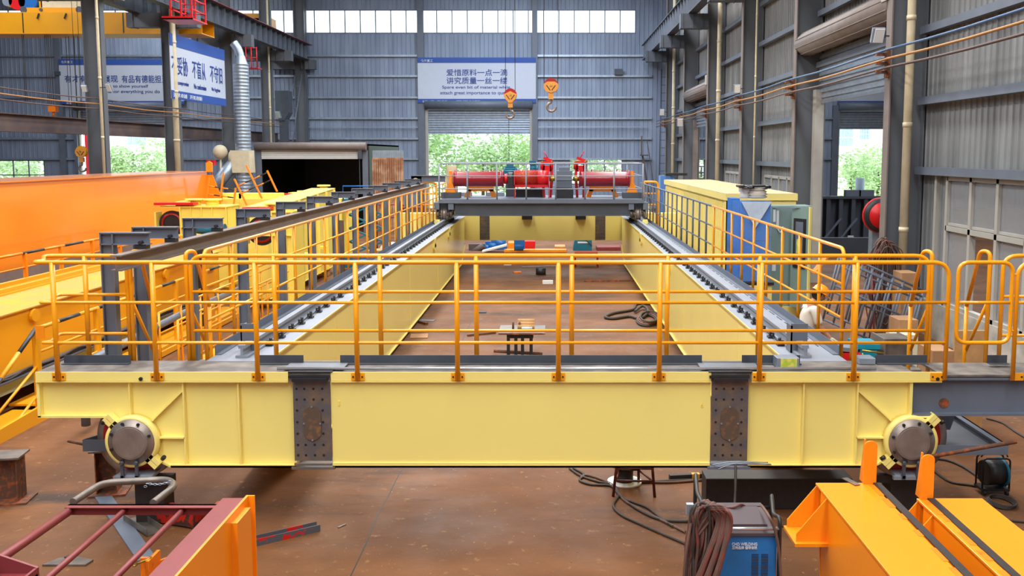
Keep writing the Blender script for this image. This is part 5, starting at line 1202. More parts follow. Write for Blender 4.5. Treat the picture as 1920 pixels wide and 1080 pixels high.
# red caged platform at the top
YP_ = 38.0; a = P(303, 36, YP_); b = P(361, 30, YP_); rp = T('red_platform', 'red railed access platform at the top of the second left column', 'platform', ((a.x + b.x) / 2, YP_, a.z)); w_ = b.x - a.x
m = MB(); m.box(a.x, b.x, YP_, YP_ + 1.6, a.z, a.z + .05); m.box(a.x, b.x, YP_, YP_ + .04, a.z, a.z + .12); m.build('floor_plate', 'red', rp)
for i in range(3):
    for y in (YP_ + .05, YP_ + 1.55): MB().box(a.x + .35 + (w_ - .4) * i / 2 - .03, a.x + .35 + (w_ - .4) * i / 2 + .03, y - .03, y + .03, a.z, a.z + 1.15).build('post', 'red', rp)
for z in (.4, .8, 1.15): MB().tube([(a.x + .35, YP_ + .05, a.z + z), (b.x - .05, YP_ + .05, a.z + z), (b.x - .05, YP_ + 1.55, a.z + z), (a.x + .35, YP_ + 1.55, a.z + z)], .03, 6, closed=True).build('rail', 'red', rp)
a = P(461, 128, 50); rp = T('red_platform', 'small red railed landing hanging right of the silver duct top', 'platform', tuple(a)); 
MB().box(a.x, a.x + .6, 50, 50.8, a.z, a.z + .05).build('floor_plate', 'red', rp)
for i in range(3): MB().cyl((a.x + .28 * i + .02, 50, a.z), (a.x + .28 * i + .02, 50, a.z + 1.1), .025, 6).build('post', 'red', rp)
for z in (.55, 1.05): MB().cyl((a.x, 50, a.z + z), (a.x + .6, 50, a.z + z), .02, 6).build('rail', 'red', rp)

# ---- hooks
def hook(px, py, Y, s, lab, rope_px, flip=1, style=0):
    c = P(px, py, Y); r = T('crane_hook', lab, 'crane hook', tuple(c), 'hanging crane hooks'); k = s
    m = MB(); m.cyl(c + V((0, -.04 * k, 0)), c + V((0, .04 * k, 0)), .26 * k, 28); m.cyl(c + V((0, -.09 * k, 0)), c + V((0, -.05 * k, 0)), .28 * k, 28); m.cyl(c + V((0, .05 * k, 0)), c + V((0, .09 * k, 0)), .28 * k, 28); m.build('sheave', 'wheelred' if style < 2 else 'gold', r)
    if style == 1: pl = [(-.29, .02), (0, .16), (.29, .02), (.22, -.18), (.10, -.30), (.10, -.34), (-.10, -.34), (-.10, -.30), (-.22, -.18)]
    else: pl = [(-.28, .06), (-.14, .14), (.14, .14), (.28, .06), (.29, -.08), (.2, -.24), (.0, -.30), (-.2, -.24), (-.29, -.08)]
    for y in (-.13, .10): MB().prism([(c.x + p[0] * k, c.z + p[1] * k) for p in pl], 'y', Y + y * k, Y + (y + .03) * k).build('side_plate', 'hookorange', r)
    m = MB(); m.cyl(c + V((0, -.16 * k, 0)), c + V((0, .16 * k, 0)), .05 * k, 10); m.build('pin', 'brass', r)
    m = MB()
    for q in (-1, 1): m.bar(c + V((q * .18 * k, -.135 * k, .0)), c + V((q * .03 * k, -.135 * k, -.2 * k)), .01, .03 * k); 
    m.build('slot', 'blackstripe', r)
    m = MB(); m.box(c.x - .1 * k, c.x + .1 * k, Y - .1 * k, Y + .1 * k, c.z - .55 * k, c.z - .3 * k); m.build('hook_block', 'hookorange', r)
    hc = c + V((flip * .02 * k, 0, -.85 * k)); pts = []; rr = []
    m = MB(); pts = [c + V((0, 0, -.5 * k)), c + V((0, 0, -.62 * k))] + [hc + V((-flip * .17 * k * math.sin(math.radians(t)), 0, .17 * k * math.cos(math.radians(t)))) for t in range(10, 280, 22)]
    m.tube(spline(pts, 3), .052 * k, 10); m.build('hook', 'steel', r)
    for q in rope_px: p0 = P(q, py, Y); MB().cyl((p0.x, Y, c.z), (p0.x, Y, 15.8), .013 * k, 5).build('rope_fall', 'cableblack', r)
    return r
hook(957, 178, 26.0, .62, 'orange crane hook block hanging in front of the middle banner, with a chain below it', (948, 966), -1, 1)
hook(1033, 160, 28.0, .74, 'orange crane hook block hanging right of the middle banner', (1020, 1046), 1, 0)
hook(153, 284, 44.0, .9, 'small yellow crane hook hanging in the left doorway', (148, 158), 1, 2)
c = P(954, 216, 26); r = T('chain_sling', 'thin chain hanging from the left hook down to the trolley', 'chain', (c.x, 26, P(0, 305, 26).z)); m = MB(); n = 34
for i in range(n):
    z = c.z - (c.z - P(0, 306, 26).z) * i / n; m.bar((c.x, 26, z), (c.x, 26, z - .045), .02 if i % 2 else .008, .008 if i % 2 else .02)
m.build('chain', 'cableblack', r)
c = P(101, 206, YO + .5); m = MB(); m.box(c.x - .18, c.x + .18, YO + .3, YO + .6, c.z - .1, c.z + .18); m.cyl((c.x, YO + .45, c.z - .1), (c.x, YO + .45, c.z - .32), .06, 8); m.thing('hook_block', 'orangeframe', 'small orange hook block hanging at the far left above the rusty beam', 'hook block')
# lamps on columns
def flood(px, py, Y, s, lab, rz, side=1):
    c = P(px, py, Y); r = T('floodlight', lab, 'lamp', tuple(c), 'floodlights on the columns'); k = s
    def q(v): v = V(v) * k; return c + V((v.x * math.cos(rz) - v.y * math.sin(rz), v.x * math.sin(rz) + v.y * math.cos(rz), v.z))
    m = MB(); m.bar(q((0, -.06, .14)), q((.05, .06, -.14)), .26 * k, .07 * k); m.build('housing', 'galv', r); m = MB(); m.bar(q((-.01, -.115, .11)), q((.03, -.0, -.15)), .2 * k, .02 * k); m.build('lens', 'white', r)
    m = MB(); m.bar(q((.02 * side, 0, 0)), q((.34 * side, .02, 0)), .03 * k, .03 * k); m.build('arm', 'darkgrey', r)
flood(1644, 66, 19.9, 1.0, 'floodlight on the nearest right column, under the roller', .4)
flood(1381, 166, 35.3, 1.0, 'floodlight on the third right column', .2)
flood(1274, 229, 50.6, 1.4, 'small floodlight low on the fifth right column', .2)
flood(204, 164, 35.5, 1.0, 'floodlight on the right side of the nearest left column', -.0, -1)
flood(157, 166, 35.5, .8, 'small floodlight on the left side of the nearest left column', .4)
flood(1240, 210, 58.2, 1.3, 'small floodlight near the far right corner', .3)
flood(520, 215, 60, 1.4, 'small floodlight under the dark hopper', .1)
c = P(1160, 135, YE - .3); m = MB(); m.box(c.x - .28, c.x + .28, YE - .5, YE - .2, c.z - .2, c.z + .2); m.thing('exhaust_fan', 'darkgrey', 'dark square exhaust fan high on the end wall right of the banner', 'fan')
c = P(110, 138, YE - .3); m = MB(); m.box(c.x - .2, c.x + .2, YE - .5, YE - .2, c.z - .13, c.z + .13); m.thing('wall_fan', 'darkgrey', 'small dark box lamp on the end wall left of the left banner', 'lamp')
# ================================================================== RIGHT SIDE BEHIND THE RAILING
# ---- electrical house
XH = 4.6; Yh0, Yh1 = XH * FPX / 330.0, XH * FPX / 214.0; xh1 = P(1493, 365, Yh0).x; zh = CAMH - .226 * XH
eh = T('electrical_house', 'long pale yellow electrical house with ribbed sides and a dusty flat roof', 'container', ((XH + xh1) / 2, Yh0, .0))
m = MB(); n = 58; p = (Yh1 - Yh0 - .5) / n; vs = []; prof = [(Yh0 + .3, 0)]
for i in range(n):
    a = Yh0 + .3 + i * p; prof += [(a + p * .55, 0), (a + p * .65, .035), (a + p * .9, .035), (a + p, 0)]
k = len(prof)
for z in (.35, zh - .25):
    for y, d in prof: vs.append((XH - d + .04, y, z))
for z in (.35, zh - .25):
    for y, d in prof: vs.append((XH + .1, y, z))
m.add(vs, [(i, k + i, k + i + 1, i + 1) for i in range(k - 1)]); m.build('ribbed_side', 'house', eh)
m = MB(); m.box(XH + .05, xh1, Yh0 + .02, Yh1, .2, zh - .2); m.box(XH, XH + .1, Yh0, Yh0 + .32, .2, zh - .2); m.box(XH, xh1, Yh0, Yh0 + .02, .2, zh - .2); m.build('body', 'house', eh)
m = MB(); m.box(XH - .03, xh1 + .03, Yh0 - .04, Yh1 + .04, zh - .18, zh - .01); m.build('fascia', 'house', eh); MB().box(XH - .03, xh1 + .03, Yh0 - .04, Yh1 + .04, zh - .01, zh).build('roof', 'houseroof', eh)
MB().box(XH, xh1, Yh0, Yh1, 0, .2).build('base_frame', 'darkgrey', eh)
# ---- green cabinet with its open door
YG = 20.6; a = P(1446, 386, YG); b = P(1484, 388, YG); zt = a.z
gc = T('control_cabinet', 'grey-green control cabinet with an open windowed door, right of the wrapped blue cabinet', 'cabinet', (a.x, YG, .5))
m = MB(); m.box(a.x, a.x + .9, YG, YG + .6, .45, zt); m.build('body', 'cabgreen', gc, bevel=.01)
m = MB(); m.box(a.x + .12, a.x + .17, YG - .03, YG, zt - .5, zt - .1); m.tube(fillet([(a.x + .12, YG - .04, zt - .45), (a.x + .2, YG - .05, zt - .6), (a.x + .26, YG - .04, zt - .45)], .05), .01, 5); m.box(a.x + .05, a.x + .1, YG - .01, YG, zt - .35, zt - .08); m.build('latch', 'white', gc)
d0, d1 = P(1486, 390, YG - .3), P(1519, 393, YG - .8)
m = MB(); up = (0, 0, 1)
def pan(u0, u1, z0, z1, mm, nm, par, off=0, th=.03):
    A = d0.lerp(d1, u0); B = d0.lerp(d1, u1); nrm = V((-(B - A).y, (B - A).x, 0)).normalized() * -off
    m = MB(); m.bar(V((A.x, A.y, (z0 + z1) / 2)) + nrm, V((B.x, B.y, (z0 + z1) / 2)) + nrm, th, z1 - z0, up); return m.build(nm, mm, par)
dz = zt + .02
dr_ = pan(0, 1, .5, dz, 'cabgreen', 'door', gc); pan(.16, .84, dz - 1.32, dz - .26, 'black', 'window_frame', dr_, .02); pan(.3, .72, dz - 1.25, dz - .33, 'steelgrey', 'window_pane', dr_, .03); pan(.42, .56, dz - 1.0, dz - .7, 'lime', 'warning_label', dr_, .05)
pan(.98, 1.06, .5, dz, 'house', 'door_edge', dr_, 0, .05); m = MB(); m.bar(d0 + V((-.35, .3, dz - d0.z - .05)), d0.lerp(d1, .5) + V((0, 0, dz - d0.z - .03)), .03, .02); m.build('door_stay', 'galv', gc)
MB().box(a.x + .05, a.x + .13, YG - .01, YG, P(0, 508, YG).z, P(0, 496, YG).z).build('socket_plate', 'white', gc)
m = MB(); m.box(a.x - .05, a.x + 1.0, YG - .05, YG + .7, 0, .45); m.build('plinth', 'house', gc)
# ---- wrapped blue cabinet
YB_ = 19.6; a = P(1389, 378, YB_); b = P(1446, 378, YB_); l = P(1369, 375, YB_ + .3); z0 = P(0, 528, YB_).z
bc = T('wrapped_cabinet', 'blue cabinet wrapped in clear plastic film, in front of the yellow electrical house', 'cabinet', (a.x, YB_, z0))
m = MB(); m.box(a.x, b.x, YB_, YB_ + .5, z0, a.z); m.build('body', 'cabblue', bc, bevel=.01)
m = MB(); m.box(a.x + .02, b.x - .02, YB_ - .004, YB_, P(0, 451, YB_).z - .004, P(0, 451, YB_).z); m.build('door_seam', 'blackstripe', bc)
m = MB(); m.box(l.x, a.x, YB_ + .1, YB_ + .6, z0, l.z + .04); m.build('side_box', 'cabblue', bc)
# crumpled film sheet
m = MB(); rn = random.Random(5); nu, nv = 26, 34; vs = []
for j in range(nv + 1):
    for i in range(nu + 1):
        u, v = i / nu, j / nv; x = l.x - .02 + (b.x + .02 - l.x) * u; z = z0 - .02 + (a.z + .05 - z0) * v
        vs.append((x + rn.uniform(-.008, .008), YB_ - .02 - rn.uniform(0, .03) - .02 * math.sin(u * 17 + v * 9), z))
m.add(vs, [(j * (nu + 1) + i, j * (nu + 1) + i + 1, (j + 1) * (nu + 1) + i + 1, (j + 1) * (nu + 1) + i) for j in range(nv) for i in range(nu)], True); m.build('plastic_wrap', 'film', bc)
m = MB(); m.prism([(a.x, a.z), (b.x, a.z), (a.x + .3, a.z - .55)], 'y', YB_ - .06, YB_ - .05); m.build('folded_wrap', 'bagplastic', bc)
st_ = T('cabinet_stand', 'black and yellow stand under the wrapped blue cabinet', 'stand', (a.x, YB_, 0)); MB().box(l.x, b.x + .1, YB_, YB_ + .6, z0 - .08, z0 - .02).build('top', 'black', st_)
for x in (l.x + .1, a.x + .1, b.x - .05): MB().box(x, x + .12, YB_ + .05, YB_ + .5, 0, z0 - .08).build('leg', 'house', st_)
# collapsed fabric ducts on top
for k, (px, py, w_, lab) in enumerate(((1419, 380, .44, 'crumpled pale fabric duct with a black frame on top of the wrapped cabinet'), (1403, 381, .26, 'smaller crumpled fabric duct left of the larger one on the wrapped cabinet'))):
    c = P(px, py, YB_ + .3); r = T('fabric_duct', lab, 'duct', (c.x, YB_ + .3, a.z + .05), 'fabric ducts on the wrapped cabinet'); m = MB(); zz = a.z + .06
    if k: c.x -= .08
    rn = random.Random(3 + k); pr = []
    for i in range(9): pr.append((w_ / 2 * (.80 + .2 * (i % 2)) + rn.uniform(-.02, .02), i * .028))
    m.lathe(pr, (c.x, YB_ + .3, zz), (0, 0, 1), 14); m.build('bellows', 'tarp', r)
    m = MB(); m.tube([(c.x - w_ / 2, YB_ + .05, zz + .24), (c.x + w_ / 2, YB_ + .05, zz + .24), (c.x + w_ / 2, YB_ + .5, zz + .25), (c.x - w_ / 2, YB_ + .5, zz + .25)], .025, 6, closed=True); m.box(c.x - w_ / 2 + .04, c.x + w_ / 2 - .04, YB_ + .1, YB_ + .45, zz + .21, zz + .22); m.build('frame', 'black', r)
# far wrapped cabinet behind the house
a = P(1243, 330, 39.5); r = T('wrapped_cabinet', 'smaller wrapped blue cabinet at the far end of the yellow electrical house', 'cabinet', (a.x, 39.5, 0)); MB().box(a.x - .1, a.x + .45, 39.5, 40.2, .6, a.z).build('body', 'cabblue', r); MB().box(a.x - .16, a.x + .3, 39.4, 39.5, .6, a.z + .05).build('plastic_wrap', 'film', r)
m = MB(); m.box(a.x + .1, a.x + 1.0, 39.4, 40.2, a.z + .02, a.z + .12); m.build('top_frame', 'black', r); MB().box(a.x - .1, a.x + .45, 39.5, 40.2, 0, .6).build('plinth', 'house', r)
# orange railing portal beyond the trolley right, and left
def portal(px0, px1, py, Y, lab, m_='orangerail'):
    a, b = P(px0, py, Y), P(px1, py, Y); r = T('guard_railing', lab, 'railing', (a.x, Y, ZT)); MB().tube(fillet([(a.x, Y, a.z), (b.x, Y, a.z), (b.x, Y, ZT - .4)], .15), .04, 8).build('top_rail', m_, r)
    for z in (.33, .66): MB().tube([(a.x, Y, ZT + (a.z - ZT) * z), (b.x, Y, ZT + (a.z - ZT) * z)], .03, 6).build('middle_rail', m_, r)
    MB().cyl((a.x, Y, ZT - .4), (a.x, Y, a.z), .035, 8).build('post', m_, r)
portal(1208, 1234, 341, 32.8, 'orange railing at the far right corner of the crane behind the trolley')
portal(790, 818, 342, 32.8, 'orange railing at the far left corner of the crane behind the trolley')

# ---- person
def skin(name, chain, m_, parent, sub_=2):
    """chain: list of (point, radius, index of the previous vertex)"""
    root = parent
    while root.parent: root = root.parent
    o0 = V(root['origin']); me = bpy.data.meshes.new(name)
    me.from_pydata([tuple(V(c[0]) - o0) for c in chain], [(c[2], i) for i, c in enumerate(chain) if c[2] is not None], [])
    o = bpy.data.objects.new(name, me); col.objects.link(o); o.parent = parent; me.materials.append(M[m_])
    sk = o.modifiers.new('skin', 'SKIN'); sk.use_smooth_shade = True
    for i, c in enumerate(chain):
        r = c[1]; me.skin_vertices[0].data[i].radius = r if isinstance(r, tuple) else (r, r)
    me.skin_vertices[0].data[0].use_root = True
    s = o.modifiers.new('sub', 'SUBSURF'); s.levels = sub_; s.render_levels = sub_
    return o
YPp = 14.6
def pp_(px, py, dy=0): return P(px, py, YPp + dy)
wk = T('person', 'person in a white T-shirt and orange hard hat bending over behind the right railing', 'person', (pp_(1512, 640).x, YPp, 0))
hip = V((pp_(1508, 640).x, YPp, .92)); ch = V((pp_(1516, 598).x, YPp, pp_(0, 600).z)); nk = V((pp_(1524, 567).x, YPp, pp_(0, 566).z)); hd = V((pp_(1536, 552).x, YPp, pp_(0, 551).z))
shR = nk + V((-.03, -.17, -.07)); shL = nk + V((-.03, .17, -.07)); elR = V((pp_(1531, 612).x, YPp - .22, pp_(0, 612).z)); elL = V((pp_(1540, 608).x, YPp + .2, pp_(0, 612).z))
haR = V((pp_(1551, 634).x, YPp - .12, pp_(0, 636).z)); haL = V((pp_(1562, 637).x, YPp + .08, pp_(0, 638).z))
body = [(hip, .13, None), (hip.lerp(ch, .5), .115, 0), (ch, .13, 1), (nk + V((-.01, 0, -.02)), .06, 2), (nk + V((.03, 0, .06)), .05, 3), (shR, .06, 2), (elR, .04, 5), (haR, .027, 6), (shL, .06, 2), (elL, .04, 8), (haL, .027, 9),
        (hip + V((0, -.1, -.06)), .085, 0), (hip + V((.05, -.11, -.46)), .06, 11), (hip + V((0, -.11, -.84)), .042, 12), (hip + V((.12, -.12, -.88)), .035, 13),
        (hip + V((0, .1, -.06)), .085, 0), (hip + V((.06, .11, -.46)), .06, 15), (hip + V((.0, .12, -.84)), .042, 16), (hip + V((.12, .13, -.88)), .035, 17)]
bd = skin('body', body, 'skin', wk)
skin('t_shirt', [(hip + V((0, 0, .0)), (.165, .15), None), (hip.lerp(ch, .5), (.15, .16), 0), (ch, (.17, .165), 1), (nk + V((-.02, 0, -.04)), .075, 2), (shR, .085, 2), (shR.lerp(elR, .55), .075, 4), (shR.lerp(elR, .85), .08, 5), (shL, .085, 2), (shL.lerp(elL, .55), .075, 7), (shL.lerp(elL, .85), .08, 8)], 'shirt', wk)
skin('trousers', [(hip + V((0, 0, -.03)), .15, None), (hip + V((0, -.1, -.1)), .1, 0), (hip + V((.05, -.11, -.46)), .08, 1), (hip + V((0, -.11, -.82)), .07, 2), (hip + V((0, .1, -.1)), .1, 0), (hip + V((.06, .11, -.46)), .08, 4), (hip + V((.0, .12, -.82)), .07, 5)], 'trousers', wk)
for s, f in ((-1, hip + V((.05, -.12, -.88))), (1, hip + V((.05, .13, -.88)))): MB().ball(f + V((.04, 0, .0)), .055, 12, 2.4, 1, .8).build('shoe', 'black', wk)
# head: skull, jaw, nose, ear, eyes, hair, hat; looking down to the right
rx = math.radians(32)
def hq(x, y, z): return hd + V((x * math.cos(rx) + z * math.sin(rx), y, -x * math.sin(rx) + z * math.cos(rx)))
m = MB(); n, mm_ = 20, 14; vs = []
for i in range(mm_ + 1):
    th = math.pi * i / mm_
    for k in range(n):
        ph = 2 * math.pi * k / n; x, y, z = math.sin(th) * math.cos(ph), math.sin(th) * math.sin(ph), math.cos(th)
        fx_, fy_, fz_ = .098 * x, .075 * y, .12 * z
        if z < -.2: fx_ += .015 * (-z); fy_ *= 1 + .3 * (z + .2); fx_ *= 1 if x > 0 else 1 + .35 * (z + .2)
        if x > .85 and -.35 < z < .1: fx_ += .018 * (1 - abs(z + .15) * 3)
        vs.append(hq(fx_, fy_, fz_))
m.add(vs, [(i * n + k, (i + 1) * n + k, (i + 1) * n + (k + 1) % n, i * n + (k + 1) % n) for i in range(mm_) for k in range(n)], True); hdo = m.build('head', 'skin', wk)
m = MB(); m.tube([hq(.09, 0, .01), hq(.108, 0, -.015), hq(.118, 0, -.035), hq(.1, 0, -.042)], .011, 8); m.build('nose', 'skin', hdo)
for s in (-1, 1):
    m = MB(); m.ball(hq(0, s * .077, -.02), .022, 10, .8, .4, 1.3); m.build('ear', 'skin', hdo); m = MB(); m.ball(hq(.085, s * .03, .012), .011, 8); m.build('eye', 'hair', hdo)
m = MB(); m.bar(hq(.1, -.02, -.072), hq(.1, .02, -.072), .008, .006); m.build('mouth', 'maroon', hdo)
m = MB(); m.ball(hq(-.025, 0, -.005), .1, 16, 1.0, .84, 1.12); m.build('hair', 'hair', wk)
m = MB(); ax = (hq(0, 0, 1) - hq(0, 0, 0)).normalized(); m.lathe([(.135, 0), (.128, .01), (.122, .05), (.1, .095), (.06, .12), (0, .128)], hq(.0, 0, .03), ax, 24); hat = m.build('hard_hat', 'hat', wk)
m = MB(); m.lathe([(.142, 0), (.142, .008), (.12, .01)], hq(0, 0, .028), ax, 24); m.build('brim', 'hat', hat); m = MB(); m.prism([(0, 0), (1, 0), (1, 1)], 'y', 0, .001) if False else m.bar(hq(.11, 0, .032), hq(.185, 0, .02), .15, .008, ax); m.build('peak', 'hat', hat)
m = MB(); m.bar(hq(-.15, 0, .128), hq(.1, 0, .15), .03, .01, ax) if False else m.tube([hq(.1, -.09, .01), hq(.06, -.1, -.06), hq(.07, -.03, -.12)], .005, 5); m.build('chin_strap', 'black', hat)
for s, ha in ((-1, haR), (1, haL)):
    fw = V((.9, .1, -.35)).normalized(); sd = V((0, 1, 0)); ch_ = [(ha - fw * .03, .034, None), (ha + fw * .05, .04, 0)]
    for k in range(4):
        b0 = ha + fw * .085 + sd * (.03 - .02 * k); L_ = (.05, .06, .057, .042)[k]; i0 = len(ch_)
        ch_ += [(b0, .012, 1), (b0 + fw * L_ * .6 + V((0, 0, -.008)), .011, i0), (b0 + fw * L_ + V((0, 0, -.03)), .01, i0 + 1)]
    i0 = len(ch_); ch_ += [(ha + fw * .04 + sd * -.045 * -s * -1 + V((0, 0, .0)), .013, 1), (ha + fw * .085 - sd * .055 * 1, .011, i0)]
    skin('work_glove', ch_, 'glove', wk, 1)
# workbench goods
def gb_(name, px0, px1, py0, py1, Y, dep, m_, lab, cat, group=None, bevel=.005):
    a, b = P(px0, py1, Y), P(px1, py0, Y)
    if name != 'slotted_tray': a.z = 0
    else: a.z = ZT
    return MB().box(a.x, b.x, Y, Y + dep, a.z, b.z).thing(name, m_, lab, cat, group, bevel)
YW = 11.6
wb = T('pallet_table', 'low steel work table behind the right end of the near deck, carrying boxes and bins', 'table', (4.2, YW, 0)); zt = P(0, 690, YW).z
MB().box(P(1555, 690, YW).x, P(1722, 690, YW).x, YW - .1, YW + .9, zt - .06, zt).build('top', 'deckdirty', wb)
for px in (1560, 1716):
    for y in (YW - .05, YW + .8): x = P(px, 690, YW).x; MB().box(x - .03, x + .03, y, y + .06, 0, zt - .06).build('leg', 'darkgrey', wb)
def bin_(px0, px1, py0, py1, Y, dep, lab):
    a, b = P(px0, py1, Y), P(px1, py0, Y); a.z = max(a.z, zt); r = T('plastic_bin', lab, 'bin', ((a.x + b.x) / 2, Y, a.z)); w_ = b.x - a.x
    m = MB(); m.prism([(a.x + .04, a.z), (b.x - .04, a.z), (b.x - .01, b.z - .05), (a.x + .01, b.z - .05)], 'y', Y + .02, Y + dep - .02); m.build('bin_body', 'cyanbox', r); MB().box(a.x - .02, b.x + .02, Y, Y + dep, b.z - .06, b.z).build('lid', 'cyanbox', r)
bin_(1610, 1648, 646, 688, YW, .4, 'turquoise plastic bin with a lid on the work table right of the person')
tb = T('tool_box', 'red metal tool box left of the turquoise bin', 'tool box', (P(1593, 680, YW).x, YW, zt)); a, b = P(1572, 690, YW), P(1614, 650, YW)
m = MB(); m.bar((a.x, YW + .1, zt + .1), (b.x, YW + .05, zt + .1), .3, .2, (0, 0, 1)); m.build('box_body', 'red', tb); m = MB(); m.bar((a.x - .03, YW + .1, b.z - .02), (b.x - .05, YW + .1, b.z - .04), .3, .05, (0, 0, 1)); m.build('open_lid', 'galv', tb)
MB().tube(fillet([(b.x, YW - .06, zt + .2), (b.x + .03, YW - .08, zt + .12), (b.x, YW - .06, zt + .03)], .03), .012, 6).build('handle', 'brass', tb)
m = MB(); a, b = P(1616, 657, YW - .1), P(1657, 662, YW - .1); m.cyl(a, b, .011, 8); m.thing('brass_rod', 'brass', 'thin yellow rod lying across the turquoise bin', 'rod')
sb = T('steel_box_stub', 'dull brown steel box stub right of the turquoise bin', 'steel part', (P(1680, 670, YW).x, YW, zt)); a, b = P(1657, 675, YW + .1), P(1706, 636, YW + .1)
m = MB(); m.box(a.x, b.x, YW + .1, YW + .5, zt, b.z); m.build('body', 'rawsteel', sb)
for x in (a.x - .02, b.x): MB().box(x, x + .02, YW + .05, YW + .55, zt, b.z + .01).build('side_plate', 'flange', sb)
m = MB(); a, b = P(1612, 683, 10.3), P(1641, 672, 10.3); m.box(a.x, b.x, 10.3, 10.32, a.z - .02, b.z); m.box(a.x, b.x, 10.3, 10.6, a.z - .02, a.z); m.box(a.x, a.x + .01, 10.3, 10.6, a.z, b.z); m.box(b.x - .01, b.x, 10.3, 10.6, a.z, b.z)
m.thing('perforated_tray', 'galv', 'small grey perforated tray in front of the turquoise bin', 'tray') if False else None
m = MB(); a = P(1455, 688, YF + .2); b = P(1497, 670, YF + .2); MB().box(a.x, b.x, YF + .16, YF + .34, ZT + .001, b.z).thing('electrode_box', 'galv', 'pale carton with a lime label lying on the deck right of the right splice', 'carton', None, .004)
m = MB(); a2 = P(1464, 688, YF + .15); b2 = P(1495, 673, YF + .15); eb_ = bpy.data.objects['electrode_box']; eb_['origin'] = tuple(eb_.location); MB().box(a2.x, b2.x, YF + .155, YF + .16, ZT + .01, b2.z).build('label_sheet', 'lime', eb_)
gb_('slotted_tray', 1611, 1642, 672, 686, YF + .32, .18, 'galv', 'small grey slotted metal tray on the right end of the deck', 'tray')
# leaning grid fence panels (blue-grey tubes)
def panel(A, B, lo, Y, lab, n=8, dy=0.0):
    """A,B: upper line ends (pixels); lo: drop in px"""
    r = T('tube_fence_panel', lab, 'fence panel', tuple(P((A[0] + B[0]) / 2, (A[1] + B[1]) / 2 + lo, Y)), 'leaning tube panels'); a, b = P(A[0], A[1], Y), P(B[0], B[1], Y + dy); dn = V((-.22, 0, -1)).normalized()
    L_ = lo / (FPX / Y)
    for t in (0, .1, .52, .98): MB().cyl(a + dn * L_ * t, b + dn * L_ * t, .024, 6).build('long_tube', 'steelgrey', r)
    for i in range(n + 1):
        p = a.lerp(b, i / n); MB().cyl(p, p + dn * L_, .022, 6).build('cross_tube', 'steelgrey', r)
    return r
panel((1580, 476), (1732, 545), 118, 17.6, 'blue-grey tube fence panel leaning to the right of the person, nearer one')
panel((1572, 484), (1725, 550), 122, 18.2, 'blue-grey tube fence panel leaning behind the nearer one')
# hanging cable coil on the nearest column
cc = V((P(1656, 460, 19.6).x, 19.6, 2.0)); rn = random.Random(9); r = T('cable_coil', 'big bundle of dark and reddish cables hanging on the nearest right column', 'cable coil', (cc.x, 19.6, .2))
for i in range(26):
    w_ = rn.uniform(.08, .36); lo = rn.uniform(1.2, 2.3); y = 19.6 - rn.uniform(0, .25); o = rn.uniform(-.08, .08); zt_c = 1.95 + rn.uniform(-.05, .12)
    pts = [(cc.x + o + w_ * math.sin(t) * (1 + .2 * math.cos(t)), y, zt_c - lo / 2 + lo / 2 * math.cos(t)) for t in [2 * math.pi * k / 20 for k in range(20)]]
    MB().tube(pts, .014, 5, closed=True).build('cable_loop', ('cableblack', 'cablered', 'cablebrown')[i % 3], r)
# cardboard boxes and boards by the wall
for k, (x0, x1, y0, y1, Y, lab) in enumerate(((1690, 1722, 512, 545, 18.8, 'brown cardboard box standing between the drain pipe and the wall'), (1684, 1722, 600, 640, 16.8, 'brown cardboard box on the ground behind the tube panels'),
     (1748, 1790, 658, 690, 12.2, 'flat cardboard box behind the right ladder handrail'))):
    gb_('cardboard_box', x0, x1, y0, y1, Y, .5, 'card', lab, 'box', 'cardboard boxes along the right wall')
gb_('wooden_board', 1788, 1850, 620, 688, 12.8, .05, 'wood', 'weathered wooden board leaning on the concrete curb', 'board')
gb_('white_block', 1675, 1722, 628, 650, 16.4, .4, 'creamwall', 'cream block behind the tube panels', 'block')
c = P(1537, 470, 16.6); m = MB(); m.bar(P(1525, 512, 17), P(1552, 478, 17), .22, .03); c_ = P(1538, 495, 17); m.bar((c_.x, c_.y, 0), c_, .05, .05); m.thing('loose_bracket', 'orangeframe', 'small brown and orange plate sticking up above the person', 'bracket')
rc = T('folding_chair', 'dark red folding chair behind the tube panels', 'chair', (P(1622, 500, 18).x, 18, 0)); c = P(1618, 498, 18); m = MB(); m.tube([c + V((.17 * math.cos(t), 0, .22 * math.sin(t))) for t in [math.pi * k / 10 for k in range(11)]], .02, 6); m.box(c.x - .16, c.x + .16, 17.98, 18.0, c.z, c.z + .12); m.build('backrest', 'maroon', rc)
m = MB(); m.box(c.x - .18, c.x + .18, 17.6, 18, c.z - .5, c.z - .46); m.build('seat', 'maroon', rc)
for x in (-.17, .17): MB().cyl(c + V((x, 0, 0)), (c.x + x, 17.7, 0), .014, 6).build('leg', 'maroon', rc); MB().cyl((c.x + x, 17.65, c.z - .5), (c.x + x, 18.1, 0), .014, 6).build('leg', 'maroon', rc)
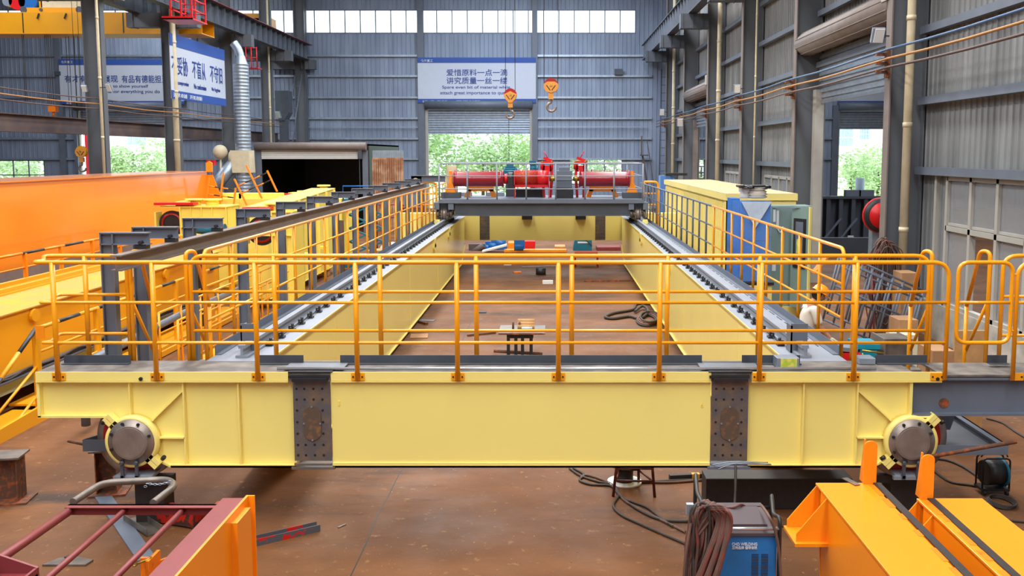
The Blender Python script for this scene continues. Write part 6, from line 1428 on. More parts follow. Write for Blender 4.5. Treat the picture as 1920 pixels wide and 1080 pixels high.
# steel framework in the next bay and red cable drum
YK = 38.0; a, b = P(1480, 366, YK), P(1668, 366, YK)
sf = T('steel_framework', 'dark grey ribbed steel framework in the next bay, seen through the right-hand doorway', 'steel structure', ((a.x + b.x) / 2, YK, 0)); z1 = P(0, 368, YK).z
MB().box(a.x, b.x, YK + .3, YK + .35, .1, z1).build('sheet', 'darkgrey', sf)
for i in range(9):
    x = a.x + (b.x - a.x) * i / 8; MB().box(x, x + .16, YK, YK + .3, 0, z1).build('rib', 'darkgrey', sf)
MB().box(a.x, b.x, YK - .05, YK + .4, z1 - .1, z1).build('top_beam', 'darkgrey', sf)
for px in (1560, 1590): c = P(px, 430, YK - .02); MB().bar(c + V((-.4, 0, -.5)), c + V((.35, 0, .45)), .08, .08).build('brace', 'steelgrey', sf)
for px in (1600, 1625): c = P(px, 372, YK); MB().box(c.x - .3, c.x + .3, YK, YK + .3, z1, z1 + .25).build('lug', 'steelgrey', sf)
for px, py in ((1573, 450), (1597, 456), (1595, 444)): c = P(px, py, YK - .1); MB().box(c.x - .12, c.x + .12, YK - .1, YK - .08, c.z - .05, c.z + .05).build('paper_label', 'white', sf)
MB().box(a.x - 1, b.x + 1, YK - 3.2, YK - 3.0, 0, .7).thing('steel_beam', 'darkgrey', 'low dark steel beam on the ground before the dark framework in the next bay', 'beam')
c = P(1653, 404, 25.5); r = T('cable_drum', 'red cable drum in the next bay, half hidden by the nearest right column', 'cable drum', (c.x, 25.5, c.z - 1.5)); k = FPX / 25.5
m = MB(); m.lathe([(0, 0), (.36, 0), (.36, .03), (0, .03)], (c.x, 25.4, c.z), (0, 1, 0), 36); m.build('red_disc', 'red', r); m = MB(); m.lathe([(.33, -.03), (.46, -.03), (.46, .12), (.33, .12), (.33, -.03)], (c.x, 25.45, c.z), (0, 1, 0), 36); m.build('rim', 'black', r); m = MB(); m.lathe([(.44, .12), (.48, .12), (.48, .2), (.44, .2), (.44, .12)], (c.x, 25.45, c.z), (0, 1, 0), 36); m.build('rear_flange', 'red', r)
MB().cyl((c.x, 25.3, c.z), (c.x, 25.5, c.z), .1, 12).build('hub', 'black', r); MB().box(c.x - .2, c.x + .2, 25.6, 25.9, 0, c.z - .15).build('stand', 'galv', r)
# stairs seen outside the right windows
g = MB(); 
for i in range(5): g.box(9.4 + .0, 11.0, 14.6 + .28 * i, 14.9 + .28 * i, 1.0 + .12 * i, 1.04 + .12 * i)
r = T('outside_step', 'pale metal steps in the next bay behind the right-hand window', 'steps', (10.2, 15, 0)); g.build('tread', 'frame', r); m = MB(); m.tube([(9.4, 14.6, 0), (9.4, 14.6, 1.9), (9.4, 16.0, 2.4), (9.4, 16, 0)], .03, 6); m.build('handrail', 'darkgrey', r)
MB().box(9.9, 10.7, 18.6, 19.3, 0, 2.3).thing('locker', 'steelgrey', 'blue-grey locker standing in the next bay behind the open window pane', 'locker')

# ================================================================== CLUTTER BEYOND AND BESIDE THE CRANE
def lift(px, py, Y, lab):
    c = P(px, py, Y); r = T('scissor_lift', lab, 'lift', (c.x, Y, 0)); MB().box(c.x - .7, c.x + .7, Y, Y + .8, .1, .5).build('base', 'teal', r); h = c.z
    for i in range(4):
        for s in (-1, 1): MB().bar((c.x - s * .55, Y + (.1 if s > 0 else .2), .5 + (h - .5) * i / 4), (c.x + s * .55, Y + (.1 if s > 0 else .2), .5 + (h - .5) * (i + 1) / 4), .05, .09, (0, 1, 0)).build('scissor_arm', 'teal', r)
    m = MB(); m.box(c.x - .7, c.x + .7, Y, Y + .8, h, h + .08); m.build('platform', 'teal', r); m = MB(); m.tube([(c.x - .68, Y, h + .08), (c.x - .68, Y, h + .5), (c.x + .68, Y, h + .5), (c.x + .68, Y, h + .08)], .025, 6); m.build('rail', 'blue', r)
lift(683, 378, 30.5, 'tall teal scissor lift behind the left railing, right of the ribbed yellow girder')
def shelf_(px0, px1, py, Y, lab, m_='maroon'):
    a, b = P(px0, py, Y), P(px1, py, Y); r = T('storage_rack', lab, 'rack', ((a.x + b.x) / 2, Y, 0), 'racks beyond the left girder')
    for x in (a.x, b.x):
        for y in (Y, Y + .6): MB().box(x - .03, x + .03, y - .03, y + .03, 0, a.z).build('upright', m_, r)
    for k in range(4): z = a.z * (k + .8) / 4; MB().box(a.x, b.x, Y, Y + .6, z - .04, z).build('shelf', m_, r)
shelf_(700, 745, 378, 36, 'brown storage rack behind the left railing, nearer one'); shelf_(752, 790, 385, 39, 'brown storage rack behind the left railing, farther one')
rn = random.Random(21); k = 0
for (px, py, Y, s, m_, nm, lab) in ((700, 470, 27, .35, 'tarp', 'plastic_sack', 'white sack on the ground left of the left girder, nearest of the sacks'), (720, 452, 29, .4, 'tarp', 'plastic_sack', 'second white sack left of the left girder'), (735, 420, 33, .45, 'tarp', 'plastic_sack', 'big white sack beside the brown rack'), (780, 410, 35, .5, 'tarp', 'plastic_sack', 'white sack under the grey end bracket'),
       (690, 440, 30, .3, 'blue', 'equipment_case', 'small blue case at the foot of the scissor lift'), (745, 440, 31, .3, 'blue', 'equipment_case', 'blue case between the white sacks'), (805, 400, 37, .6, 'tarp', 'plastic_sack', 'pale wrapped bundle at the far left corner of the crane')):
    c = G(px, py, 0); z = max(s * .8, .3); c = P(px, py, Y); m = MB()
    if nm == 'plastic_sack': m.ball((c.x, Y, s * .8), s, 14, 1.1, 1, .8); o = m.thing(nm, m_, lab, 'sack', 'white sacks beyond the left girder'); 
    else: m.box(c.x - s, c.x + s, Y, Y + s, 0, s * 1.4); o = m.thing(nm, m_, lab, 'case', None, .02)
gb_('crate', 688, 716, 470, 500, 25.5, .6, 'wood', 'pale wooden crate left of the left railing', 'crate'); gb_('yellow_cabinet', 770, 796, 400, 440, 39.5, .6, 'house', 'pale yellow machine cabinet behind the left girder far end', 'cabinet')
gb_('dark_post', 633, 643, 413, 470, 24.5, .1, 'rustbeam', 'dark steel post standing behind the left railing before the ribbed girder', 'post')
# beyond the far end beam
YQ = 37.0
def far(name, px0, px1, py0, py1, m_, lab, cat, Y=YQ, dep=.8, bevel=.02):
    a, b = P(px0, py1, Y), P(px1, py0, Y); return MB().box(a.x, b.x, Y, Y + dep, max(0, a.z), b.z).thing(name, m_, lab, cat, None, bevel)
MB().box(-4.6, 4.6, 43.0, 43.2, 0, 1.5).thing('low_wall', 'creamwall', 'low cream partition wall beyond the far end beam', 'partition')
m = MB(); rn = random.Random(2); a = P(1002, 475, 42.5); vs = []; nu = 30
for j in range(7):
    for i in range(nu + 1): vs.append((a.x + i * .09, 42.6 - j * .09 - rn.uniform(0, .1), 1.6 - j * .27 + rn.uniform(-.03, .03)))
m.add(vs, [(j * (nu + 1) + i, (j + 1) * (nu + 1) + i, (j + 1) * (nu + 1) + i + 1, j * (nu + 1) + i + 1) for j in range(6) for i in range(nu)], True); m.thing('tarpaulin', 'tarp', 'crumpled white tarpaulin draped over the cream partition', 'tarpaulin')
bm = T('blue_machine', 'blue machine cabinet under the far end beam, right of centre', 'machine', (P(1093, 470, YQ).x, YQ, 0)); a, b = P(1076, 474, YQ), P(1110, 440, YQ); m = MB(); m.prism([(a.x - .03, 0), (b.x, 0), (b.x, b.z), (a.x + .05, b.z)], 'y', YQ, YQ + .8); m.build('body', 'teal', bm); MB().box(a.x + .15, b.x - .15, YQ - .01, YQ, P(0, 456, YQ).z, P(0, 453, YQ).z).build('nameplate', 'lettering', bm)
m = MB(); m.tube(spline([(a.x + .1, YQ - .05, 1.0), (a.x + .4, YQ - .08, .5), (b.x, YQ - .05, .2)], 5), .02, 5); m.build('cable', 'cableblack', bm)
far('red_box', 983, 1003, 452, 467, 'red', 'red steel box under the far end beam', 'box'); far('orange_box', 952, 984, 455, 471, 'orange', 'orange plate box left of the red box under the far end beam', 'box')
far('maroon_beam', 1119, 1164, 463, 476, 'maroon', 'maroon steel beam under the far end beam at the right', 'beam'); far('orange_beam', 945, 1062, 468, 476, 'orange', 'long low orange beam under the far end beam', 'beam', Y=36.2, dep=.4); far('wooden_block', 1040, 1060, 462, 472, 'wood', 'pale wooden block on the long orange beam', 'block', Y=36.7)
a = P(905, 470, 36.5); m = MB(); m.bar(P(905, 471, 36.5), P(950, 459, 36.5), .5, .06, (0, 0, 1)); m.thing('white_panel_piece', 'white', 'tilted white panel under the far end beam at the left', 'panel')
for k, (px, py) in enumerate(((915, 460), (926, 457), (941, 452), (974, 457))):
    c = P(px, py, 37.5 if k < 3 else 35.8); m = MB(); m.cyl(c + V((-.2, 0, -.1)), c + V((.15, 0, -.1)), .17, 14); m.box(c.x - .1, c.x + .1, c.y - .1, c.y + .1, c.z + .05, c.z + .16); m.box(c.x - .2, c.x + .2, c.y - .15, c.y + .15, 0 if k < 3 else .6, c.z - .2)
    m.thing('electric_motor', 'blue', ('blue motor at the left under the far end beam', 'second blue motor from the left under the far end beam', 'blue motor close left of the orange plate box', 'blue motor standing before the orange plate box')[k], 'motor', 'blue motors under the far end beam')
m = MB(); c = P(893, 465, 37); m.cyl(c + V((-.2, 0, -.2)), c + V((.3, 0, .1)), .12, 10); m.box(c.x - .3, c.x + .3, 37, 37.4, 0, .25); m.thing('scrap_part', 'rustbeam', 'dark brown machine part at the far left under the far end beam', 'machine part')
far('orange_wedge', 882, 892, 462, 473, 'orange', 'small orange wedge at the far left under the far end beam', 'wedge', Y=37.4, dep=.3)
for (px0, px1, py, lab) in ((745, 775, 640, None),): pass
# bench stool red with long legs
rs = T('red_trestle', 'red steel trestle on the floor between the girders, far right', 'trestle', (P(1100, 500, 33).x, 31.5, 0)); z1 = .45; Y = 31.5
a, b = P(1079, 495, Y), P(1121, 495, Y); MB().box(a.x, b.x, Y, Y + .5, z1, z1 + .04).build('top', 'red', rs)
for x in (a.x, b.x):
    for y in (Y, Y + .5): MB().cyl((x, y, 0), (x, y, z1), .025, 6).build('leg', 'red', rs)
# floor pieces between the girders
tb = T('scrap_table', 'low steel trestle with a rusty plate top on the floor between the girders', 'table', (P(965, 665, 18).x, G(965, 672).y, 0)); Y = G(965, 672).y; s = FPX / Y
x0, x1 = P(925, 640, Y).x, P(1022, 640, Y).x; zt = .50
MB().box(x0 + .1, x1, Y - .1, Y + .7, zt - .02, zt).build('top_plate', 'rawsteel', tb); m = MB(); m.box(x0 + .1, x1, Y - .12, Y - .1, zt - .03, zt); m.build('rusty_edge', 'rust', tb)
for x in (x0 + .28, x0 + .42, x1 - .42, x1 - .26): MB().box(x - .03, x + .03, Y - .02, Y + .04, 0, zt - .02).build('leg', 'black', tb)
MB().box(x0 + .25, x1 - .22, Y, Y + .5, zt - .12, zt - .02).build('apron', 'black', tb)
MB().cyl((x0, Y + .1, .12), (x1 - .05, Y + .15, .05), .03, 8).thing('steel_bar', 'rust', 'rusty round bar lying under the scrap table', 'bar')
for k in range(2): x = x0 + .36 + .12 * k; MB().cyl((x, Y + .25, zt), (x, Y + .25, zt + .14), .02, 8).thing('clamp_bolt', 'rust', '%s upright rusty bolt on the scrap table' % ('left' if k == 0 else 'right'), 'bolt', 'bolts on the scrap table')
for k in range(3): MB().cyl((x1 - .52, Y + .25 + .05 * k, zt + .05 + .045 * k), (x1 - .2, Y + .25 + .05 * k, zt + .05 + .045 * k), .045, 10).thing('wood_roll', 'wood', '%s brown roll stacked at the right end of the scrap table' % ('bottom', 'middle', 'top')[k], 'roll', 'rolls on the scrap table')
MB().cyl((x0 + .52, Y + .2, zt + .03), (x0 + .72, Y + .2, zt + .03), .03, 10).thing('plastic_bottle', 'bagplastic', 'clear bottle lying on the scrap table', 'bottle')
def flat(px, py, w_, d, rot, m_, name, lab, cat, h=.012, group=None):
    c = G(px, py); m = MB(); dd = V((math.cos(rot), math.sin(rot), 0)) * w_ / 2; m.bar(c - dd + V((0, 0, h / 2)), c + dd + V((0, 0, h / 2)), d, h, (0, 0, 1)); return m.thing(name, m_, lab, cat, group)
flat(786, 631, .36, .45, .1, 'card', 'cardboard_sheet', 'flat cardboard sheet on the floor beside the left girder', 'cardboard', .02)
flat(795, 601, .5, .2, -.2, 'steelgrey', 'steel_offcut', 'thin grey steel offcut beside the left girder', 'offcut'); flat(793, 607, .35, .06, -.9, 'rust', 'rusty_offcut', 'short rusty bar near the left girder', 'offcut', .05)
flat(903, 628, .65, .05, .5, 'rust', 'rusty_rod', 'rusty bent rod on the floor left of the scrap table', 'rod', .04); flat(1145, 528, 1.6, .07, .1, 'rust', 'rusty_bar', 'rusty bar on the floor between the girders, before the red trestle', 'bar', .05)
flat(1027, 532, .3, .12, .1, 'white', 'empty_bottle', 'white bottle lying on the floor between the girders', 'bottle', .1); flat(970, 512, .25, .15, .3, 'orangeframe', 'orange_scrap', 'small orange scrap on the floor beyond the bottle', 'scrap', .05)
flat(952, 498, .25, .15, .1, 'white', 'paper_scrap', 'white scrap of paper on the far floor between the girders', 'scrap', .03); flat(905, 586, .18, .18, 0, 'black', 'black_disc', 'small black disc on the floor near the second railing post', 'disc', .02)
c = G(1014, 515); st = T('round_stool', 'small dark drum with grey wings on the far floor between the girders', 'drum', tuple(c)); MB().cyl(c, c + V((0, 0, .22)), .16, 14).build('body', 'black', st); m = MB(); m.bar(c + V((-.6, 0, .24)), c + V((.6, .35, .24)), .15, .02, (0, 0, 1)); m.build('wing_plate', 'rawsteel', st)
# slings on the floor by the right girder
rn = random.Random(4)
def floorcable(pts, r, m_, name, lab, cat, group=None, n=6):
    q = spline([G(px, py) + V((0, 0, r + h)) for px, py, h in pts], n); MB().tube(q, r, 7).thing(name, m_, lab, cat, group)
floorcable([(1226, 573, 0), (1195, 572, 0), (1186, 583, 0), (1150, 590, 0), (1135, 597, 0), (1150, 600, 0), (1180, 596, 0), (1200, 600, 0), (1215, 590, .05), (1205, 580, .05), (1190, 588, .02)], .035, 'cableblack', 'lifting_sling', 'dark rope sling looped on the floor beside the right girder', 'sling')
for k in range(4):
    pts = [(1212 + 18 * math.cos(t + k) + k * 2, 603 + 10 * math.sin(t + k), .03 * k) for t in [2 * math.pi * i / 9 for i in range(10)]]
    floorcable(pts, .025, ('cableblack', 'cablebrown', 'rust', 'cableblack')[k], 'rope_coil', '%s coil of tangled rope against the right girder' % ('lowest', 'second', 'third', 'topmost')[k], 'rope', 'tangled rope coils by the right girder')
# ================================================================== FOREGROUND
# ---- orange crane legs at the lower right
ZO = 1.20
def gz(px, py): return G(px, py, ZO)
def leg(xa, xb, yf, ynear, lab, fin, strip, brk):
    r = T('orange_crane_leg', lab, 'crane leg', ((xa + xb) / 2, yf - .6, 0), 'orange crane legs')
    c0 = xa - .03
    m = MB(); m.box(xa, xb, ynear, yf, ZO - .02, ZO); m.build('top_flange', 'orange', r, bevel=.004)
    # web with the curved shoulder near the far end
    prof = [(yf - .1, ZO - .02), (yf - .1, ZO - .34)] + [(yf - .1 - .55 * (1 - math.cos(t)) * 1.0 - .02, ZO - .36 - .9 * math.sin(t)) for t in [math.pi / 2 * k / 8 for k in range(9)]] + [(ynear, 0), (ynear, ZO - .02)]
    for x in (xa + .015, xb - .10): MB().prism(prof, 'x', x, x + .015).build('web', 'orange', r)
    m = MB(); 
    for (a, b), (c, d) in zip(prof[1:10], prof[2:11]): m.bar(((xa + xb) / 2 - .02, a, b), ((xa + xb) / 2 - .02, c, d), xb - xa - .06, .015, (0, 0, 1))
    m.box(xa, xb, ynear, ynear + .02, 0, ZO); m.build('curved_flange', 'orange', r)
    # far end bracket standing to the left: sloped gussets on a foot plate
    m = MB(); 
    for y in (yf - .0, yf - .28):
        MB().prism([(xa + .02, ZO - .005), (xa - .22, ZO - .30), (xa - .22, ZO - .36), (xa + .02, ZO - .36)], 'y', y - .012, y).build('gusset', 'orange', r, bevel=.002)
    m = MB(); m.box(xa - .24, xa + .04, yf - .34, yf + .02, ZO - .385, ZO - .36); m.box(xa + .02, xb - .04, yf - .02, yf, ZO - .36, ZO - .02); m.bar((xa + .02, yf - .14, ZO - .01), (xa - .22, yf - .14, ZO - .30), .28, .012, (-.7, 0, .7)) if False else None
    m.build('foot_plate', 'orange', r)
    # rubber strip near the right edge
    MB().box(strip - .028, strip + .028, ynear, yf - .03, ZO, ZO + .012).build('rubber_strip', 'rubber', r)
    m = MB(); rn = random.Random(int(xa * 100)); y = yf - .05
    while y > ynear:
        m.box(strip - .06 - rn.uniform(0, .02), strip - .028, y - rn.uniform(.1, .3), y, ZO, ZO + .003); y -= .3
    m.build('brushed_paint', 'orangeframe', r)['kind'] = 'stuff'
    # upright fin with a round top, and its rear rib
    fx_, w_, h_ = fin; y = yf - .02; m = MB(); R_ = w_ / 2
    m.prism([(fx_ - R_, ZO), (fx_ + R_, ZO), (fx_ + R_, ZO + h_ - R_)] + [(fx_ + R_ * math.cos(t), ZO + h_ - R_ + R_ * .8 * math.sin(t)) for t in [math.pi * k / 10 for k in range(1, 10)]] + [(fx_ - R_, ZO + h_ - R_)], 'y', y - .012, y)
    m.prism([(y, ZO), (y + .1, ZO), (y + .02, ZO + h_), (y, ZO + h_)], 'x', fx_ - R_ * .9, fx_ - R_ * .9 + .012); m.build('upright_fin', 'orange', r, bevel=.003)
    if brk: m = MB(); m.box(*brk, yf - .62, yf - .6, ZO - .16, ZO - .01); m.box(brk[1] - .015, brk[1], yf - .8, yf - .6, ZO - .16, ZO - .01); m.build('side_bracket', 'orange', r)
    return r
A0, A1 = gz(1529, 905), gz(1640, 905); ynear = 3.4
lA = leg(A0.x + .0, gz(1813, 1080).x - .03, A0.y, ynear, 'orange crane leg with a black strip, left one at the lower right', (gz(1633, 910).x, .105, .36), gz(1735, 1000).x + .0, None)
B0 = gz(1735, 934)
lB = leg(gz(1735, 945).x - .02, gz(1817, 934).x + .10, B0.y, ynear, 'orange crane leg with a black strip, right one at the lower right', (gz(1741, 940).x, .10, .36), gz(1760, 950).x + .0, (gz(1817, 934).x + .1, gz(1817, 934).x + .36))
m = MB(); c = gz(1597, 907); m.bar(c + V((-.02, .12, .004)), c + V((.03, -.05, .008)), .05, .006, (0, 0, 1)); m.thing('thin_shim', 'rawsteel', 'thin grey steel shim lying on the far end of the left orange crane leg', 'shim')
text('A', .14, .2, (A0.x + .012, 5.55, .52), (0, -1, 0), (0, 0, 1), 'black', 'painted_letter', lA)

# ---- maroon platform frame with orange plate, lower left
ZM = 1.0
def gm(px, py, z=ZM): return G(px, py, z)
fr = T('platform_frame', 'maroon ladder-like platform frame with an orange side plate, lower left foreground', 'frame', (-3.3, 6.4, 0))
yb_ = gm(130, 945).y; xl = gm(130, 945).x; xr = gm(462, 935).x
m = MB(); m.box(xl, xr, yb_ - .03, yb_, ZM - .08, ZM); m.box(xl, xr, yb_ - .08, yb_, ZM - .006, ZM); m.build('rear_channel', 'maroon', fr)
for (a, b, rr) in (((130, 950), (-60, 1080), .033), ((237, 946), (60, 1100), .022), ((345, 946), (190, 1100), .022)):
    p, q = gm(*a), gm(*b); p.z = q.z = ZM - .035; q = p + (q - p) * 1.3; q.z = ZM - .035; MB().cyl(p, q, rr, 14).build('rung', 'maroon', fr)
xo = gm(471, 930).x
m = MB(); m.box(xo - .20, xo - .02, 3.8, yb_ + .08, ZM - .02, ZM + .02); m.box(xo - .20, xo - .18, 3.8, yb_ + .08, ZM - .12, ZM + .0); m.build('side_channel', 'maroon', fr)
op = MB(); op.box(xo - .02, xo, 3.8, yb_ + .12, .02, ZM + .03); o = op.build('orange_side_plate', 'orange', fr)
m = MB(); m.box(xo, xo + .05, (xo + .05) * FPX / (424 - VPX), (xo + .05) * FPX / (451 - VPX), .02, .97); m.box(xo, xo + .012, 6.32, yb_ - .3, ZM - .3, ZM - .2) if False else None; m.box(xo, xo + .05, yb_ + .1, yb_ + .12, .02, ZM + .03); m.build('stiffener', 'orange', fr)
for y in (4.2, 5.6, 7.0): MB().box(xo - .18, xo - .12, y, y + .06, 0, ZM - .02).build('leg', 'maroon', fr)
p = [gm(137, 941), gm(193, 905), gm(316, 899), gm(329, 911), gm(287, 943)]
for q in p: q.z = ZM + .0
MB().tube(fillet(p, .12), .03, 12).build('bent_handrail', 'rawsteel', fr)
# chain on the handrail
m = MB(); a = gm(270, 906, ZM + .02); b = gm(320, 902, ZM + .02); n = 11
for i in range(n):
    c = a.lerp(b, (i + .5) / n) + V((0, 0, -.02 * math.sin(math.pi * i / n) - .03 * (i == 0))); k = i % 2
    m.tube([c + V((.014 * math.cos(t), (.008 * math.sin(t)) if k else 0, 0 if k else .008 * math.sin(t))) for t in [2 * math.pi * j / 10 for j in range(10)]], .0028, 5, closed=True)
for i in range(7): c = b + V((.01 * math.sin(i * 2), -.01 - .01 * math.cos(i), -.01 * i)); m.tube([c + V((.013 * math.cos(t), .006 * math.cos(t), .013 * math.sin(t))) for t in [2 * math.pi * j / 10 for j in range(10)]], .003, 5, closed=True)
m.cyl(b + V((-.015, -.03, -.075)), b + V((.04, -.03, -.05)), .014, 8)
m.thing('safety_chain', 'galv', 'short bright chain wrapped round the bent steel handrail', 'chain')
# orange inner bracket
bk = T('orange_bracket', 'worn orange angle bracket standing inside the maroon frame', 'bracket', (gm(275, 1060, .4).x, 6.3, 0)); c = P(275, 1040, 6.55)
m = MB(); m.box(c.x - .05, c.x + .03, 6.55, 6.58, 0, P(0, 1047, 6.55).z); m.box(c.x + .01, c.x + .035, 6.5, 6.7, 0, P(0, 1047, 6.55).z); m.build('upright', 'orangeframe', bk)
m = MB(); a = P(287, 1058, 6.6); b = P(360, 1030, 7.2); m.bar(a + V((0, 0, -.05)), b + V((0, 0, -.05)), .02, .12, (0, 0, 1)); m.bar(a + V((.02, .0, -.2)), b + V((0, 0, -.14)), .02, .1, (0, 0, 1)); m.build('arm', 'orangeframe', bk)
m = MB(); c2 = P(252, 1057, 6.5); m.tube([c2 + V((.018 * math.cos(t), 0, .018 * math.sin(t))) for t in [2 * math.pi * j / 12 for j in range(12)]], .006, 6, closed=True); m.cyl(c2 + V((.02, 0, 0)), c2 + V((.1, .05, .02)), .008, 6); m.build('ring_pull', 'brass', bk)
# maroon box corner at lower left edge
m = MB(); a = P(0, 1040, 6.0); q0, q1, q2 = P(-60, 1022, 6.3), P(70, 1065, 6.3), P(70, 1150, 6.3)
mx = T('maroon_box', 'maroon steel box corner at the lower left picture edge', 'steel part', (q1.x - .3, 6.2, 0)); m.prism([(q0.x, q0.z), (q1.x, q1.z), (q1.x, 0), (q0.x, 0)], 'y', 6.3, 6.32); m.box(q1.x - .02, q1.x, 5.7, 6.3, 0, q1.z); m.box(q0.x, q1.x, 5.7, 6.3, q1.z - .06, q1.z - .04); m.build('side_plate', 'maroon', mx)

# ---- welding machine with its cable bundle
YWd = 6.55
wx0, wx1 = P(1345, 1010, YWd).x, P(1457, 1010, YWd).x; wzt = P(0, 1003, YWd).z
wm = T('welding_machine', 'blue welding machine in a tubular carrying frame, bottom centre right', 'welding machine', ((wx0 + wx1) / 2, YWd + .3, 0))
m = MB(); m.box(wx0, wx1, YWd, YWd + .55, .16, wzt); m.build('case', 'weldblue', wm, bevel=.008)
m = MB(); m.box(wx0 - .01, wx1 + .01, YWd - .02, YWd + .58, wzt, wzt + .02); m.box(wx0, wx1 - .06, YWd + .05, YWd + .4, wzt + .02, wzt + .06); m.build('top_cover', 'rustbeam', wm)
pz = lambda py: P(0, py, YWd).z; pxx = lambda px: P(px, 1030, YWd).x
MB()
text('CHD WELDING', pxx(1419.5) - pxx(1372), pz(1017.5) - pz(1022.8), ((pxx(1372) + pxx(1419.5)) / 2, YWd - .002, pz(1020)), (1, 0, 0), (0, 0, 1), 'lettering', 'lettering', wm)
text('正特品牌 值得信赖', pxx(1419) - pxx(1372), pz(1024) - pz(1029.5), ((pxx(1372) + pxx(1419.5)) / 2, YWd - .002, pz(1026.7)), (1, 0, 0), (0, 0, 1), 'lettering', 'lettering', wm)
m = MB(); c = (pxx(1357), pz(1020)); dxx, dzz = .034, .021
for k in range(4):
    P4 = [(c[0] - dxx, c[1]), (c[0], c[1] + dzz), (c[0] + dxx, c[1]), (c[0], c[1] - dzz)]; a, b = P4[k], P4[(k + 1) % 4]; m.bar((a[0], YWd - .002, a[1]), (b[0], YWd - .002, b[1]), .0035, .003, (0, 1, 0))
m.build('diamond_mark', 'lettering', wm); text('HD', .036, .014, (c[0], YWd - .002, c[1]), (1, 0, 0), (0, 0, 1), 'lettering', 'lettering', wm)
for cx in (1416, 1434):
    for k in range(22):
        z = pz(1039) - .0118 * k
        if z > .18: MB().box(pxx(cx - 6.5), pxx(cx + 6.5), YWd - .003, YWd + .002, z - .004, z).build('vent_slot', 'black', wm)
m = MB(); yf_, yr_ = YWd - .02, YWd + .5
def zz(py, Y): return P(0, py, Y).z
xl0, xr0 = P(1303, 960, yr_).x, P(1446, 960, yr_).x; xl1, xr1 = P(1316, 960, yf_).x, P(1463, 960, yf_).x
hl = zz(884, yr_); hr = zz(924, yr_)
MB().tube(fillet([(xl0, yr_, .05), (xl0, yr_, hl), (xl1, yf_ + .22, hl - .06), (xl1, yf_, wzt + .25), (xl1, yf_, .05)], .07), .015, 10).build('carrying_handle', 'black', wm)
MB().tube(fillet([(xr0, yr_, .05), (xr0, yr_, hr), (xr1, yf_ + .2, hr - .05), (xr1, yf_, wzt + .14), (xr1, yf_, .05)], .07), .015, 10).build('carrying_handle', 'black', wm)
MB().cyl((xl1, yf_, wzt + .055), (xr1, yf_, wzt + .055), .0125, 10).build('front_bar', 'shine', wm)
m = MB(); m.cyl((xl0, yr_, zz(951, yr_)), (xr0, yr_, zz(951, yr_)), .011, 8)
for px in (1350, 1423): x = P(px, 960, yr_).x; m.cyl((x, yr_, wzt), (x, yr_, zz(951, yr_)), .011, 8)
m.build('rear_bar', 'black', wm)
m = MB(); m.box(wx0 - .05, wx1 + .03, YWd, YWd + .5, .08, .16); m.build('base_frame', 'black', wm)
for x in (wx0, wx1 - .04):
    for y in (YWd + .05, YWd + .45): MB().cyl((x, y, .07), (x + .04, y, .07), .07, 16).build('wheel', 'rubber', wm)
# cable bundle hanging over the left handle
rn = random.Random(12); cb = T('welding_cable_bundle', 'thick bundle of brown and reddish cables hanging on the welding machine', 'cable bundle', (P(1320, 1000, YWd - .1).x, YWd - .1, .0)); 
for i in range(38):
    Y = YWd - .06 - .16 * rn.random() + (.14 if i % 4 == 0 else 0); u = rn.uniform(0, 1); k = YWd / Y; j = lambda a: rn.uniform(-a, a)
    top = P(1306 + 34 * u + j(4), 950 + 12 * abs(u - .4) + j(8), Y); lx = P(1284 + rn.uniform(0, 24), 1040, Y).x; rx_ = P(1318 + rn.uniform(-12, 30), 1040, Y).x
    zb_ = .10 + rn.uniform(0, .3)
    pts = [top + V((-.02, .01, 0)), V((top.x - .05 + j(.02), Y + j(.03), top.z - .05)), V((lx + .02 + j(.015), Y + j(.04), top.z - .25)), V((lx + j(.02), Y + j(.04), top.z - .5)), V((lx + .01 + j(.03), Y + j(.03), zb_ + .1)), V(((lx + rx_) / 2 - .03, Y, zb_)), V((rx_ - .09 + j(.03), Y + j(.03), zb_ + .18)),
           V((rx_ - .03 + j(.03), Y + j(.04), top.z - .52)), V((rx_ + .02 + j(.025), Y + j(.03), top.z - .28)), V((rx_ + .03 + j(.02), Y, top.z - .10)), V((top.x + .03, Y, top.z + .012)), top]
    MB().tube(spline(pts, 5), rn.uniform(.0085, .0125), 7).build('cable_loop', ('cablebrown', 'cablered', 'cablebrown', 'cableblack', 'redhose', 'cablebrown')[i % 6], cb)
for k in range(9):
    Y = YWd - .24 - .014 * k; a, b = P(1338 + 3.2 * k, 950 + 4 * (k % 3), Y), P(1285 + 6.0 * k, 1130, Y); m_ = a.lerp(b, .5) + V((.045 - .01 * (k % 3), -.01, 0))
    MB().tube(spline([a + V((-.06, .1, -.03)), a, a + V((.03, 0, -.1)), m_, b], 6), .0115, 7).build('cable_loop', ('cablebrown', 'cablebrown', 'redhose')[k % 3], cb)
m = MB(); c = P(1292, 952, YWd - .1); m.box(c.x - .02, c.x + .03, YWd - .12, YWd - .08, c.z - .05, c.z + .03); m.build('cable_lug', 'galv', cb)
m = MB(); m.tube(spline([P(1428, 948, YWd + .3), P(1440, 965, YWd - .02), P(1452, 990, YWd - .05), P(1460, 1030, YWd - .05), P(1465, 1100, YWd - .05)], 6), .011, 7); m.thing('welding_cable', 'cablebrown', 'brown cable running over the right side of the welding machine', 'cable')
m = MB(); m.tube(spline([P(1355, 952, YWd + .4), P(1375, 951, YWd + .35), P(1390, 946, YWd + .4), P(1398, 955, YWd + .5), P(1402, 985, YWd + .7)], 5), .011, 7); m.thing('welding_cable', 'cablered', 'red and dark cable over the back bar of the welding machine', 'cable')
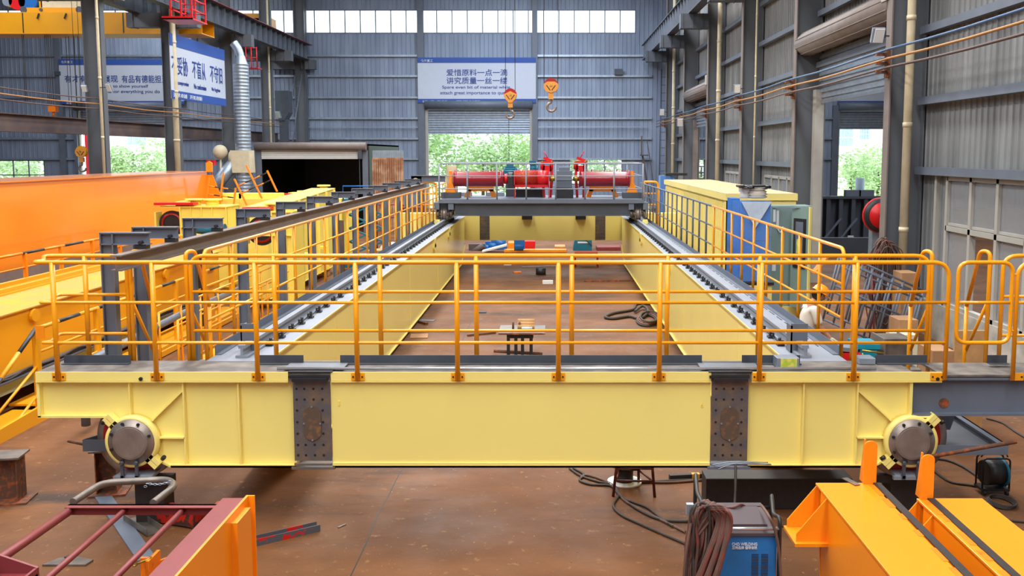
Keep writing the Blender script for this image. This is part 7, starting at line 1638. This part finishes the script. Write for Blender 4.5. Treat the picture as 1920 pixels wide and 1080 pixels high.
m = MB(); m.tube([(P(1378, 872, YF).x, YF - .03, zb + .05), (P(1378, 900, YF).x, YF - .03, zb - .2), (P(1379, 935, 8.9).x, 8.95, .25), (P(1379, 980, 8.6).x, 8.7, .0)], .014, 7); m.thing('hanging_cable', 'cableblack', 'dark cable hanging straight down from the right splice', 'cable')
# wires on the flange at the right splice
m = MB()
for k, (y0, y1, y2) in enumerate(((872, 866, 867), (874, 869, 869), (876, 870, 868), (880, 868, 868))):
    m.tube(spline([P(1334 + 4 * k, y0, YF - .02), P(1370, (y0 + y1) / 2 - 3, YF - .03), P(1400, y1, YF - .03), P(1440 + 2 * k, y2 + k, YF - .02)], 5), .006, 6)
m.thing('wire_bunch', 'galv', 'bunch of pale wires lying on the lower flange at the right splice', 'wires')
# ---- cables on the floor
def fc(pts, r, m_, lab): floorcable([(a, b, 0) for a, b in pts], r, m_, 'floor_cable', lab, 'cable', 'cables on the floor under the end beam')
fc([(1068, 880), (1088, 894), (1120, 905), (1150, 912), (1160, 930), (1150, 950), (1165, 968), (1200, 985), (1240, 1003), (1285, 1022)], .014, 'cableblack', 'dark floor cable swinging furthest left before the welding machine')
fc([(1075, 880), (1095, 892), (1087, 903), (1110, 911), (1145, 913), (1165, 935), (1200, 960), (1240, 977), (1290, 980)], .014, 'cableblack', 'dark floor cable running to the left handle of the welding machine')
fc([(1088, 898), (1100, 893), (1130, 902), (1152, 915), (1170, 940), (1205, 960), (1235, 975), (1285, 1000)], .014, 'cablebrown', 'brown floor cable looping by the red stool')
fc([(1090, 905), (1115, 911), (1148, 914), (1165, 935), (1190, 945), (1215, 955), (1240, 975), (1262, 990)], .014, 'cableblack', 'dark floor cable closest to the red stool legs')
fc([(1160, 905), (1200, 907), (1260, 904), (1330, 902), (1400, 899), (1480, 896)], .018, 'cableblack', 'twisted dark cable running right under the end beam')
fc([(1195, 905), (1250, 907), (1310, 903), (1380, 897), (1470, 894)], .016, 'cablebrown', 'second cable running right under the end beam')
fc([(1460, 988), (1500, 990), (1540, 985)], .014, 'cableblack', 'dark floor cable between the welding machine and the left orange leg')
# ---- stool and reel beneath the beam
Ys = G(1192, 925).y; sx = G(1192, 925).x; s_o = T('steel_stool', 'red-brown tubular stool half hidden under the yellow end beam', 'stool', (sx, Ys, 0)); h = .62
for (a, b) in ((-.26, -.1), (.2, -.12), (-.18, .3), (.06, .3)): MB().cyl((sx + a, Ys + b, 0), (sx + a * .75, Ys + b * .7, h), .016, 8).build('leg', 'stoolred', s_o)
cs = [(-.25, -.1), (.19, -.12), (.055, .29), (-.17, .29)]
for z in (.18, .32):
    for k in range(4): a, b = cs[k], cs[(k + 1) % 4]; f = 1 - .25 * z / h; MB().cyl((sx + a[0] * f, Ys + b[1] * 0 + a[1] * f, z), (sx + b[0] * f, Ys + b[1] * f, z), .012, 6).build('stretcher', 'stoolred', s_o)
MB().box(sx - .24, sx + .2, Ys - .1, Ys + .28, h, h + .03).build('seat', 'wood', s_o)
Yr = G(1172, 905).y; rx0 = G(1171, 905).x; rr_ = T('wire_reel', 'white two-flanged wire reel on the floor behind the red-brown stool', 'reel', (rx0, Yr, 0))
for z in (.0, .22): MB().cyl((rx0, Yr, z), (rx0, Yr, z + .025), .2, 28).build('flange', 'white', rr_)
MB().cyl((rx0, Yr, .02), (rx0, Yr, .22), .1, 18).build('core', 'black', rr_)
# ---- supports under the crane
def hstub(px, py, Yb, w_, h_, lab, m_='rust', rz=0.0, pad=None, top='rawsteel'):
    c = G(px, py); r = T('support_stub', lab, 'support block', tuple(c), 'I-beam support stubs'); r.rotation_euler = (0, 0, rz)
    m = MB(); m.box(c.x - w_ / 2, c.x + w_ / 2, c.y, c.y + .012, .02, h_); m.box(c.x - w_ / 2, c.x - w_ / 2 + .012, c.y - .12, c.y + .12, .02, h_); m.box(c.x + w_ / 2 - .012, c.x + w_ / 2, c.y - .12, c.y + .12, .02, h_); m.build('i_section', m_, r)
    MB().box(c.x - w_ / 2 - .08, c.x + w_ / 2 + .1, c.y - .18, c.y + .16, 0, .02).build('base_plate', m_, r); MB().box(c.x - w_ / 2 - .05, c.x + w_ / 2 + .04, c.y - .16, c.y + .16, h_, h_ + .02).build('cap_plate', top, r)
    return r
hstub(205, 922, 0, .22, .5, 'rusty orange I-beam stub standing just left of the left crane wheel', 'rust', .2)
hstub(10, 938, 0, .36, .5, 'rusty I-beam stub standing at the left picture edge', 'rust', .15)
for s, wx in ((-1, wxL), (1, wxR)):
    o = MB(); o.box(wx + .0 - .1, wx + .2, YF + .2, YF + .45, .0, .44); o.box(wx - .3, wx + .3, YF + .19, YF + .27, .44, .52)
    o.thing('wheel_support', 'rubber', 'dark steel block and rail piece under the %s crane wheel' % ('left' if s < 0 else 'right'), 'support block', 'blocks under the crane wheels')
MB().box(fx(1345), fx(1640), YF + .6, YF + .9, .0, .34).thing('steel_block', 'rubber', 'long dark steel block under the right part of the end beam', 'block', None, .01)
c = P(563, 888, YF + .3); m = MB(); m.ball((c.x, YF + .35, c.z), .09, 12, 1.6, 1, .5); m.thing('foam_lump', 'wood', 'small tan foam lump stuck under the left splice', 'foam') if False else None
m = MB(); 
for k, (a, b) in enumerate(((1270, 1290), (1298, 1312), (1325, 1340))): pass
kb = T('striped_bar', 'dark bar with yellow stripes on the floor behind the left handle of the welding machine', 'bar', tuple(G(1330, 897))); p, q = G(1255, 902), G(1420, 893)
MB().bar(p + V((0, 0, .04)), q + V((0, 0, .04)), .06, .07, (0, 0, 1)).build('bar_body', 'rubber', kb)
for t in (.25, .43, .62): a = p.lerp(q, t); MB().bar(a + V((0, 0, .042)), a + V((.09, 0, .042)) , .064, .074, (0, 0, 1)).build('yellow_stripe', 'gold', kb)
# ---- wire feeder on the floor, right
c = G(1863, 925); wf = T('wire_feeder', 'black wire feeder with a tubular frame on the floor at the right', 'wire feeder', tuple(c)); x, y = c.x, c.y
m = MB(); m.cyl((x - .12, y, .24), (x + .08, y + .03, .24), .14, 24); m.build('spool', 'black', wf)
m = MB(); m.lathe([(.06, 0), (.165, 0), (.165, .015), (.06, .015), (.06, 0)], (x + .08, y + .03, .24), (1, .15, 0), 24); m.build('spool_flange', 'teal', wf)
for yy in (-.06, .1):
    MB().tube(fillet([(x - .16, y + yy, .05), (x - .16, y + yy, .42), (x + .14, y + yy, .42), (x + .14, y + yy, .05)], .05), .011, 8).build('frame_tube', 'black', wf)
m = MB(); m.tube(fillet([(x - .16, y, .42), (x - .13, y, .46), (x + .12, y, .46), (x + .14, y, .42)], .03), .008, 6); m.build('handle', 'black', wf)
MB().box(x - .17, x + .14, y - .08, y + .12, .05, .08).build('base', 'black', wf)
for k in (-.15, .1): MB().cyl((x + k, y - .06, .03), (x + k + .03, y - .06, .03), .03, 10).build('caster', 'rubber', wf)
m = MB(); c2 = G(1875, 945)
for k in range(4): m.tube([c2 + V((.13 * math.cos(t) + .01 * k, .18 * math.sin(t), .012 + .01 * k)) for t in [2 * math.pi * j / 18 for j in range(18)]], .009, 6, closed=True)
m.thing('hose_coil', 'cableblack', 'small coil of black hose on the floor before the wire feeder', 'hose')
fc([(1740, 862), (1775, 865), (1810, 880), (1845, 905)], .016, 'cableblack', 'dark hose running from the right crane wheel to the wire feeder')
fc([(1745, 880), (1780, 905), (1820, 912), (1850, 918)], .014, 'cableblack', 'lower dark hose running to the foot of the wire feeder')
fc([(1885, 977), (1920, 981), (1980, 985)], .012, 'cableblack', 'thin hose leaving the right picture edge behind the orange leg')
fc([(1850, 786), (1880, 795), (1905, 812), (1935, 830)], .014, 'cableblack', 'dark cable on the floor at the right edge beyond the walkway')
a, b = P(1740, 857, YF - .12), P(1906, 828, YF - .25); MB().cyl(a, b, .02, 10).thing('steel_rod', 'rust', 'long rusty rod propped against the right crane wheel', 'rod')
a, b = P(128, 827, YF + .5), P(190, 840, YF + .3); MB().cyl(a, b, .016, 8).thing('steel_rod', 'rust', 'short rusty rod resting on the tray behind the left crane wheel', 'rod')
# ---- scrap on the floor, left
def slab(p0, p1, w_, h_, m_, name, lab, cat, z=0): a, b = G(*p0), G(*p1); m = MB(); m.bar(a + V((0, 0, z + h_ / 2)), b + V((0, 0, z + h_ / 2)), w_, h_, (0, 0, 1)); return m.thing(name, m_, lab, cat)
slab((192, 930), (275, 1050), .16, .015, 'steelgrey', 'flat_bar', 'long flat grey steel bar lying under the maroon frame', 'flat bar')
m = MB(); a, b = G(255, 980), G(282, 998); d = (b - a).normalized(); n = V((-d.y, d.x, 0)); a -= d * .12; b += d * .1
m.bar(a + V((0, 0, .01)), b + V((0, 0, .01)), .16, .015, (0, 0, 1))
for s in (-1, 1): m.bar(a + n * s * .075 + V((0, 0, .04)), b + n * s * .075 + V((0, 0, .04)), .01, .08, (0, 0, 1))
m.thing('channel_offcut', 'rawsteel', 'short open steel channel offcut beside the flat bar', 'offcut')
rb = T('red_steel_box', 'chipped red steel box section on the floor behind the maroon frame', 'steel part', tuple(G(330, 985))); a, b = G(284, 978), G(372, 992)
MB().bar(a + V((0, .05, .10)), b + V((0, .05, .10)), .16, .16, (0, 0, 1)).build('box_body', 'redrust', rb); d = (b - a).normalized()
for p in (a, b): MB().bar(p + V((0, .05, .10)) - d * .012, p + V((0, .05, .10)) + d * .012, .22, .2, (0, 0, 1)).build('end_plate', 'redrust', rb)
MB().bar(G(388, 990) + V((0, 0, .09)), G(400, 990) + V((0, .02, .09)), .15, .18, (0, 0, 1)).thing('rust_block', 'rust', 'small rusty block right of the red steel box', 'block'); MB().bar(G(404, 990) + V((0, .1, .08)), G(414, 985) + V((0, .2, .1)), .2, .16, (0, 0, 1)).thing('orange_lug', 'orangeframe', 'small rusty-orange lug beside the rusty block', 'lug')
m = MB(); a, b = G(470, 1023), G(597, 993); d = (b - a).normalized(); n = V((-d.y, d.x, 0)); m.bar(a + V((0, 0, .01)), b + V((0, 0, .01)), .1, .012, (0, 0, 1))
for s in (-1, 1): m.bar(a + n * s * .05 + V((0, 0, .035)), b + n * s * .05 + V((0, 0, .035)), .01, .07, (0, 0, 1))
m.thing('red_channel', 'redchan', 'grey steel channel with chipped red paint on the floor right of the maroon frame', 'channel')
pc = G(125, 1058); m = MB(); m.prism([(pc.x - .2, pc.y - .05), (pc.x + .2, pc.y - .05), (pc.x + .22, pc.y + .06), (pc.x + .05, pc.y + .12), (pc.x - .12, pc.y + .1)], 'z', 0, .02); m.thing('cut_plate', 'rawsteel', 'flat cut steel plate with a curved edge at the lower left', 'plate')
slab((125, 1048), (135, 1051), .05, .03, 'rubber', 'steel_chip', 'small dark chip of steel above the curved plate', 'chip')
slab((795, 900), (799, 905), .02, .01, 'white', 'white_stub', 'tiny white stub on the floor below the middle of the end beam', 'stub') if False else None
slab((634, 990), (648, 984), .02, .01, 'rawsteel', 'metal_sliver', 'thin dark metal sliver on the floor right of the red channel', 'sliver')
# floor joint cracks
m = MB()
def crack(pts, w_=.012):
    q = [G(*p) for p in pts]
    for a, b in zip(q[:-1], q[1:]): m.bar(a + V((0, 0, .0005)), b + V((0, 0, .0005)), w_, .002, (0, 0, 1))
crack([(753, 880), (742, 902), (728, 930), (711, 960), (698, 990), (686, 1020), (672, 1050), (655, 1085)])
crack([(905, 540), (890, 590), (866, 640), (850, 670)], .012)
cr = m.struct('trim_4', 'rubber')
ds = G(1130, 942)
